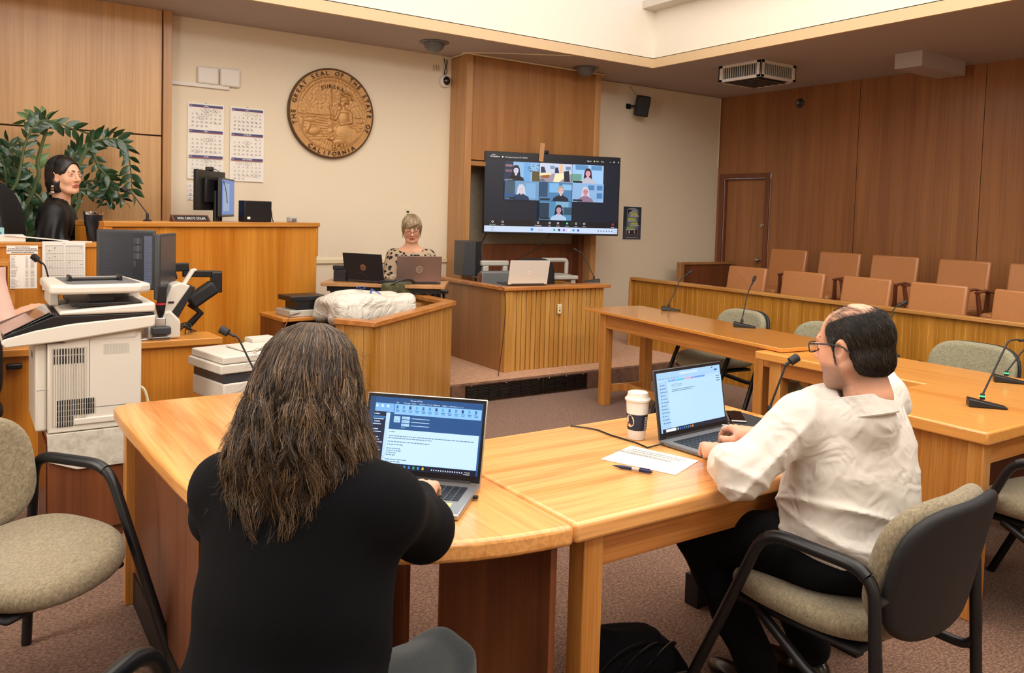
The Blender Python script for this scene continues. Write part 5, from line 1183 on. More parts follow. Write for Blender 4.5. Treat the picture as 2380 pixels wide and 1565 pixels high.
# ------------------------------------------------------------ big printer on a cloth-covered cabinet
PX, PY, PZ = .29, 3.95, .50
t = thing('storage_cabinet', 'dark low cabinet under the big white printer', 'cabinet', (PX+.0, PY+.0, 0))
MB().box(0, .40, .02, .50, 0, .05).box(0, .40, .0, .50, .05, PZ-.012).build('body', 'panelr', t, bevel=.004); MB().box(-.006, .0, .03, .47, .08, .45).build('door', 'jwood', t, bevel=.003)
t = thing('printer_cloth', 'pale mottled cloth hanging from under the big printer', 'cloth', (PX, PY, PZ))
M['cloth'] = speck('cloth_mottled', ['a8a294', 'c4beb0', 'd4cfc2'], 22, bump=.1)
MB().prism([(-.003, -.012), (.38, -.012), (.38, .45), (-.003, .45)], -.010, -.004).build('top_fold', 'cloth', t)
f = MB(); f.add([(-.003, -.012, -.004), (.385, -.012, -.004), (.385, -.012, -.14), (.30, -.016, -.165), (.11, -.016, -.165), (.0, -.013, -.12)], [(0, 5, 4, 3, 2, 1)]); f.build('front_fold', 'cloth', t).modifiers.new('s', 'SOLIDIFY').thickness = .002
t = thing('office_printer', 'big white office printer with scanner lid and touch screen at left', 'printer', (PX, PY, PZ))
W_, D_, H_ = .37, .46, .44      # body
f = MB().box(.0, W_, 0, D_, 0, H_-.05); f.box(.07, W_, .0, D_, H_-.06, .40+.02); f.build('body', 'white', t, bevel=.006)
f = MB().box(.055, W_+.002, -.002, D_, H_-.065, .53); f.build('neck', 'white', t, bevel=.03, seg=4)
f = MB().box(-.045, .0, .03, D_-.01, .005, H_-.05); f.build('front_door', 'white', t, bevel=.012, seg=3)
f = MB()
for i in range(22): x = .012+i*.0062; f.box(x, x+.0028, -.0045, 0, .03, H_-.07)
f.build('side_ribs', 'white', t)
f = MB()
for i in range(11): x = .022+i*.0125*.88; f.box(x, x+.0045, -.0055, -.002, .30, .335); f.box(x, x+.0045, -.0055, -.002, .34, .365)
for i in range(16):
    x = .035+i*.0092; z0 = .02 if i < 7 else .07
    for k in range(5):
        za = .025+k*.024
        if za >= z0: f.box(x, x+.0042, -.0055, -.002, za, za+.021)
f.build('vent_slots', 'black', t)
f = MB()
for i in range(17): x = .215+i*.0062; f.box(x, x+.0028, -.001, .001, .33, .375)
f.build('vent_slots', 'lgrey', t)
f = MB().box(.158, .160, -.0012, .001, .10, .53); f.box(.16, W_-.02, -.0012, .001, .098, .1); f.build('panel_joint', 'mgrey', t)
f = MB().box(.10, W_+.003, -.008, .01, .028, .055); f.build('base_lip', 'white', t, bevel=.004)
MB().box(-.042, .0, -.001, .001, .19, .192).box(-.0455, -.044, .18, .26, .30, .33).build('door_joint', 'mgrey', t)
MB().box(-.02, .05, .05, .3, H_-.052, H_-.046).build('tray_panel', 'dgrey', t)
# scanner deck with sloping front, dark band, document feeder
def side_prism(mb, pts, y0, y1):
    n = len(pts); mb.add([(x, y0, z) for x, z in pts]+[(x, y1, z) for x, z in pts], [tuple(range(n)), tuple(range(2*n-1, n-1, -1))]+[(i, n+i, n+(i+1) % n, (i+1) % n) for i in range(n)]); return mb
RX = W_+.052
side_prism(MB(), [(-.17, .405), (-.155, .385), (.05, .40), (RX-.01, .445), (RX, .455), (RX, .50), (-.02+.1, .475), (-.05, .455), (-.16, .425)], -.03, D_).build('scanner_deck', 'white', t, bevel=.01, seg=3)
side_prism(MB(), [(-.165, .420), (-.05, .450), (.1, .478), (RX-.004, .500), (RX-.004, .510), (.02, .51), (-.16, .435)], -.028, D_-.005).build('deck_band', 'black', t, bevel=.003)
side_prism(MB(), [(-.165, .423), (-.16, .435), (.015, .525), (.03, .51), (.0, .47), (-.1, .445)], -.02, D_-.10).build('control_panel', 'blackg', t, bevel=.003)
u = Vector((.175, 0, .09)).normalized(); c = Canvas(frame(Vector((-.15, .0, .4415)), u, Vector((-.09, 0, .175)))); 
MB(frame(Vector((-.160, -.005, .437)), u, Vector((-.09, 0, .175)))).box(.0, .19, 0, .32, .001, .004).build('touch_screen', plain('touch_glass', '6a5c54', .12, coat=.6), t)
side_prism(MB(), [(.04, .512), (RX, .512), (RX, .555), (.045, .53)], -.03, D_).build('paper_tray', 'white', t, bevel=.012, seg=3)
f = MB().box(.09, RX-.05, -.005, D_-.08, .545, .56); f.build('tray_floor', 'black', t, bevel=.003)
f = MB().box(.16, .27, .06, .075, .555, .595); f.build('paper_stop', 'dgrey', t, bevel=.008, seg=3)
MB().box(.02, .06, .2, D_, .53, .615).build('feeder_arm', 'white', t, bevel=.006); MB().box(RX-.07, RX-.02, .25, D_, .54, .615).build('feeder_arm', 'white', t, bevel=.006)
f = MB().prism([(.005, -.0), (.06, -.025), (RX-.06, -.025), (RX-.01, .03), (RX-.06, D_), (-.0, D_)], .600, .640)
f.build('feeder_lid', 'white', t, bevel=.012, seg=3)
f = MB().prism([(.075, .05), (.10, .02), (RX-.09, .02), (RX-.05, .05), (RX-.08, D_-.06), (.06, D_-.06)], .638, .6425); f.build('feeder_tray', 'mgrey', t, bevel=.001)
f = MB().box(.10, RX-.12, .18, .20, .642, .654).box(.09, .105, .15, .23, .642, .668).box(RX-.125, RX-.11, .15, .23, .642, .668); f.build('paper_guide', 'black', t, bevel=.003)
cable('printer_cable', bez((PX+W_+.0, PY+.2, .62), (PX+W_+.06, PY+.2, .66), (PX+W_+.08, PY+.2, .6), (PX+W_+.08, PY+.2, .003), 14), .007, 'ivory', 'pale power cord curving down beside the big printer')
# ------------------------------------------------------------ small printer behind the corner desk
t = thing('stand_table', 'low dark stand under the small white printer', 'stand', (1.03, 4.0, 0)); MB().box(0, .44, 0, .38, .50, .53).build('top', 'panelr', t); MB().box(.02, .04, .02, .36, 0, .5).box(.40, .42, .02, .36, 0, .5).build('side_panel', 'panelr', t)
t = thing('desktop_printer', 'small white printer behind the corner desk, partly hidden by hair', 'printer', (1.04, 4.02, .531), math.radians(12))
MB().box(0, .42, 0, .34, 0, .10).build('body', 'white', t, bevel=.008, seg=3)
MB().box(.004, .416, .004, .336, .10, .15).build('dark_band', 'dgrey', t, bevel=.003)
MB().box(-.02, .43, -.01, .35, .15, .195).build('scanner_deck', 'white', t, bevel=.006, seg=3)
MB().box(-.005, .425, -.005, .345, .197, .235).build('scanner_lid', 'white', t, bevel=.008, seg=3)
f = MB().prism([(.14, .06), (.42, .06), (.42, .30), (.26, .30), (.24, .26), (.14, .26)], .237, .246).box(.28, .42, .24, .33, .246, .268); f.build('feeder_tray', 'white', t, bevel=.003)
# ------------------------------------------------------------ monitors on an arm
def dim(c, w, h):
    c.rect(0, 0, w, h, '262c36'); c.rect(w*.62, h*.02, w*.22, h*.9, '1c222c'); c.rect(w*.845, h*.06, w*.15, h*.92, '77798e')
    for i in range(24): c.rect(w*(.05+.02*(i % 3)), h*(.1+i*.034), w*(.1+.05*(i*5 % 4)), h*.008, '454a50')
    for i in range(10): c.rect(w*(.64+.06*(i % 3)), h*(.1+(i//3)*.14), w*.055, h*.11, ('4a4a4e', '6a6864', '3c4450')[i % 3])
    for i in range(15): c.disc(w*.862, h*(.16+i*.05), w*.005, w*.005, '2c3040', 6); c.rect(w*.88, h*(.155+i*.05), w*(.04+.03*(i % 3)), h*.008, '4a4e62')
a = OY(218, 668, 4.93); b = OY(355, 700, 5.06)
mA = OD(225, 536, 4.45); mB = OD(362, 548, 4.52); v = Vector((mB.x-mA.x, mB.y-mA.y)); mw = v.length; hA = abs(OD(225, 536, 4.45).z-OD(218, 670, 4.42).z)
print('clerk mon', mw, hA, mA)
cx_, cy_ = (mA.x+mB.x)/2, (mA.y+mB.y)/2
monitor((cx_, cy_, .742), math.atan2(v.y, v.x), 'wide dim monitor facing the room above the big printer', mw, hA+.02, dim, grp='monitors on the clerk desk', zc=mA.z-.742-hA-.012, stand=True, mat='dgrey')
mC = OD(369, 543, 4.50); mD = OD(404, 553, 4.80); v = Vector((mD.x-mC.x, mD.y-mC.y)); 
monitor(((mC.x+mD.x)/2, (mC.y+mD.y)/2+.01, .742), math.atan2(v.y, v.x), 'second monitor seen nearly edge-on, right of the wide dim monitor', v.length+.03, .365, lambda c, w, h: c.rect(0, 0, w, h, '3c3e42'), grp='monitors on the clerk desk', zc=mC.z-.742-.37, stand=False, mat='dgrey')
AY = 5.22
P_ = lambda x, y: OY(x, y, AY)
t = thing('monitor_arm', 'jointed black monitor arm standing out over the clerk desk', 'monitor arm', (P_(512, 700).x, AY, .742))
o0 = Vector(t.location)
def lp_(x, y): return P_(x, y)-o0
def bar(mb, p, q, r): p = Vector(p); q = Vector(q); d = q-p; n = Vector((-d.z, 0, d.x)).normalized()*r; y = Vector((0, r*.9, 0)); mb.add([p-n-y, q-n-y, q+n-y, p+n-y, p-n+y, q-n+y, q+n+y, p+n+y], [(0, 1, 2, 3), (7, 6, 5, 4), (0, 4, 5, 1), (1, 5, 6, 2), (2, 6, 7, 3), (3, 7, 4, 0)]); return mb
bar(MB(), lp_(424, 636), lp_(515, 637), .02).build('upper_arm', 'black', t, bevel=.005)
bar(MB(), lp_(502, 632), lp_(502, 680), .032).build('elbow', 'black', t, bevel=.006)
bar(MB(), lp_(440, 705), lp_(500, 664), .045).build('lower_arm', 'blackm', t, bevel=.02, seg=3)
bar(MB(), lp_(402, 622), lp_(438, 620), .025).build('head_joint', 'black', t, bevel=.006)
bar(MB(), lp_(392, 600), lp_(404, 650), .02).build('monitor_plate', 'black', t, bevel=.004)
MB().tube([lp_(440, 705), lp_(435, 705)*.6, (lp_(432, 700).x, 0, 0)], .022, 10).build('post', 'black', t, smooth=True)
# ------------------------------------------------------------ scanner, date stamp, green hand stamp, cable bunch
DZ_ = .7415
p = OZ(375, 775, DZ_)
t = thing('document_scanner', 'white upright document scanner with tilted paper tray on the clerk desk', 'scanner', (.93, 4.92, DZ_)); 
side_prism(MB(), [(-.12, 0), (-.10, .09), (-.05, .145), (.03, .16), (.085, .10), (.085, 0)], -.07, .10).build('body', 'white', t, bevel=.012, seg=3)
side_prism(MB(), [(.03, .13), (.075, .11), (.17, .285), (.14, .30)], -.05, .10).build('rear_cover', 'blackm', t, bevel=.006)
side_prism(MB(), [(-.02, .15), (.03, .13), (.14, .295), (.09, .315), (.04, .30)], -.055, .10).build('paper_tray', 'white', t, bevel=.008, seg=3)
side_prism(MB(), [(.10, .29), (.12, .285), (.175, .375), (.19, .38), (.18, .39), (.155, .385)], .0, .03).build('tray_extension', 'whiteb', t, bevel=.003)
MB().box(.02, .05, -.06, -.055, .2, .21).build('button', 'black', t)
t = thing('numbering_stamp', 'chrome date stamp with black handle and red ring on the clerk desk', 'stamp', (.905, 4.835, DZ_)); k = .82
MB().box(-.045, .045, -.025, .03, 0, .02).build('foot', 'chrome', t, bevel=.003); MB().box(-.05, .05, -.035, .035, .03, .075).build('head', 'dgrey', t, bevel=.008)
MB().box(-.03, .025, -.015, .02, .075, .125).build('barrel', 'chrome', t, bevel=.004); MB().lathe([(.008, .12), (.02, .15), (.026, .19), (.026, .2)], 20).build('grip', 'black', t, smooth=True)
MB().lathe([(.0265, .198), (.0265, .208)], 20).build('ring', plain('ring_red', 'c02a3a', .4), t); MB().box(-.018, .026, -.02, .02, .208, .30).build('handle', 'black', t, bevel=.003)
t = thing('hand_stamp', 'hand stamp with a green cap beside the date stamp', 'stamp', (.70, 4.93, DZ_)); MB().lathe([(.022, 0), (.022, .15), (.018, .19), (.001, .19)], 18).build('body', 'black', t, smooth=True); MB().ball((0, 0, .20), (.034, .03, .022), 18, 10).build('cap', plain('cap_green', '3aa878', .4), t, smooth=True)
t = thing('metal_punch', 'small chrome punch at the desk edge beside the big printer', 'punch', (.78, 4.84, DZ_)); MB().box(-.04, .06, -.02, .02, 0, .012).box(.03, .06, -.018, .018, .012, .09).build('body', 'chrome', t, bevel=.004)
f = MB()
for i in range(5): a0 = i*1.3; f.tube(bez((1.02, 4.98, DZ_+.01), (1.02+.1*math.cos(a0), 4.98+.1*math.sin(a0), DZ_+.09), (1.08+.07*math.sin(a0), 4.98+.06*math.cos(a0), DZ_+.07), (1.06+.04*i*.5, 4.95+.02*i, DZ_+.006), 10), .0035, 5)
tag(f.build('cable_bundle', 'black', None), 'tangle of black cables on the right end of the clerk desk', 'cables')
# ------------------------------------------------------------ papers on the ledge
def sheet(px0, py0, px1, py1, Y, name, label, fn):
    a = OY(px0, py0, Y); b = OY(px1, py1, Y); w = b.x-a.x; h = a.z-b.z
    t = thing(name, label, 'paper', (a.x, Y, a.z)); MB().box(0, w, -.001, 0, -h, 0).build('sheet', 'paper', t); c = Canvas(frame((0, -.0012, 0), (1, 0, 0), (0, -1, 0))); fn(c, w, h); c.build('printing', 'print', t)
def yearcal(c, w, h):
    c.text(w*.5, h*.055, '2025', h*.03, '8a8680', 'c')
    blk = {(0, 0): ((.15, .8), (.45, .35)), (0, 1): ((.8, .35),), (1, 0): ((.15, .8), (.45, .6)), (2, 0): ((.2, .95),), (2, 1): ((.15, .3), (.8, .7)), (4, 0): ((.15, .85),), (4, 1): ((.3, .5), (.6, .75), (.75, .75)), (5, 0): ((.6, .6),), (5, 1): ((.6, .65),)}
    for r in range(6):
        for k in range(2):
            x = w*(.07+k*.46); y = h*(.09+r*.15); ww = w*.42; hh = h*.12; c.rect(x, y, ww, h*.008, '3a3836'); c.rect(x, y+hh, ww, h*.002, '8a8680'); c.rect(x, y, w*.002, hh, '8a8680'); c.rect(x+ww, y, w*.002, hh, '8a8680')
            for i in range(7):
                for j in range(5): c.rect(x+ww*(i+.4)/7, y+hh*(j+1.2)/6.4, ww*.05, hh*.06, 'a8a49c')
            for bx, by in blk.get((r, k), ()): c.rect(x+ww*bx, y+hh*by, ww*.14, h*.008, '1a1a1e')
sheet(98, 561, 198, 672, 5.583, 'year_calendar', 'white one-page yearly calendar sheet hanging on the ledge front', yearcal)
def notice(c, w, h):
    for i, (s_, l) in enumerate((('', .45), ('', .9), ('', .95), ('', .7))):
        x = w*(.5-l/2)
        while x < w*(.5+l/2): q_ = random.uniform(.02, .07)*w; c.rect(x, h*(.12+.22*i), q_, h*.1, '6a5a58'); x += q_+w*.012
def table_(c, w, h):
    for i in range(26):
        if i in (10, 17): continue
        y = h*(.05+i*.036); c.rect(w*.03, y, w*random.uniform(.12, .3), h*.010, '8a8a92'); c.rect(w*.58, y, w*.09, h*.010, '8a8a92'); c.rect(w*.76, y, w*.14, h*.010, '8a8a92')
    for x in (.36, .56, .72, .95): c.rect(w*x, h*.04, w*.003, h*.92, 'b0b0b4')
sheet(15, 571, 88, 590, 5.295, 'paper_notice', 'small white notice strip taped to the top of the shelf unit', notice)
sheet(23, 593, 86, 670, 5.293, 'paper_list', 'white printed list taped on the shelf unit, left of the calendar sheet', table_)
a = OY(6, 600, 5.32)
t = thing('desk_organizer', 'black desk organizer with papers in the shelf unit at left edge', 'organizer', (-.05, 5.31, .765)); MB().box(-.12, .10, .0, .2, 0, .10).build('body', 'black', t, bevel=.01); rest('paper_stack', 'white papers in the shelf unit at the left edge', 'papers', .13, 5.38, .7665, .12, .15, .035, 'paper', 0, None, 0)
# papers and tissue box on the ledge cap
LZ_ = LZT+.001
q = OZ(50, 548, LZ_+.03)
rest('paper_stack', 'thick stack of white papers on the left ledge', 'papers', .05, 5.78, LZ_, .50, .30, .035, 'paper', 0, None, .002)
t = tag(MB().prism([(-.18, -.1), (.15, -.13), (.19, .06), (-.1, .1)], 0, .003).build('loose_paper', 'paper', None), 'loose white sheet sloping off the paper stack on the ledge', 'paper'); t.location = (.36, 5.74, LZ_+.019); t.rotation_euler = (0, .10, .1)
t = tag(MB().prism([(-.1, -.06), (.08, -.09), (.11, .04), (-.03, .1)], 0, .002).build('loose_paper', 'paper', None), 'curled white sheet on the ledge in front of the judge', 'paper'); t.location = (.56, 5.68, LZ_); t.rotation_euler = (0, 0, .1)
t = thing('tissue_box', 'pale blue tissue box with a pulled tissue on the ledge, far left', 'tissue box', (.12, 5.95, LZ_+.0)); MB().box(-.16, .08, -.06, .06, .0, .075).build('box', plain('tissue_blue', '8ab4b8', .6), t, bevel=.004)
MB().box(.035, .065, -.0605, -.06, .02, .05).build('emblem', plain('tissue_teal', '2c6a78', .6), t)
f = MB(); pts = [(-.13+.03*i, random.uniform(-.03, .03), .075+.012+random.uniform(0, .035)) for i in range(7)]
for i in range(6): f.add([pts[i], pts[i+1], (pts[i+1][0], .02, .074), (pts[i][0], .02, .074)], [(0, 1, 2, 3)]); f.add([pts[i], pts[i+1], (pts[i+1][0], -.05, .074), (pts[i][0], -.05, .074)], [(0, 1, 2, 3)])
f.build('tissue', 'paper', t)
p = Vector((.68, 5.72, LZ_)); a = OD(217, 500, (Vector((.69, 5.80, 1.3))-CAM).dot(FWD))
t = thing('tumbler', 'dark insulated tumbler with steel rim beside the judge', 'tumbler', (a.x-.0, a.y, LZ_)); hh = OD(217, 491, (a-CAM).dot(FWD)).z-LZ_
MB().lathe([(.034, 0), (.036, .004), (.044, hh*.45), (.052, hh*.55), (.056, hh-.02)], 30, cap=True).build('cup', plain('tumbler_navy', '10131e', .35), t, smooth=True)
MB().lathe([(.0565, hh-.022), (.058, hh-.018), (.0585, hh-.002), (.052, hh), (.001, hh-.004)], 30).build('steel_rim', 'chrome', t, smooth=True)
# ------------------------------------------------------------ zz plant behind the judge
M['leaf'] = plain('leaf_green', '24452a', .28, coat=.3, var=.3, bscale=14); M['leafs'] = plain('leaf_light', '52703a', .35, var=.2, bscale=20); M['stem'] = plain('stem_green', '4c5a34', .5)
PLY = 6.72
t = thing('potted_plant', 'large dark green leafy plant with arching stems behind the judge', 'plant', (-.02, PLY, .45))
o0 = Vector(t.location); pp = lambda x, y, dy=0: OY(x, y, PLY+dy)-o0
MB().lathe([(.13, 0), (.17, .02), (.2, .30), (.205, .34), (.19, .34), (.18, .30), (.001, .29)], 32).build('pot', 'dgrey', t, smooth=True)
stems = [([(-30, 640), (-60, 470), (30, 440), (60, 330), (100, 280), (182, 305)], 16, .9), ([(60, 620), (75, 450), (88, 370), (110, 290), (95, 270), (60, 278)], 10, .8),
         ([(70, 600), (170, 500), (165, 380), (215, 330), (290, 335), (308, 450)], 24, 1.0), ([(80, 590), (180, 470), (150, 440), (240, 420), (290, 470)], 15, .8),
         ([(110, 600), (130, 500), (200, 350), (230, 390), (255, 420), (240, 455)], 14, .85), ([(50, 640), (40, 520), (20, 440), (0, 360), (-60, 300)], 16, 1.0), ([(60, 640), (70, 500), (10, 380), (-40, 400)], 16, 1.0),
         ([(50, 640), (55, 560), (20, 470), (-60, 420)], 16, 1.0), ([(80, 620), (100, 520), (75, 440), (40, 400), (20, 330)], 12, .9), ([(120, 560), (140, 500), (190, 440), (260, 470), (235, 460)], 9, .8), ([(60, 610), (90, 560), (60, 500), (110, 470)], 14, .8)]
for si, (P, nl, sc) in enumerate(stems):
    dy = ((si*37) % 7-3)*.035
    cp = [Vector((.0, 0, .30))]+[pp(x, y, dy+.01*i) for i, (x, y) in enumerate(P[1:])]
    pts = []
    for i in range(len(cp)-1):
        a0 = cp[max(i-1, 0)]; a1, a2 = cp[i], cp[i+1]; a3 = cp[min(i+2, len(cp)-1)]
        for k in range(6): q_ = k/6; pts.append(.5*((2*a1)+(a2-a0)*q_+(2*a0-5*a1+4*a2-a3)*q_*q_+(-a0+3*a1-3*a2+a3)*q_**3))
    pts.append(cp[-1]); n = len(pts)
    for q_ in pts: q_.y = min(q_.y, .38)
    f = MB(); f.tube(pts, .01, 7, rs=[.016*(1-i/n)+.003 for i in range(n)]); f.build('stem', 'stem', t, smooth=True)
    lf = MB(); rnd = random.Random(si)
    for j in range(nl*2+1):
        q_ = .32+.68*(j//2)/nl if j < nl*2 else 1; k = min(n-2, int(q_*(n-1))); p = pts[k].lerp(pts[k+1], q_*(n-1)-k); tg = (pts[k+1]-pts[k]).normalized()
        side = Vector((-tg.z, 0, tg.x))*(1 if j % 2 else -1)+Vector((0, rnd.uniform(-.6, .5), 0)); side.normalize()
        d = (side*.8+tg*.75).normalized() if j < nl*2 else tg; L = .115*sc*rnd.uniform(.8, 1.15); w_ = L*.21
        nn = d.cross(tg if j < nl*2 else Vector((0, 1, 0))); 
        if nn.length < .1: nn = Vector((0, 1, 0))
        nn.normalize(); nn = (nn+Vector((0, -.9, .2))*rnd.uniform(.3, 1.0)).normalized(); sd = d.cross(nn).normalized(); nn = sd.cross(d)
        vs = [p]; m_ = 5
        for i in range(1, m_+1): s_ = i/(m_+1); ww = w_*math.sin(PI*s_**.85); c_ = p+d*L*s_+nn*(L*.06*math.sin(PI*s_)); vs += [c_+sd*ww+nn*ww*.22, c_, c_-sd*ww+nn*ww*.22]
        vs.append(p+d*L); fs = [(0, 1, 2), (0, 2, 3)]
        for i in range(m_-1): b_ = 1+3*i; fs += [(b_, b_+3, b_+4, b_+1), (b_+1, b_+4, b_+5, b_+2)]
        b_ = 1+3*(m_-1); e_ = len(vs)-1; fs += [(b_, e_, b_+1), (b_+1, e_, b_+2)]
        for v_ in vs: v_.y = min(v_.y, .41)
        lf.add(vs, fs)
    lf.build('foliage', 'leafs' if si in (1,) else 'leaf', t, smooth=True)
# ------------------------------------------------------------ desk things near the man
t = thing('coffee_cup', 'white takeaway coffee cup with navy band and white lid', 'cup', (OZ(1479, 1020, .74).x, OZ(1479, 1020, .74).y, .7405)); hc = .135
c0 = Vector(t.location); tp = (c0-CAM).dot(FWD); hc = OD(1479, 922, tp).z-.7405
r0, r1 = .029, .0405
rr = lambda z: r0+(r1-r0)*z/hc
MB().lathe([(r0-.003, .0), (r0, .002), (rr(hc-.01), hc-.01), (r1-.002, hc-.008), (.001, hc-.008)], 36).build('cup_body', 'whiteb', t, smooth=True)
f = MB(); f.lathe([(rr(hc*.24)+.0006, hc*.24), (rr(hc*.62)+.0006, hc*.62)], 48, cap=False); f.build('sleeve', plain('sleeve_navy', '16243c', .45), t, smooth=True)
MB().lathe([(r1+.0, hc-.012), (r1+.003, hc-.010), (r1+.0035, hc-.004), (r1-.001, hc), (r1-.004, hc+.004), (r1-.006, hc+.017), (r1-.009, hc+.019), (r1-.012, hc+.014), (.001, hc+.014)], 36).build('lid', 'whiteb', t, smooth=True)
def wrapc(pts, R_, z, a0): return [(R_(zz)*math.cos(a0+x/R_(zz)), R_(zz)*math.sin(a0+x/R_(zz)), zz) for x, zz in [(x, z+y) for x, y in pts]]
f = MB(); Rb = lambda z: rr(z)+.0012; va = math.atan2(-c0.y, -c0.x)
f.col = lin('f0e4d0'); f.add(wrapc([(.019*math.cos(i*PI/10)*.9, .021*math.sin(i*PI/10)) for i in range(20)], Rb, hc*.46, va-.75), [tuple(range(20))])
f.col = lin('16243c'); Rb2 = lambda z: rr(z)+.0016; vs, fs, w_ = text_geo('P'); f.add(wrapc([((x-w_/2)*.03, (y-.35)*.03) for x, y in vs], Rb2, hc*.46, va-.75), fs)
f.col = lin('d8884a'); f.add(wrapc([(-.011, -.016), (.008, -.018), (.006, -.012), (-.008, -.010)], Rb2, hc*.46, va-.75), [(0, 1, 2, 3)])
for i in range(8): f.col = lin('e0e0e0'); f.add(wrapc([(-.006, -.002), (.006, -.002), (.006, .0005), (-.006, .0005)], Rb2, hc*(.28+.04*i), va+.95), [(0, 1, 2, 3)])
f.build('sleeve_print', 'print', t)
def flat_sheet(corners, label):
    P = [OZ(x, y, .7408) for x, y in corners]; o = P[0]; t = thing('printed_sheet', label, 'paper', o); P = [p-o for p in P]
    MB().prism([(p.x, p.y) for p in P], .0, .0008).build('sheet', 'paper', t)
    u = (P[1]-P[0]); v = (P[3]-P[0]); c = Canvas(); c.z = .0009
    def q4(a, b, cc, d, col): c._c(col); c.add([(u*a+v*b)+Vector((0, 0, c.z)), (u*cc+v*b)+Vector((0, 0, c.z)), (u*cc+v*d)+Vector((0, 0, c.z)), (u*a+v*d)+Vector((0, 0, c.z))], [(0, 1, 2, 3)])
    rnd = random.Random(3)
    for i in range(22):
        if i in (1, 6, 12): continue
        x = .12; end = .9 if i % 5 else .6
        while x < end: w_ = rnd.uniform(.02, .06); q4(x, .08+.038*i, min(end, x+w_), .08+.038*i+.012, '7a7a78'); x += w_+.012
    c.build('printing', 'print', t)
flat_sheet([(1467, 1037), (1624, 1072), (1570, 1105), (1396, 1068)], 'white printed sheet lying beside the man\'s laptop')
a = OZ(1423, 1082, .7475); b = OZ(1516, 1098, .7475); d = (b-a); t = thing('ballpoint_pen', 'dark blue ballpoint pen beside the printed sheet', 'pen', a, math.atan2(d.y, d.x)); L = d.length
M['navy'] = plain('pen_navy', '1a2450', .3)
RX_ = Matrix(((0, 0, 1), (0, 1, 0), (-1, 0, 0)))
MB().lathe([(.0008, 0), (.0042, .018), (.0058, .03), (.0055, L*.5)], 14, (0, 0, 0), RX_).build('grip', 'navy', t, smooth=True); MB().lathe([(.005, L*.5), (.005, L*.72)], 14, (0, 0, 0), RX_, cap=False).build('clear_barrel', 'lgrey', t, smooth=True)
MB().lathe([(.0056, L*.68), (.0056, L*.94), (.003, L)], 14, (0, 0, 0), RX_).box(L*.7, L*.95, -.001, .001, .004, .008).build('cap', 'navy', t, smooth=True)
# folder with two phones right of the laptop
fo = OZ(1770, 1000, .74)
t = rest('folio', 'black folio lying under two phones behind the man\'s laptop', 'folder', 2.36, 2.02, .7405, .30, .22, .014, 'blackm', rz2-.1, None, .004)
for (x, y, r_, z_, lb) in ((2.32, 2.02, .9, .7552, 'black mobile phone with silver rim on the folio, lower one'), (2.41, 2.04, .9, .7552, 'black mobile phone on the folio, beside a silver pen')):
    t = thing('mobile_phone', lb, 'phone', (x, y, z_), rz2-PI/2+.75); MB().box(-.037, .037, -.075, .075, 0, .0085).build('rim', 'alum', t, bevel=.004); MB().box(-.034, .034, -.072, .072, .0085, .0092).build('glass', 'blackg', t)
t = tag(MB().tube([(-.07, 0, 0), (.07, 0, 0)], .004, 10).build('silver_pen', 'chrome', None, smooth=True), 'thin silver pen lying between the two phones', 'pen'); t.location = (2.365, 2.035, .7692); t.rotation_euler = (0, 0, rz2-PI/2+.75+PI/2-.02)
c_ = [OZ(*q, .744) for q in ((1541, 1036), (1505, 1041), (1480, 1030), (1420, 1012), (1390, 1000), (1365, 995), (1350, 993))]
pts = [c_[0]+Vector((0, 0, .006))]+c_[1:6]+[c_[6]+Vector((-.02, .03, .0))]; pts.append(pts[-1]+Vector((.01, .03, -.06)))
cable('laptop_cable', pts, .0028, 'black', 'thin dark cable from the man\'s laptop across the desk', n=6)
# backpack on the floor
S_ = SDF((-.25, -.2, -.01), (.32, .22, .26), .008); S_.box((0, 0, .09), (.155, .115, .09), None, .055); S_.cap((-.1, -.02, .17), (.1, .0, .14), .05, .04, .04); S_.cap((.15, 0, .08), (.2, .02, .04), .06, .035, .03)
S_.disp(lambda X, Y, Z: .006*np.sin(22*X+6*np.sin(17*Z))*np.sin(26*Z+10*Y))
t = thing('backpack', 'black backpack on the carpet between desk leg and man', 'bag', (1.71, 1.86, .001), math.radians(-25)); sdf_obj('bag_body', S_, 'black_cloth', t)
for i in range(3): MB().tube(bez((-.12+.06*i, -.12, .1), (-.1+.08*i, -.17, .2), (.0+.06*i, -.12, .24), (.1+.03*i, -.05, .17), 10), .008, 6, flat=.4).build('strap', 'black', t, smooth=True)
MB().box(.09, .12, -.142, -.136, .08, .1).build('buckle', 'dgrey', t)
MB().tube(bez((.12, -.1, .1), (.2, -.14, .14), (.27, -.06, .08), (.28, .0, .01), 10), .012, 6, flat=.35).build('strap', 'black', t, smooth=True)
# ------------------------------------------------------------ people
def skin_mat(name, bump=.06):
    M_ = attr_mat(name, 0, .48); nt = M_.node_tree; b = nt.nodes['Principled BSDF']
    b.inputs['Subsurface Weight'].default_value = .12; b.inputs['Subsurface Radius'].default_value = (.6, .25, .12); b.inputs['Subsurface Scale'].default_value = .012
    n = nt.nodes.new('ShaderNodeTexNoise'); n.inputs['Scale'].default_value = 260; bp = nt.nodes.new('ShaderNodeBump'); bp.inputs['Strength'].default_value = bump; bp.inputs['Distance'].default_value = .002
    nt.links.new(n.outputs['Fac'], bp.inputs['Height']); nt.links.new(bp.outputs['Normal'], b.inputs['Normal']); return M_
M['skin'] = skin_mat('skin')
def hairm(name, c1, c2, rough=.42): return wood(name, c1, c2, 'z', 90, 6, rough, 0, 0, .25, .5)
M['hair_brown'] = plain('hair_brown', '3a2a1e', .45, var=.35, bscale=9); M['hair_lock'] = attr_mat('hair_strands', 0, .38)
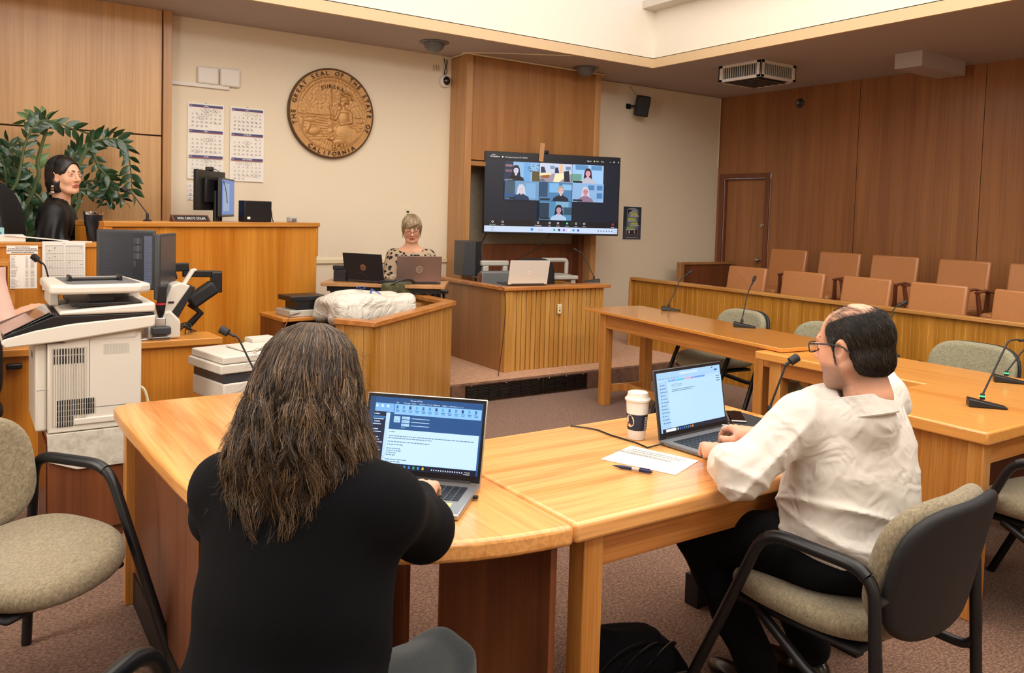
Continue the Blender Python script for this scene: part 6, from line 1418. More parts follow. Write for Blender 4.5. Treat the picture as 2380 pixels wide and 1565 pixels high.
M['eyew'] = plain('eye_white', 'e8e2da', .2); M['iris'] = plain('eye_iris', '4a3828', .15, coat=.6); M['pupil'] = plain('eye_pupil', '08080a', .1)
def face_frame(c, bearing, tilt=0, roll=0, sc=1.0):
    b = math.radians(bearing); f = Vector((math.sin(b), math.cos(b), 0)); r = Vector((f.y, -f.x, 0)); u = Vector((0, 0, 1))
    A = Matrix(((r.x, f.x, u.x), (r.y, f.y, u.y), (r.z, f.z, u.z)))
    A = A @ Matrix.Rotation(-math.radians(tilt), 3, 'X') @ Matrix.Rotation(math.radians(roll), 3, 'Y')
    A = A*sc; return Matrix.Translation(c) @ A.to_4x4()
def head_sdf(h=.003, male=False, neck=True, fat=0.0, nl=.19):
    S = SDF((-.125, -.15, -.20), (.125, .14, .15), h)
    S.ell((0, -.012, .032), (.074, .095, .084), k=0); S.ell((0, .012, .0), (.068, .078, .085), k=.02)
    S.ell((0, .026, -.045), (.052+fat, .06, .062), k=.03); S.ell((0, .045, -.085), (.034+fat, .036, .026), k=.025)
    S.cap((0, .072, -.098), (0, .070, -.096), .014, k=.02)
    for s in (-1, 1):
        S.ell((s*.036, .058, -.028), (.024, .024, .024), k=.02)
        S.cap((s*.062, .0, -.05), (s*.03, .055, -.092), .014+fat*.5, k=.03)
    S.cap((-.032, .080, .026), (.032, .080, .026), .013 if male else .010, k=.015)
    for s in (-1, 1): S.ell((s*.031, .098, .007), (.019, .016, .0115), k=.012, op='sub')
    S.cap((0, .090, .018), (0, .106, -.018), .0065, .0095, k=.010); S.ell((0, .110, -.024), (.0115, .011, .009), k=.006)
    for s in (-1, 1): S.ell((s*.0125, .099, -.028), (.0075, .010, .0065), k=.005)
    for s in (-1, 1): S.ell((s*.006, .104, -.034), (.003, .006, .003), k=.002, op='sub')
    S.cap((-.017, .088, -.0565), (.017, .088, -.0565), .0055, k=.006); S.cap((0, .092, -.0555), (0, .092, -.0545), .005, k=.006)
    S.cap((-.014, .087, -.067), (.014, .087, -.067), .0068, k=.006); S.cap((-.021, .093, -.0615), (.021, .093, -.0615), .0016, k=.002, op='sub')
    S.cap((-.015, .087, -.077), (.015, .087, -.077), .0045, k=.007, op='sub')
    for s in (-1, 1):   # lids
        for i in range(6):
            a = -1.15+2.3*i/6; a2 = -1.15+2.3*(i+1)/6
            P = lambda q, zz: (s*.031+.0155*math.sin(q), .0785+.0125*math.cos(q)*math.cos(.35), .008+zz*math.cos(q*1.1))
            S.cap(P(a, .0058), P(a2, .0058), .0032, k=.003); S.cap(P(a, -.0055), P(a2, -.0055), .0026, k=.003)
        ear = SDF
        R_ = np.array(Euler((0.15, s*.12, s*-.35)).to_matrix()); S.ell((s*.077, -.004, -.006), (.008, .019, .032), R_, k=.006); S.ell((s*.084, .002, -.004), (.006, .010, .018), R_, k=.004, op='sub'); S.ell((s*.076, .004, -.03), (.006, .008, .010), k=.005)
    if neck: S.cap((0, -.02, -.06), (0, -.035, -nl), .052 if not male else .062, .055 if not male else .068, k=.03)
    return S
def face_cols(base, lips, T, extra=None):
    Ti = np.array(T.inverted()); b = np.array(lin(base)); l = np.array(lin(lips))
    def fn(V):
        P = V@Ti[:3, :3].T+Ti[:3, 3]; C = np.tile(b, (len(V), 1))
        m = np.clip(1.25-np.sqrt((P[:, 0]/.022)**2+((P[:, 2]+.0615)/.011)**2), 0, 1)*(P[:, 1] > .07); m = np.clip(m*3, 0, 1)[:, None]; C = C*(1-m)+l*m
        ch = np.exp(-(((np.abs(P[:, 0])-.04)/.02)**2+((P[:, 2]+.025)/.02)**2))*(P[:, 1] > .03)*.35+np.exp(-((P[:, 0]/.014)**2+((P[:, 2]+.024)/.014)**2))*(P[:, 1] > .08)*.35
        C = C*(1-ch[:, None])+np.array([b[0]*1.02, b[1]*.62, b[2]*.55])*ch[:, None]
        if extra is not None: C = extra(P, C)
        return C
    return fn
def eyes(t, T, org, iris='iris', brow='2a1c14', look=(0, 0), lash=True, tt=True):
    A = Matrix.Translation(-Vector(org)) @ T
    for s in (-1, 1):
        R_ = Matrix.Rotation(look[0], 4, 'Z') @ Matrix.Rotation(look[1], 4, 'X'); B = A @ Matrix.Translation((s*.031, .0785, .0075)) @ R_
        e = MB(B); e.ball((0, 0, 0), .0122, 18, 12); eo = e.build('eyeball', 'eyew', t, smooth=True)
        e = MB(B); e.ball((0, .0072, 0), (.0058, .0062, .0058), 16, 8); e.build('iris', iris, eo, smooth=True)
        e = MB(B); e.ball((0, .0118, 0), (.0026, .0022, .0026), 12, 6); e.build('pupil', 'pupil', eo, smooth=True)
        e = MB(A); pts = [(s*(.014+.036*i/6), .0985-.0022*i-.0006*i*i, .027+.006*math.sin(PI*(i+1)/8)) for i in range(7)]; e.tube(pts, .0026, 6, rs=[.0024, .003, .003, .0028, .0024, .0018, .0008]); e.build('eyebrow', plain('brow_'+t.name, brow, .8) if 'brow_'+t.name not in bpy.data.materials else bpy.data.materials['brow_'+t.name], t, smooth=True)
        if lash: e = MB(A); e.tube([(s*.031+.0165*math.sin(q), .0785+.0145*math.cos(q), .008+.0066*math.cos(q*1.1)) for q in [-1.2+2.4*i/8 for i in range(9)]], .0011, 5); e.build('eyelash', 'pupil', t, smooth=True)
def hand_sdf(side, curl=(.35, .75, .6), spread=.0, thumb=((.045, .035, -.012), (.066, .062, -.022), (.072, .088, -.026)), h=.0026, per=None):
    """wrist at origin, fingers +y, back of the hand +z; side=+1: thumb towards +x"""
    S = SDF((-.085, -.07, -.10), (.105, .22, .05), h); X = lambda x: x*side
    if side < 0: S = SDF((-.105, -.07, -.10), (.085, .22, .05), h)
    S.cap((0, -.06, 0), (0, .0, 0), .029, .026, k=0)
    S.box((0, .045, 0), (.038, .046, .0145), None, .014, k=.02)
    S.ell((X(.028), .03, -.010), (.018, .03, .015), k=.015); S.ell((X(-.026), .03, -.008), (.015, .032, .014), k=.012)
    L = [(.030, .092, .044, .027, .022, .0092), (.0105, .096, .048, .030, .024, .0094), (-.0095, .093, .045, .028, .023, .0089), (-.029, .084, .035, .021, .020, .0080)]
    for i, (x, y, a, b, c, r) in enumerate(L):
        c1, c2, c3 = per[i] if per else curl; p = Vector((X(x), y, 0)); ang = -c1; sx = X((1.5-i)*spread)
        S.ell((X(x), y, .004), (r*1.1, r*1.2, r), k=.006)
        S.cap((X(x*.8), .05, 0), p, r, r*1.05, k=.008); q = p
        for ln, da, ra, rb in ((a, 0, r*1.05, r*.98), (b, c2, r*.98, r*.9), (c, c3, r*.9, r*.78)):
            ang -= da; d = Vector((sx, math.cos(ang), math.sin(ang))); n = q+d*ln; S.cap(q, n, ra, rb, k=.003); q = n
    tp = [Vector((X(.022), .012, -.006))]+[Vector((X(a), b, c)) for a, b, c in thumb]; rs = [.015, .0125, .0108, .009]
    for i in range(3): S.cap(tp[i], tp[i+1], rs[i], rs[i+1], k=.008)
    return S
def hand_T(wrist, fwd, up):
    f = Vector(fwd).normalized(); u = Vector(up); u = (u-f*u.dot(f)).normalized(); r = f.cross(u)
    return Matrix(((r.x, f.x, u.x, wrist[0]), (r.y, f.y, u.y, wrist[1]), (r.z, f.z, u.z, wrist[2]), (0, 0, 0, 1)))
class Strands:
    """many fine tapered hairs as one mesh; every strand a chain of points"""
    def __init__(s): s.v = []; s.f = []; s.c = []; s.n = 0
    def add(s, P, r, col):
        P = np.asarray(P); k = len(P); T = np.gradient(P, axis=0); T /= np.maximum(np.linalg.norm(T, axis=1, keepdims=True), 1e-9)
        a = np.cross(T, [.3, .2, .9]); a /= np.maximum(np.linalg.norm(a, axis=1, keepdims=True), 1e-9); b = np.cross(T, a)
        rr = r*np.sin(np.linspace(.35, PI*.97, k))[:, None]
        ring = [P+rr*(a*math.cos(q)+b*math.sin(q)) for q in (0, 2.094, 4.189)]
        s.v.append(np.stack(ring, 1).reshape(-1, 3)); i = np.arange(k-1)[:, None]*3+s.n
        for j in range(3): j2 = (j+1) % 3; s.f.append(np.concatenate([i+j, i+j2, i+3+j2, i+3+j], 1))
        s.c.append(np.tile(np.array([*col, 1.0]), (3*k, 1))); s.n += 3*k
    def build(s, name, mat, parent, org):
        V = np.concatenate(s.v)-np.array(org); F = np.concatenate(s.f); me = bpy.data.meshes.new(name); me.vertices.add(len(V)); me.vertices.foreach_set('co', V.astype(np.float32).ravel())
        me.loops.add(len(F)*4); me.loops.foreach_set('vertex_index', F.astype(np.int32).ravel()); me.polygons.add(len(F)); me.polygons.foreach_set('loop_start', np.arange(0, len(F)*4, 4, dtype=np.int32)); me.update(calc_edges=True)
        me.polygons.foreach_set('use_smooth', [True]*len(F)); a = me.color_attributes.new('Col', 'FLOAT_COLOR', 'POINT'); a.data.foreach_set('color', np.concatenate(s.c).astype(np.float32).ravel())
        me.materials.append(M[mat]); o = bpy.data.objects.new(name, me); COL.objects.link(o); o.parent = parent; return o
def cap_strands(name, T, t, org, n, cols, part, low, rx=.084, ry=.104, rz=.090, cz=.036, r=.0006, wav=.004, seed=1, fall=0.0):
    """hairs combed from a parting down over the skull; low(az) gives the height where each ends"""
    rg = np.random.RandomState(seed); st = Strands(); Tn = np.array(T); cl_ = [lin(c) for c in cols]
    for i in range(n):
        az = rg.uniform(-PI, PI); ze = low(az)
        if ze is None: continue
        ze += rg.uniform(-.01, .012); z0 = cz+rz*(1-.25*rg.rand()**2); k = 14; P = []; ph = rg.uniform(0, 6.28); lock = math.sin(round(az*9)*7.7); rr = 1.0+.02*rg.rand()
        for j in range(k):
            q = j/(k-1); z = z0+(ze-z0)*q; s_ = math.sqrt(max(.0, 1-(max(z-cz, 0)/rz)**2)); a_ = az+(part-az*.1)*(1-q)*.5+wav*6*math.sin(30*z+lock*3)
            if z < cz: s_ = 1+fall*math.sin(PI*min(1, (cz-z)/.14))
            P.append([rx*s_*math.sin(a_)*rr, -.014-ry*s_*math.cos(a_)*rr*(1 if z > cz else max(.78, 1-(cz-z)*1.6)), z+.002*math.sin(ph+5*q)])
        P = np.array(P)@Tn[:3, :3].T+Tn[:3, 3]; st.add(P, r*rg.uniform(.7, 1.3), cl_[int(rg.rand()*len(cl_)*.999)])
    st.build(name, 'hair_lock', t, org)
def surface_strands(st, S, T, n, L, comb, cols, r=.0005, seed=2, keep=None, lift=.0012):
    """short hairs rooted all over a hair volume, lying along its surface"""
    V, F = S.mesh(); N = np.zeros_like(V); q = np.cross(V[F[:, 2]]-V[F[:, 0]], V[F[:, 3]]-V[F[:, 1]])
    for k in range(4): np.add.at(N, F[:, k], q)
    N /= np.maximum(np.linalg.norm(N, axis=1, keepdims=True), 1e-12); rg = np.random.RandomState(seed); Tn = np.array(T); cl_ = [lin(c) for c in cols]
    for i in rg.randint(0, len(V), n):
        p, nn = V[i], N[i]
        if keep is not None and not keep(p, nn): continue
        if (p-np.array([0, -.02, .0])).dot(nn) < 0: nn = -nn
        d = np.array(comb(p), float)+rg.normal(0, .12, 3); d -= nn*d.dot(nn); d /= max(np.linalg.norm(d), 1e-6); l = L*rg.uniform(.6, 1.2); t = np.linspace(0, 1, 6)[:, None]
        P = p+d*l*t-nn*(l*l*5.5)*t*t+nn*(lift*rg.rand()+.0004)
        st.add(P@Tn[:3, :3].T+Tn[:3, 3], r*rg.uniform(.7, 1.2), cl_[int(rg.rand()**2*len(cl_)*.999)])
# ============================================================ the man in the white shirt
HM = OD(1985, 805, 2.27); TM = face_frame(HM, -6, 9, 0, 1.02)
mo = Vector((2.08, 1.38, 0)); man = thing('person', 'seated balding man in white shirt and glasses typing on a laptop', 'person', mo)
print('man head', HM)
nb = Vector((HM.x+.0, HM.y-.05, HM.z-.165))       # neck base
SL = Vector((1.925, 1.40, .955)); SR = Vector((2.36, 1.42, .965)); EL = Vector((1.745, 1.46, .815)); ER = Vector((2.44, 1.66, .83))
WLh = OZ(1668, 1052, .815); WRh = OZ(1752, 1012, .825); print('wrists', WLh, WRh)
hip = Vector((2.10, 1.36, .56))
TL_ = hand_T(WLh, OZ(1632, 1004, .79)-WLh+Vector((0, 0, -.004)), (-.15, -.25, 1)); TR_ = hand_T(WRh, OZ(1668, 985, .80)-WRh+Vector((0, 0, .012)), (.1, -.05, 1))
Bd = SDF((1.6, 1.0, .0), (2.7, 2.1, 1.12), .011)
Bd.ell(hip+Vector((0, 0, .02)), (.19, .15, .13), k=.02); Bd.ell((2.12, 1.37, .80), (.17, .12, .2), k=.05); Bd.cap(nb-Vector((0, 0, .03)), nb+Vector((.0, .03, .10)), .054, .05, k=.03)
Bd.chain([SL, EL, WLh-(WLh-EL)*.1], [.05, .042, .028], .02); Bd.chain([SR, ER, WRh-(WRh-ER)*.1], [.05, .042, .028], .02)
KL = Vector((1.93, 1.76, .52)); KR = Vector((2.27, 1.80, .52)); AL = Vector((2.02, 1.58, .11)); AR = Vector((2.26, 1.56, .11))
Bd.chain([hip+Vector((-.1, 0, 0)), KL, AL], [.085, .055, .04], .02); Bd.chain([hip+Vector((.1, 0, 0)), KR, AR], [.085, .055, .04], .02)
def man_x(P, C):
    # greying stubble on jaw and chin, temples
    n = .5+.5*np.sin(P[:, 0]*900)*np.sin(P[:, 1]*830)*np.sin(P[:, 2]*870)
    m = np.clip((-.036-P[:, 2])/.016, 0, 1)*np.clip((P[:, 1]+.012)/.02, 0, 1)*np.clip((P[:, 2]+.135)/.02, 0, 1); m *= 1-np.exp(-((P[:, 0]/.02)**2+((P[:, 2]+.061)/.009)**2))
    sd = np.exp(-((P[:, 1]-.012)/.012)**2)*np.clip((P[:, 2]+.07)/.02, 0, 1)*np.clip((.03-P[:, 2])/.02, 0, 1)*(np.abs(P[:, 0]) > .05)
    m = np.clip(np.maximum(m*.75, sd*.7)*(.6+.5*n), 0, .85)[:, None]; C = C*(1-m)+np.array(lin('6a5c54'))*m
    # thin dark hair over the scalp, a bare patch at the crown, soft edge round the sides and nape
    sc_ = np.array(lin('2a211c'))
    top = np.clip((P[:, 2]-.070-.30*np.clip(P[:, 1], 0, 1))/.02, 0, 1)*np.clip((.066-P[:, 1])/.03, 0, 1)
    bare = np.exp(-(((P[:, 0]/.040)**2+((P[:, 1]+.028)/.042)**2)**2)*1.0); nn = .6+.4*np.sin(P[:, 0]*260+2*np.sin(P[:, 1]*60))
    m = np.clip(top*(1-.8*bare)*nn*.8, 0, .8)[:, None]; C = C*(1-m)+sc_*m
    ed = np.exp(-((P[:, 1]-.040)/.014)**2)*(np.abs(P[:, 0]) > .045)*np.clip((P[:, 2]-.0)/.02, 0, 1)*.6
    nap = np.clip((.0-P[:, 1])/.03, 0, 1)*np.clip((P[:, 2]+.118)/.035, 0, 1)*np.clip((.0-P[:, 2])/.03, 0, 1)*.6
    m = np.maximum(ed, nap)[:, None]; C = C*(1-m)+sc_*m
    return C
sdf_obj('body', [Bd, (head_sdf(.0029, False, fat=.010, nl=.135), TM), (hand_sdf(+1, per=((.3, .5, .4), (.25, .55, .45), (.2, .5, .5), (.1, .6, .5)), thumb=((.05, .03, -.02), (.068, .052, -.03), (.075, .078, -.034))), TL_), (hand_sdf(-1, per=((.25, .7, .5), (.3, .75, .6), (.35, .8, .6), (.4, .8, .6)), thumb=((.045, .04, -.028), (.058, .068, -.034), (.058, .094, -.034))), TR_)],
        'skin', man, mo, 1, face_cols('dea486', 'b86a5c', TM, man_x))
eyes(man, TM, mo, brow='3a2c24')
# wedding ring on the left hand, ring finger
R0 = (Matrix.Translation(-mo) @ TL_); f = MB(R0); f.tube([(-.0095+.0105*math.cos(q), .108, -.003+.0105*math.sin(q)) for q in [i*PI/8 for i in range(17)]], .0018, 6, cap=False); f.build('ring', 'chrome', man, smooth=True)
# hair: dark, full at the sides and back, thin on top
hs = SDF((-.12, -.15, -.12), (.12, .12, .15), .003)
hs.ell((0, -.013, .030), (.0795, .1005, .0865), k=0); hs.ell((0, -.045, -.035), (.070, .060, .055), k=.02)
hs.ell((0, .025, .112), (.058, .095, .062), k=.03, op='sub'); hs.ell((0, .115, .0), (.12, .085, .12), k=.012, op='sub'); hs.ell((0, .05, -.09), (.12, .085, .075), k=.012, op='sub'); hs.ell((0, -.05, -.125), (.10, .10, .045), k=.012, op='sub')
for s in (-1, 1): hs.ell((s*.085, .002, -.012), (.022, .024, .034), k=.006, op='sub'); hs.cap((s*.074, .018, .02), (s*.074, .016, -.03), .008, .004, k=.01)
M['hair_dark'] = plain('hair_black_brown', '17130f', .45, bump=.12, bscale=260, var=.2)
sdf_obj('hair', (hs, TM), 'hair_dark', man, mo, 1)
st = Strands(); rng = np.random.RandomState(5); Tn = np.array(TM)
for i in range(5000):
    az = rng.uniform(-PI, PI); el = rng.uniform(-.5, 1.45); th = 1.0
    p = np.array([math.cos(el)*math.sin(az)*.079, -.013-math.cos(el)*math.cos(az)*.099, .030+math.sin(el)*.087])
    if p[1] > .035 and el < .8: continue
    top = p[2] > .075 and abs(p[0]) < .05 and p[1] > -.06
    if top and (rng.rand() > .6 or (p[0]/.036)**2+((p[1]+.03)/.04)**2 < 1): continue
    nrm = (p-np.array([0, -.013, .03])); nrm /= np.linalg.norm(nrm); dn = np.array([p[0]*.6, -.8 if el > .3 else -.35, -.9 if el < .9 else -.1]); dn -= nrm*dn.dot(nrm); dn /= np.linalg.norm(dn)
    L = rng.uniform(.014, .03) if not top else rng.uniform(.012, .022); P = []
    for k in range(6):
        q = p+dn*L*k/5; v = q-np.array([0, -.013, .03]); sc = 1/math.sqrt((v[0]/.081)**2+(v[1]/.101)**2+(v[2]/.087)**2); P.append(np.array([0, -.013, .03])+v*sc*(1.005 if not top else 0.985+.004*k/5))
    c = lin('1c1712') if rng.rand() > .2 else lin('4a3c32'); P = np.array(P)@Tn[:3, :3].T+Tn[:3, 3]; st.add(P, .00042 if not top else .00028, c)
surface_strands(st, hs, TM, 9000, .020, lambda p: (p[0]*3, -.75 if p[2] > .03 else -.3, -.35 if p[2] > .06 else -.9), ('1a1613', '201b17', '2e2621', '54473e'), r=.00046)
st.build('hair_strands', 'hair_lock', man, mo)
# spectacles
A = Matrix.Translation(-mo) @ TM; f = MB(A)
for s in (-1, 1):
    se = lambda v, e: math.copysign(abs(v)**e, v)
    f.tube([(s*.033+.0245*se(math.cos(q), .6), .106-.005*abs(math.cos(q))*(1 if 1 else 0), .003+.0145*se(math.sin(q), .6)) for q in [i*PI/12 for i in range(25)]], .0017, 6, cap=False)
    f.tube([(s*.057, .100, .012), (s*.073, .085, .014), (s*.0825, .02, .012), (s*.0825, -.012, .004), (s*.079, -.028, -.012)], .0023, 6)
f.tube([(-.010, .108, .008), (0, .111, .010), (.010, .108, .008)], .0016, 6); f.build('spectacles', 'black', man, smooth=True)
M['lens'] = plain('lens_glass', 'f4f0e0', .02, spec=.5, alpha=.25); f = MB(A)
for s in (-1, 1): f.ball((s*.033, .106, .004), (.0235, .0012, .015), 20, 8)
f.build('lenses', 'lens', man, smooth=True)
# white shirt
Sh = SDF((1.60, 1.05, .50), (2.72, 2.12, 1.14), .0066)
Sh.ell((2.115, 1.36, .70), (.222, .185, .185), k=0); Sh.ell((2.12, 1.355, .84), (.205, .145, .15), k=.08); Sh.ell((2.135, 1.375, .895), (.20, .125, .125), k=.07)
Sh.cap(SL, SR, .07, .07, k=.09); Sh.cap(SL+Vector((.1, 0, .01)), nb+Vector((-.03, 0, -.03)), .06, .055, k=.05); Sh.cap(SR+Vector((-.1, 0, .01)), nb+Vector((.03, 0, -.03)), .06, .055, k=.05)
Sh.chain([SL+Vector((.01, 0, -.0)), EL+Vector((.02, -.005, 0)), EL+(WLh-EL)*.5, WLh-(WLh-EL).normalized()*.055], [.072, .072, .052, .034], .03)
Sh.chain([SR, ER, ER+(WRh-ER)*.55, WRh-(WRh-ER).normalized()*.04], [.078, .066, .052, .04], .03)
Sh.ell((2.11, 1.35, .60), (.215, .18, .09), k=.05)
for W_2, E_2 in ((WLh, EL), (WRh, ER)):
    dW = (W_2-E_2).normalized(); Sh.cap(W_2-dW*.055, W_2-dW*.012, .037, .036, k=.003); Sh.cap(W_2-dW*.012, W_2+dW*.03, .031, .031, k=.001, op='sub')
Sh.cap(nb+Vector((0, -.0, -.04)), nb+Vector((.0, .005, -.01)), .080, .072, k=.03); Sh.cap(nb+Vector((0, .012, .045)), nb+Vector((.0, .03, .12)), .062, .066, k=.002, op='sub')
def shirt_folds(X, Y, Z):
    rg = lambda u: (1-np.abs(np.sin(u)))**2
    w = np.clip((.93-Z)/.22, .10, 1); n1 = np.sin(7*X+5*Y+3*np.sin(8*Z)); n2 = np.sin(11*X-6*Y+9*Z)
    back = (rg(17*(Z*.9+X*.42)+1.6*n1)*(.5+.5*n2))*.020*w + rg(30*(Z+.25*X*np.sign(n1))+2*n2)*.010*w*(.5-.5*n1)
    sl = np.clip((1.92-X)/.1, 0, 1)+np.clip((X-2.36)/.08, 0, 1); arm = (rg(26*(Z*.7-X*.75+Y*.25)+1.3*np.sin(13*Y+8*X))*.017+rg(40*(Z*.6+X*.6)+2*n1)*.008)*np.clip(sl, 0, 1)
    cuff = np.clip((np.minimum(np.sqrt((X-WLh.x)**2+(Y-WLh.y)**2+(Z-WLh.z)**2), np.sqrt((X-WRh.x)**2+(Y-WRh.y)**2+(Z-WRh.z)**2))-.07)/.08, 0, 1); yk = 0
    return .006-back*(1-.7*np.clip(sl, 0, 1))-arm*cuff+yk
Sh.disp(shirt_folds)
M['shirt'] = plain('shirt_white', 'd8d2ca', .75, bump=.55, bscale=11, sheen=.1)
nt_ = M['shirt'].node_tree; n_ = [n for n in nt_.nodes if n.type == 'TEX_NOISE'][0]; n_.inputs['Detail'].default_value = 1.5; n_.inputs['Distortion'].default_value = 1.6
[n for n in nt_.nodes if n.type == 'BUMP'][0].inputs['Distance'].default_value = .022; sdf_obj('shirt', Sh, 'shirt', man, mo, 1)
Tc_ = Matrix.Translation(nb-mo+Vector((0, .008, .004))) @ Matrix.Rotation(-.30, 4, 'X') @ Matrix.Diagonal((1, 1.06, 1, 1))
MB(Tc_).lathe([(.060, -.03), (.0605, .030), (.063, .034), (.067, .032), (.077, -.008), (.081, -.022), (.078, -.026), (.066, .0), (.064, -.03)], 40, cap=False).build('collar', 'shirt', man, smooth=True)
# trousers and belt, shoes
Tr = SDF((1.75, 1.12, .03), (2.45, 1.92, .72), .010)
Tr.ell(hip+Vector((0, .0, .0)), (.205, .175, .115), k=0); Tr.ell(hip+Vector((0, -.02, .06)), (.20, .16, .07), k=.04); Tr.chain([hip+Vector((-.1, .02, 0)), KL, AL+Vector((0, 0, .02))], [.105, .078, .062], .03); Tr.chain([hip+Vector((.1, .02, 0)), KR, AR+Vector((0, 0, .02))], [.105, .078, .062], .03)
Tr.disp(lambda X, Y, Z: .004*np.sin(40*Z+5*np.sin(12*X))*np.sin(17*Y+9*X)); sdf_obj('trousers', Tr, 'black_cloth', man, mo, 1)
M['shoe'] = plain('shoe_black', '0c0b0e', .3, coat=.3)
for A_, q in ((AL, .2), (AR, -.1)):
    S2 = SDF(A_+Vector((-.12, -.14, -.13)), A_+Vector((.14, .24, .08)), .006); S2.ell(A_+Vector((0, -.01, -.045)), (.042, .06, .05), k=0); S2.ell(A_+Vector((.02*q*5, .10, -.068)), (.044, .11, .034), k=.03); S2.box(A_+Vector((.01*q*5, .055, -.10)), (.04, .13, .008), None, .008, .006); sdf_obj('shoe', S2, 'shoe', man, mo)
# ============================================================ the woman in black, from behind
HW = OD(722, 905, 1.56); TW = face_frame(HW, 42, 12, 0, 1.0); wo = Vector((.46, 1.40, 0))
wom = thing('person', 'seated woman with long wavy brown hair in a black top, seen from behind', 'person', wo); print('woman head', HW)
fw = Vector((.707, .707, 0)); rt = Vector((.707, -.707, 0)); cs = Vector((.525, 1.445, .975))
SLw = cs-rt*.158-Vector((0, 0, .015)); SRw = cs+rt*.158-Vector((0, 0, .015)); ELw = Vector((.46, 1.78, .83)); ERw = Vector((.80, 1.50, .83)); WLw = Vector((.76, 2.03, .80)); WRw = Vector((.93, 1.77, .805)); hw = Vector((.45, 1.38, .56))
KLw = hw+fw*.46-rt*.11+Vector((0, 0, -.06)); KRw = Vector((.88, 1.56, .46)); ALw = KLw+Vector((.02, .03, -.40)); ARw = KRw+Vector((.02, -.02, -.40))
Bd = SDF((.1, 1.0, .0), (1.2, 2.3, 1.14), .012)
Bd.ell(hw, (.14, .14, .12), k=.02); Bd.ell((.50, 1.42, .80), (.10, .08, .16), k=.05); Bd.cap(cs, HW-Vector((0, 0, .08)), .05, .05, k=.03)
for ch in ([SLw, ELw, WLw], [SRw, ERw, WRw]): Bd.chain(ch, [.04, .035, .024], .02)
for ch in ([hw-rt*.1, KLw, ALw], [hw+rt*.1, KRw, ARw]): Bd.chain(ch, [.07, .05, .035], .02)
hl = hand_T(WLw, Vector((1.0, .6, -.12)), (0, 0, 1)); hr = hand_T(WRw, Vector((.65, .75, -.15)), (0, 0, 1))
sdf_obj('body', [Bd, (head_sdf(.004), TW), (hand_sdf(+1, h=.003), hl), (hand_sdf(-1, h=.003), hr)], 'skin', wom, wo, 1, face_cols('d8a284', 'b06058', TW)); eyes(wom, TW, wo)
Sh = SDF((.05, .95, .50), (1.1, 2.15, 1.16), .0085); Rw = np.array([[.707, .707, 0], [-.707, .707, 0], [0, 0, 1]])   # columns: right, forward, up
Sh.ell((.515, 1.435, .90), (.185, .115, .17), Rw, k=0); Sh.ell((.49, 1.41, .74), (.185, .135, .17), Rw, k=.08); Sh.ell((.455, 1.375, .575), (.225, .175, .13), Rw, k=.08)
Sh.cap(SLw, SRw, .052, .052, k=.06); Sh.cap(cs+Vector((0, 0, .01)), SLw, .065, .05, k=.05); Sh.cap(cs+Vector((0, 0, .01)), SRw, .065, .05, k=.05); Sh.ell(cs-Vector((0, 0, .05)), (.16, .09, .08), Rw, k=.06); Sh.cap(cs-Vector((0, 0, .03)), cs+Vector((.01, .01, .05)), .075, .055, k=.05); Sh.cap(cs+Vector((.01, .01, .062)), cs+Vector((.03, .03, .2)), .05, .06, k=.01, op='sub')
Sh.chain([SLw, ELw, ELw+(WLw-ELw)*.75], [.054, .056, .042], .05); Sh.chain([SRw, ERw, ERw+(WRw-ERw)*.75], [.056, .060, .044], .05)
Sh.disp(lambda X, Y, Z: .0045*np.clip((.85-Z)/.2, .1, 1)*np.sin(38*Z+14*(X-Y)+4*np.sin(9*X+5*Y))+.003*np.sin(70*Z-30*X+5*np.sin(12*Y))*np.clip((.8-Z)/.15, .15, 1))
M['knit'] = speck('knit_navy_black', ['05060a', '07080d', '0a0b11'], 300, bump=.12, sheen=0); sdf_obj('black_top', Sh, 'knit', wom, wo, 2)
Tr = SDF((.15, 1.05, .04), (1.15, 2.0, .70), .010); Tr.ell(hw, (.20, .16, .11), Rw, k=0); Tr.chain([hw-rt*.1, KLw, ALw], [.10, .078, .055], .03); Tr.chain([hw+rt*.11, KRw, ARw], [.105, .085, .058], .03)
Tr.disp(lambda X, Y, Z: .003*np.sin(50*X-35*Y+4*np.sin(20*Z))); M['slacks'] = speck('slacks_grey', ['20262a', '282f33', '31383c'], 220, bump=.15); sdf_obj('trousers', Tr, 'slacks', wom, wo, 1)
for A_ in (ALw, ARw):
    S2 = SDF(A_+Vector((-.1, -.1, -.12)), A_+Vector((.22, .22, .06)), .008); S2.ell(A_+Vector((0, 0, -.03)), (.04, .04, .045), k=0); S2.cap(A_+Vector((.02, .02, -.055)), A_+Vector((.1, .1, -.065)), .035, .03, k=.02); sdf_obj('shoe', S2, 'shoe', wom, wo)
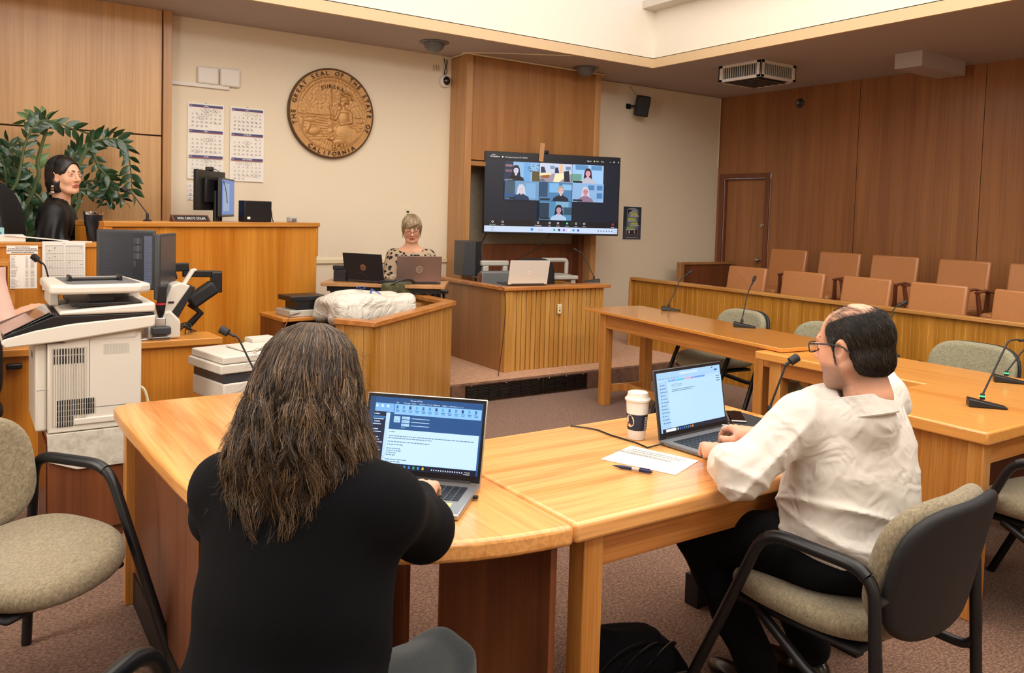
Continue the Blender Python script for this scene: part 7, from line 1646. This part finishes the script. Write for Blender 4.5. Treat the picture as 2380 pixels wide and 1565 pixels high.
# hair: dark volume under several layers of wavy strands
hb = SDF((-.20, -.22, -.34), (.20, .14, .16), .005)
hb.ell((0, -.012, .026), (.072, .088, .080), k=0); hb.ell((0, -.045, -.05), (.090, .072, .09), k=.05); hb.ell((0, -.062, -.14), (.118, .058, .09), k=.05); hb.ell((.0, -.06, -.20), (.09, .042, .07), k=.04)
hb.ell((0, .085, -.06), (.065, .09, .14), k=.02, op='sub'); hb.disp(lambda X, Y, Z: .005*np.sin(60*X+6*np.sin(18*Z+4*Y))+.003*np.sin(130*X+30*Z))
M['hair_under'] = plain('hair_dark_brown', '1c140e', .55, bump=.4, bscale=90); sdf_obj('hair_volume', (hb, TW), 'hair_under', wom, wo, 1)
st = Strands(); rng = np.random.RandomState(11); Tn = np.array(TW)
def env(z):     # half width across (x), depth behind (y), for a height z in the head frame
    zz = np.array([.128, .11, .08, .03, -.03, -.09, -.15, -.20, -.26, -.32]); xx = np.array([.022, .062, .087, .100, .108, .120, .138, .136, .110, .07]); yy = np.array([.02, .06, .09, .115, .128, .132, .130, .122, .108, .09])
    return np.interp(-z, -zz, xx), np.interp(-z, -zz, yy)
pal = [lin(c) for c in ('1c1512', '281e18', '382b22', '4a392c', '66503c', '8e7456', '786048')]
for i in range(11000):
    az = rng.uniform(-2.35, 2.35); lay = rng.rand(); z0 = .126-.05*rng.rand()**2 if lay > .35 else rng.uniform(-.1, .1)
    ln = rng.uniform(.20, .44) if lay > .35 else rng.uniform(.10, .26); zend = max(-.33+.05*rng.rand(), z0-ln)
    if abs(az) > 1.9: zend = max(zend, -.22)
    ph = rng.uniform(0, 6.28); am = rng.uniform(.002, .008); fq = rng.uniform(16, 30); off = rng.uniform(-.012, .006); cl = rng.uniform(-1, 1); n = 18; P = []
    grp = round(az*10+lay*1.7)/10; az2 = az*.35+grp*.65        # strands gather into locks
    gs = math.sin(grp*37.7+int(lay*4)*1.9); gz = math.sin(grp*91.3+int(lay*4)*4.1)
    for k in range(n):
        q = k/(n-1); z = z0+(zend-z0)*q; hx, hy = env(z); t2 = q*q; wv = np.clip((.09-z)/.12, 0, 1)
        a_ = az*(1-t2)+az2*t2 + wv*(.115*math.sin(27*z+gz*6)+.05*math.sin(52*z+ph+gs))
        rr = 1+off*6*(1-q)+.085*math.sin(31*z+gs*5)*wv+.26*gs*max(0, q-.55)**1.3*1.6+.02*cl*q
        P.append([.95*hx*math.sin(a_)*rr+am*.5*math.sin(fq*z+ph)*q, -.012-hy*math.cos(a_)*rr*(1 if math.cos(a_) > 0 else .75)+am*.5*math.cos(fq*z*.9+ph)*q, z+.03*gs*max(0, q-.8)*(1 if lay > .5 else 1.5)])
    gcol = .5+.5*math.sin(grp*53+int(lay*5)*2.3)
    ci = int(np.clip((gcol*.6+rng.rand()*.55)*len(pal)-1.2+(1.0 if zend < -.1 else 0), 0, len(pal)-1)); col = pal[ci]
    if rng.rand() < .03: col = lin('9a8a78')
    P = np.array(P)@Tn[:3, :3].T+Tn[:3, 3]; st.add(P, rng.uniform(.0005, .0011), col)
for i in range(260):    # flyaways
    az = rng.uniform(-2.2, 2.2); z = rng.uniform(-.2, .12); hx, hy = env(z); p = np.array([hx*math.sin(az), -.012-hy*math.cos(az), z]); d = np.array([math.sin(az)*.8, -math.cos(az)*.6, rng.uniform(-.6, .6)]); P = [p*.97+d*.05*q/7*rng.uniform(.6, 1)+np.array([0, 0, -.02*(q/7)**2]) for q in range(8)]
    P = np.array(P)@Tn[:3, :3].T+Tn[:3, 3]; st.add(P, .0004, pal[4])
st.build('hair_strands', 'hair_lock', wom, wo)
# ============================================================ the judge
HJ = OD(150, 408, 5.32); TJ = face_frame(HJ, 141, 2, 3, 1.04); jo = Vector((HJ.x-.02, HJ.y+.05, .45)); jud = thing('person', 'dark-haired woman in a black judge robe seated behind the ledge', 'person', jo)
cj = HJ+Vector((-.04, .035, -.195)); bj = math.radians(104); fj = Vector((math.sin(bj), math.cos(bj), 0)); rj = Vector((fj.y, -fj.x, 0)); Rj = np.array([[rj.x, fj.x, 0], [rj.y, fj.y, 0], [0, 0, 1]])
print('judge', HJ, cj)
Bd = SDF(HJ+Vector((-.5, -.5, -.95)), HJ+Vector((.5, .5, .0)), .012); Bd.cap(cj-Vector((0, 0, .02)), HJ+Vector((0, 0, -.08)), .05, .047, k=.02); Bd.ell(cj-Vector((0, 0, .2)), (.13, .09, .2), Rj, k=.04)
Bd.chain([cj-rj*.16-Vector((0, 0, .05)), cj-rj*.2-Vector((0, 0, .3)), cj+fj*.25-rj*.05-Vector((0, 0, .30))], [.04, .035, .025], .02); Bd.chain([cj+rj*.16-Vector((0, 0, .05)), cj+rj*.2-Vector((0, 0, .3)), cj+fj*.25+rj*.05-Vector((0, 0, .30))], [.04, .035, .025], .02)
sdf_obj('body', [Bd, (head_sdf(.0032), TJ)], 'skin', jud, jo, 1, face_cols('e4b092', 'b05a50', TJ)); eyes(jud, TJ, jo, brow='20140f', look=(-.25, 0))
Rb = SDF(HJ+Vector((-.55, -.5, -1.05)), HJ+Vector((.55, .55, -.06)), .0095)
Rb.ell(cj-Vector((0, 0, .12)), (.19, .12, .16), Rj, k=0); Rb.cap(cj-rj*.15-Vector((0, 0, .045)), cj+rj*.15-Vector((0, 0, .045)), .06, .06, k=.05); Rb.cap(cj-Vector((0, 0, .04)), cj+Vector((.008, -.005, .035)), .075, .062, k=.04)
Rb.chain([cj-rj*.17-Vector((0, 0, .06)), cj-rj*.24-Vector((0, 0, .33)), cj+fj*.2-rj*.14-Vector((0, 0, .36))], [.07, .10, .10], .05); Rb.chain([cj+rj*.17-Vector((0, 0, .06)), cj+rj*.22-Vector((0, 0, .33)), cj+fj*.22+rj*.1-Vector((0, 0, .36))], [.07, .10, .11], .05)
Rb.ell(cj-Vector((0, 0, .5)), (.25, .2, .25), Rj, k=.08); Rb.cap(cj+Vector((.01, -.01, .03)), cj+Vector((.03, -.03, .2)), .056, .06, k=.006, op='sub'); Rb.ell(cj+fj*.09+Vector((0, 0, .0)), (.035, .05, .07), Rj, k=.01, op='sub')
def robef(X, Y, Z): a = np.arctan2(X-cj.x, Y-cj.y); w = np.clip((cj.z-.06-Z)/.15, 0, 1); return w*(.008*np.sin(17*a+2*np.sin(9*Z))+.005*np.sin(31*a+3*np.sin(12*Z+2)))
Rb.disp(robef); M['robe'] = plain('robe_black', '0a0b0e', .5, spec=.35, bump=.05, bscale=300); sdf_obj('robe', Rb, 'robe', jud, jo, 1)
hb = SDF((-.13, -.16, -.17), (.13, .14, .15), .0034); hb.ell((0, -.012, .036), (.083, .104, .090), k=0); hb.ell((0, -.032, -.045), (.092, .082, .092), k=.03); hb.cap((-.07, .0, -.03), (-.066, .008, -.09), .022, .016, k=.025); hb.cap((.07, .0, -.03), (.066, .008, -.09), .022, .016, k=.025)
hb.ell((0, .095, -.018), (.060, .070, .098), k=.012, op='sub'); hb.ell((0, .0, -.155), (.12, .12, .045), k=.015, op='sub'); hb.ell((0, .03, -.10), (.045, .06, .10), k=.012, op='sub'); hb.ell((.080, .018, -.014), (.022, .018, .026), k=.006, op='sub'); hb.cap((.01, .12, .12), (.006, -.05, .135), .006, .006, k=.008, op='sub')
M['hair_black'] = plain('hair_black', '14100f', .36, bump=.05, bscale=160); sdf_obj('hair', (hb, TJ), 'hair_black', jud, jo, 1)
cap_strands('hair_strands', TJ, jud, jo, 3200, ('120e0d', '1c1614', '2a201c'), .12, lambda a: (-.10 if abs(a) < 1.75 else None), .0865, .1065, .092, fall=.07, wav=.0015)
A = Matrix.Translation(-jo) @ TJ
for i, (w_, col) in enumerate(((.010, 'd8d0c4'), (.014, 'b06a3a'), (.018, 'e0d8cc'))):
    em = plain('earring_%d' % i, col, .4)
    for s in (-1, 1): MB(A).box(s*.095-.003, s*.095+.003, -w_/2, w_/2+.004, -.062-.018*i-.010, -.062-.018*i).build('earring', em, jud)
for s in (-1, 1): MB(A).tube([(s*.081, .002, -.04), (s*.094, .002, -.062), (s*.095, .002, -.112)], .0008, 5).build('earring_wire', 'chrome', jud)
t = thing('office_chair', 'high-backed black office chair behind the judge', 'chair', (HJ.x-.06, HJ.y+.10, .45), math.radians(-108))
S_ = SDF((-.32, -.35, -.45), (.32, .2, .45), .012); X, Y, Z = np.meshgrid(*S_.ax, indexing='ij'); q_ = (np.abs(X/.25)**4+np.abs(Z/.38)**4)**.25; d_ = np.maximum((q_-1)*.2, -.022); yy = Y+.05*(1-(X/.25)**2)+.10*np.clip(Z/.4, 0, 1.2)**2-.02
S_.F = (np.sqrt(np.maximum(d_+.022, 0)**2+yy**2)-.022).astype(np.float32); v_, f_ = S_.mesh(); mesh_np('backrest', v_, f_, 'blackm', t, Matrix.Translation((0, -.25, .80)))
MB().box(-.25, .25, -.24, .25, .36, .44).build('seat', 'blackm', t, bevel=.035, seg=4); MB().tube([(0, 0, .05), (0, 0, .37)], .03, 12).build('pedestal', 'black', t); MB().tube([(0, -.2, .38), (0, -.30, .5), (0, -.30, .7)], .025, 8).build('back_bracket', 'black', t)
for s in (-1, 1): MB().tube(fillet([(s*.27, -.24, .66), (s*.29, .0, .64), (s*.29, .1, .42), (s*.2, .05, .38)], .05), .018, 8).build('armrest', 'black', t, smooth=True)
f = MB()
for i in range(5): a_ = i*2*PI/5; f.tube([(0, 0, .08), (.3*math.cos(a_), .3*math.sin(a_), .03)], .025, 8, rs=[.028, .018])
f.build('star_base', 'black', t, smooth=True)
# ============================================================ the blonde woman at the clerk table
HC = OD(957, 532, 6.98); TC = face_frame(HC, 204, 18, 2, .97); co = Vector((HC.x, HC.y, DZT)); cl = thing('person', 'woman with short blonde hair, glasses and a leopard print top at two laptops', 'person', co); print('clerk', HC)
bc = math.radians(206); fc = Vector((math.sin(bc), math.cos(bc), 0)); rc_ = Vector((fc.y, -fc.x, 0)); Rc = np.array([[rc_.x, fc.x, 0], [rc_.y, fc.y, 0], [0, 0, 1]]); cc_ = HC+Vector((0, 0, -.175))-fc*.045
Bd = SDF(HC+Vector((-.5, -.7, -1.05)), HC+Vector((.5, .5, .0)), .012); Bd.cap(cc_-Vector((0, 0, .02)), HC+Vector((0, 0, -.07)), .058, .052, k=.03); Bd.ell(cc_-Vector((0, 0, .04)), (.14, .075, .07), Rc, k=.04); Bd.ell(cc_-Vector((0, 0, .25)), (.14, .09, .2), Rc, k=.04)
hipc = cc_-Vector((0, 0, .46)); Bd.ell(hipc, (.15, .14, .1), Rc, k=.04)
for s in (-1, 1): Bd.chain([cc_+rc_*s*.16-Vector((0, 0, .06)), cc_+rc_*s*.2-Vector((0, 0, .29))+fc*.04, cc_+rc_*s*.09+fc*.27-Vector((0, 0, .27))], [.042, .036, .025], .02); Bd.chain([hipc+rc_*s*.09, hipc+rc_*s*.1+fc*.40, hipc+rc_*s*.1+fc*.36-Vector((0, 0, .38))], [.075, .055, .04], .02)
sdf_obj('body', [Bd, (head_sdf(.0034, fat=.004), TC)], 'skin', cl, co, 1, face_cols('dda888', 'b8685c', TC)); eyes(cl, TC, co, brow='5a4634', look=(0, -.5))
Tp = SDF(HC+Vector((-.45, -.6, -.80)), HC+Vector((.45, .45, -.13)), .0095); Tp.ell(cc_-Vector((0, 0, .16)), (.18, .115, .17), Rc, k=0); Tp.ell(cc_-Vector((0, 0, .38)), (.18, .14, .16), Rc, k=.06); Tp.cap(cc_-rc_*.13-Vector((0, 0, .055)), cc_+rc_*.13-Vector((0, 0, .055)), .058, .058, k=.04)
for s in (-1, 1): Tp.chain([cc_+rc_*s*.155-Vector((0, 0, .065)), cc_+rc_*s*.2-Vector((0, 0, .29))+fc*.04, cc_+rc_*s*.10+fc*.22-Vector((0, 0, .275))], [.062, .055, .042], .03)
Tp.ell(cc_+Vector((0, 0, .05))+fc*.02, (.095, .10, .075), Rc, k=.008, op='sub'); Tp.disp(lambda X, Y, Z: .003*np.sin(40*Z+20*X)*np.sin(25*X))
def leopard(name):
    M_, nt, b = _mat(name); N = nt.nodes; L = nt.links; tc = N.new('ShaderNodeTexCoord'); ns = N.new('ShaderNodeTexNoise'); ns.inputs['Scale'].default_value = 16; mx = N.new('ShaderNodeMix'); mx.data_type = 'VECTOR'; mx.inputs[0].default_value = .05
    L.new(tc.outputs['Object'], ns.inputs['Vector']); L.new(tc.outputs['Object'], mx.inputs[4]); L.new(ns.outputs['Color'], mx.inputs[5]); v = N.new('ShaderNodeTexVoronoi'); v.inputs['Scale'].default_value = 31; L.new(mx.outputs[1], v.inputs['Vector'])
    r = N.new('ShaderNodeValToRGB'); e = r.color_ramp.elements; e[0].position = 0; e[0].color = (*lin('5a4a3a'), 1); e[1].position = .16; e[1].color = (*lin('101014'), 1); a = e.new(.38); a.color = (*lin('101014'), 1); a = e.new(.44); a.color = (*lin('b09a80'), 1); r.color_ramp.interpolation = 'CONSTANT'
    L.new(v.outputs['Distance'], r.inputs[0]); L.new(r.outputs[0], b.inputs['Base Color']); b.inputs['Roughness'].default_value = .8; return M_
M['leopard'] = leopard('leopard_print'); sdf_obj('leopard_top', Tp, 'leopard', cl, co, 1)
Tr = SDF(hipc+Vector((-.4, -.65, -.5)), hipc+Vector((.4, .4, .15)), .012); Tr.ell(hipc, (.18, .15, .11), Rc, k=0)
for s in (-1, 1): Tr.chain([hipc+rc_*s*.09, hipc+rc_*s*.1+fc*.40, hipc+rc_*s*.1+fc*.36-Vector((0, 0, .36))], [.09, .07, .055], .03)
sdf_obj('trousers', Tr, 'black_cloth', cl, co, 1)
hb = SDF((-.13, -.15, -.12), (.13, .14, .15), .0032); hb.ell((0, -.014, .036), (.083, .103, .088), k=0); hb.ell((0, -.05, -.03), (.072, .055, .06), k=.03)
for s in (-1, 1): hb.cap((s*.072, .02, .03), (s*.070, .022, -.035), .02, .012, k=.02)
hb.ell((0, .10, -.040), (.064, .068, .082), k=.01, op='sub'); hb.ell((0, .02, -.13), (.12, .13, .05), k=.015, op='sub'); hb.cap((-.045, .085, .075), (.02, .088, .045), .013, .010, k=.015); hb.cap((-.02, .09, .07), (.045, .082, .04), .011, .009, k=.012)
M['hair_blond'] = plain('hair_blonde', '8a7456', .5, bump=.1, bscale=90, var=.2); sdf_obj('hair', (hb, TC), 'hair_blond', cl, co, 1)
cap_strands('hair_strands', TC, cl, co, 3000, ('6e5a42', '9c8462', 'c4ac84', 'd8c8a8', '8a7254'), .35, lambda a: (-.055 if abs(a) < 1.2 else (-.03 if abs(a) < 1.75 else (.035+.02*math.sin(a*3)))), .086, .106, .091, r=.0008, fall=.0, wav=.006)
A = Matrix.Translation(-co) @ TC; f = MB(A)
for s in (-1, 1):
    f.tube([(s*.032+.022*math.cos(q), .106-.003*abs(math.cos(q)), -.002+.0145*math.sin(q)) for q in [i*PI/10 for i in range(21)]], .0018, 6, cap=False); f.tube([(s*.054, .102, .004), (s*.072, .085, .008), (s*.082, .0, .0)], .0018, 6)
f.tube([(-.010, .108, .002), (0, .112, .004), (.010, .108, .002)], .0018, 6); f.build('spectacles', plain('frame_plum', '2a1420', .35), cl, smooth=True)
for s in (-1, 1): MB(A).tube([(s*.080, .0, -.035), (s*.081, .0, -.07), (s*.081, .0, -.085)], .002, 6).build('earring', 'dgrey', cl)
t = thing('task_chair', 'black task chair of the blonde woman, armrest end showing beside the table', 'chair', (cc_.x-fc.x*.02, cc_.y-fc.y*.02, DZT), math.radians(-206)); ochair(t, 'blackm', .22, .16)
# ============================================================ person at the left edge, pink sleeve
po = Vector((-.22, 4.42, 0)); pk = thing('person', 'person at the left edge, only a pink knit sleeve and a hand visible', 'person', po)
SH = Vector((-.10, 4.48, 1.02)); EB = OD(4, 752, 4.22); WR = OD(50, 727, 4.42); HD = OD(102, 710, 4.55); print('pink', SH, EB, WR, HD)
SH = OD(-24, 622, 4.2)
cK = SH+Vector((-.19, .02, .03)); hipk = Vector((cK.x, cK.y-.05, .56)); HK = cK+Vector((0, .04, .24)); TK = face_frame(HK, 20, 10)
Bd = SDF((-.75, 3.9, .0), (.45, 5.15, 1.3), .013); Bd.cap(cK, HK-Vector((0, 0, .08)), .05, .048, k=.03); Bd.ell(cK-Vector((0, 0, .2)), (.13, .09, .2), k=.04); Bd.ell(hipk, (.15, .14, .1), k=.04); Bd.chain([SH, EB, WR], [.042, .036, .026], .02); Bd.chain([cK+Vector((-.17, 0, -.04)), cK+Vector((-.2, .06, -.3)), cK+Vector((-.05, .3, -.28))], [.042, .036, .026], .02)
for s in (-1, 1): Bd.chain([hipk+Vector((s*.09, 0, 0)), hipk+Vector((s*.1, .36, -.04)), hipk+Vector((s*.1, .33, -.46))], [.075, .055, .04], .02)
hT = hand_T(WR, HD-WR, (0, -.4, 1)); hT2 = hand_T(cK+Vector((-.05, .3, -.28)), (.3, 1, -.1), (0, 0, 1))
sdf_obj('body', [Bd, (head_sdf(.005), TK), (hand_sdf(-1, curl=(.15, .25, .2)), hT), (hand_sdf(+1), hT2)], 'skin', pk, po, 1, face_cols('e2ac90', 'b0605a', TK)); eyes(pk, TK, po)
Tp = SDF((-.7, 3.95, .5), (.3, 4.95, 1.15), .009); Tp.ell(cK-Vector((0, 0, .17)), (.20, .13, .22), k=0); Tp.ell(cK-Vector((0, .02, .38)), (.18, .14, .14), k=.06); Tp.cap(cK+Vector((-.13, 0, -.05)), SH, .06, .06, k=.04); Tp.chain([SH, EB, WR-(WR-EB)*.12], [.066, .062, .042], .03); Tp.chain([cK+Vector((-.17, 0, -.04)), cK+Vector((-.2, .06, -.3)), cK+Vector((-.07, .25, -.28))], [.062, .052, .04], .03); Tp.cap(cK+Vector((0, .0, .02)), cK+Vector((0, 0, .2)), .052, .06, k=.01, op='sub')
Tp.disp(lambda X, Y, Z: .0012*np.sin(420*(Z*.8+Y*.3))+.004*np.sin(30*Z+25*X+3*np.sin(20*Y))); M['pink'] = plain('knit_pink', 'e0b8aa', .85, sheen=.4, bump=.1, bscale=300); sdf_obj('pink_top', Tp, 'pink', pk, po, 1)
Tr = SDF(hipk+Vector((-.35, -.25, -.52)), hipk+Vector((.35, .6, .15)), .013); Tr.ell(hipk, (.18, .15, .11), k=0)
for s in (-1, 1): Tr.chain([hipk+Vector((s*.09, 0, 0)), hipk+Vector((s*.1, .36, -.04)), hipk+Vector((s*.1, .33, -.46))], [.09, .07, .055], .03)
sdf_obj('trousers', Tr, 'black_cloth', pk, po, 1)
hb = SDF((-.13, -.17, -.2), (.13, .14, .15), .005); hb.ell((0, -.014, .038), (.084, .104, .091), k=0); hb.ell((0, -.04, -.06), (.085, .07, .12), k=.03); hb.ell((0, .10, -.03), (.062, .07, .095), k=.01, op='sub'); sdf_obj('hair', (hb, TK), 'hair_brown', pk, po, 1)
t = thing('task_chair', 'black task chair of the person at the left edge, out of view behind the sleeve', 'chair', (hipk.x, hipk.y-.02, 0), 0); ochair(t, 'blackm', .24, .18)
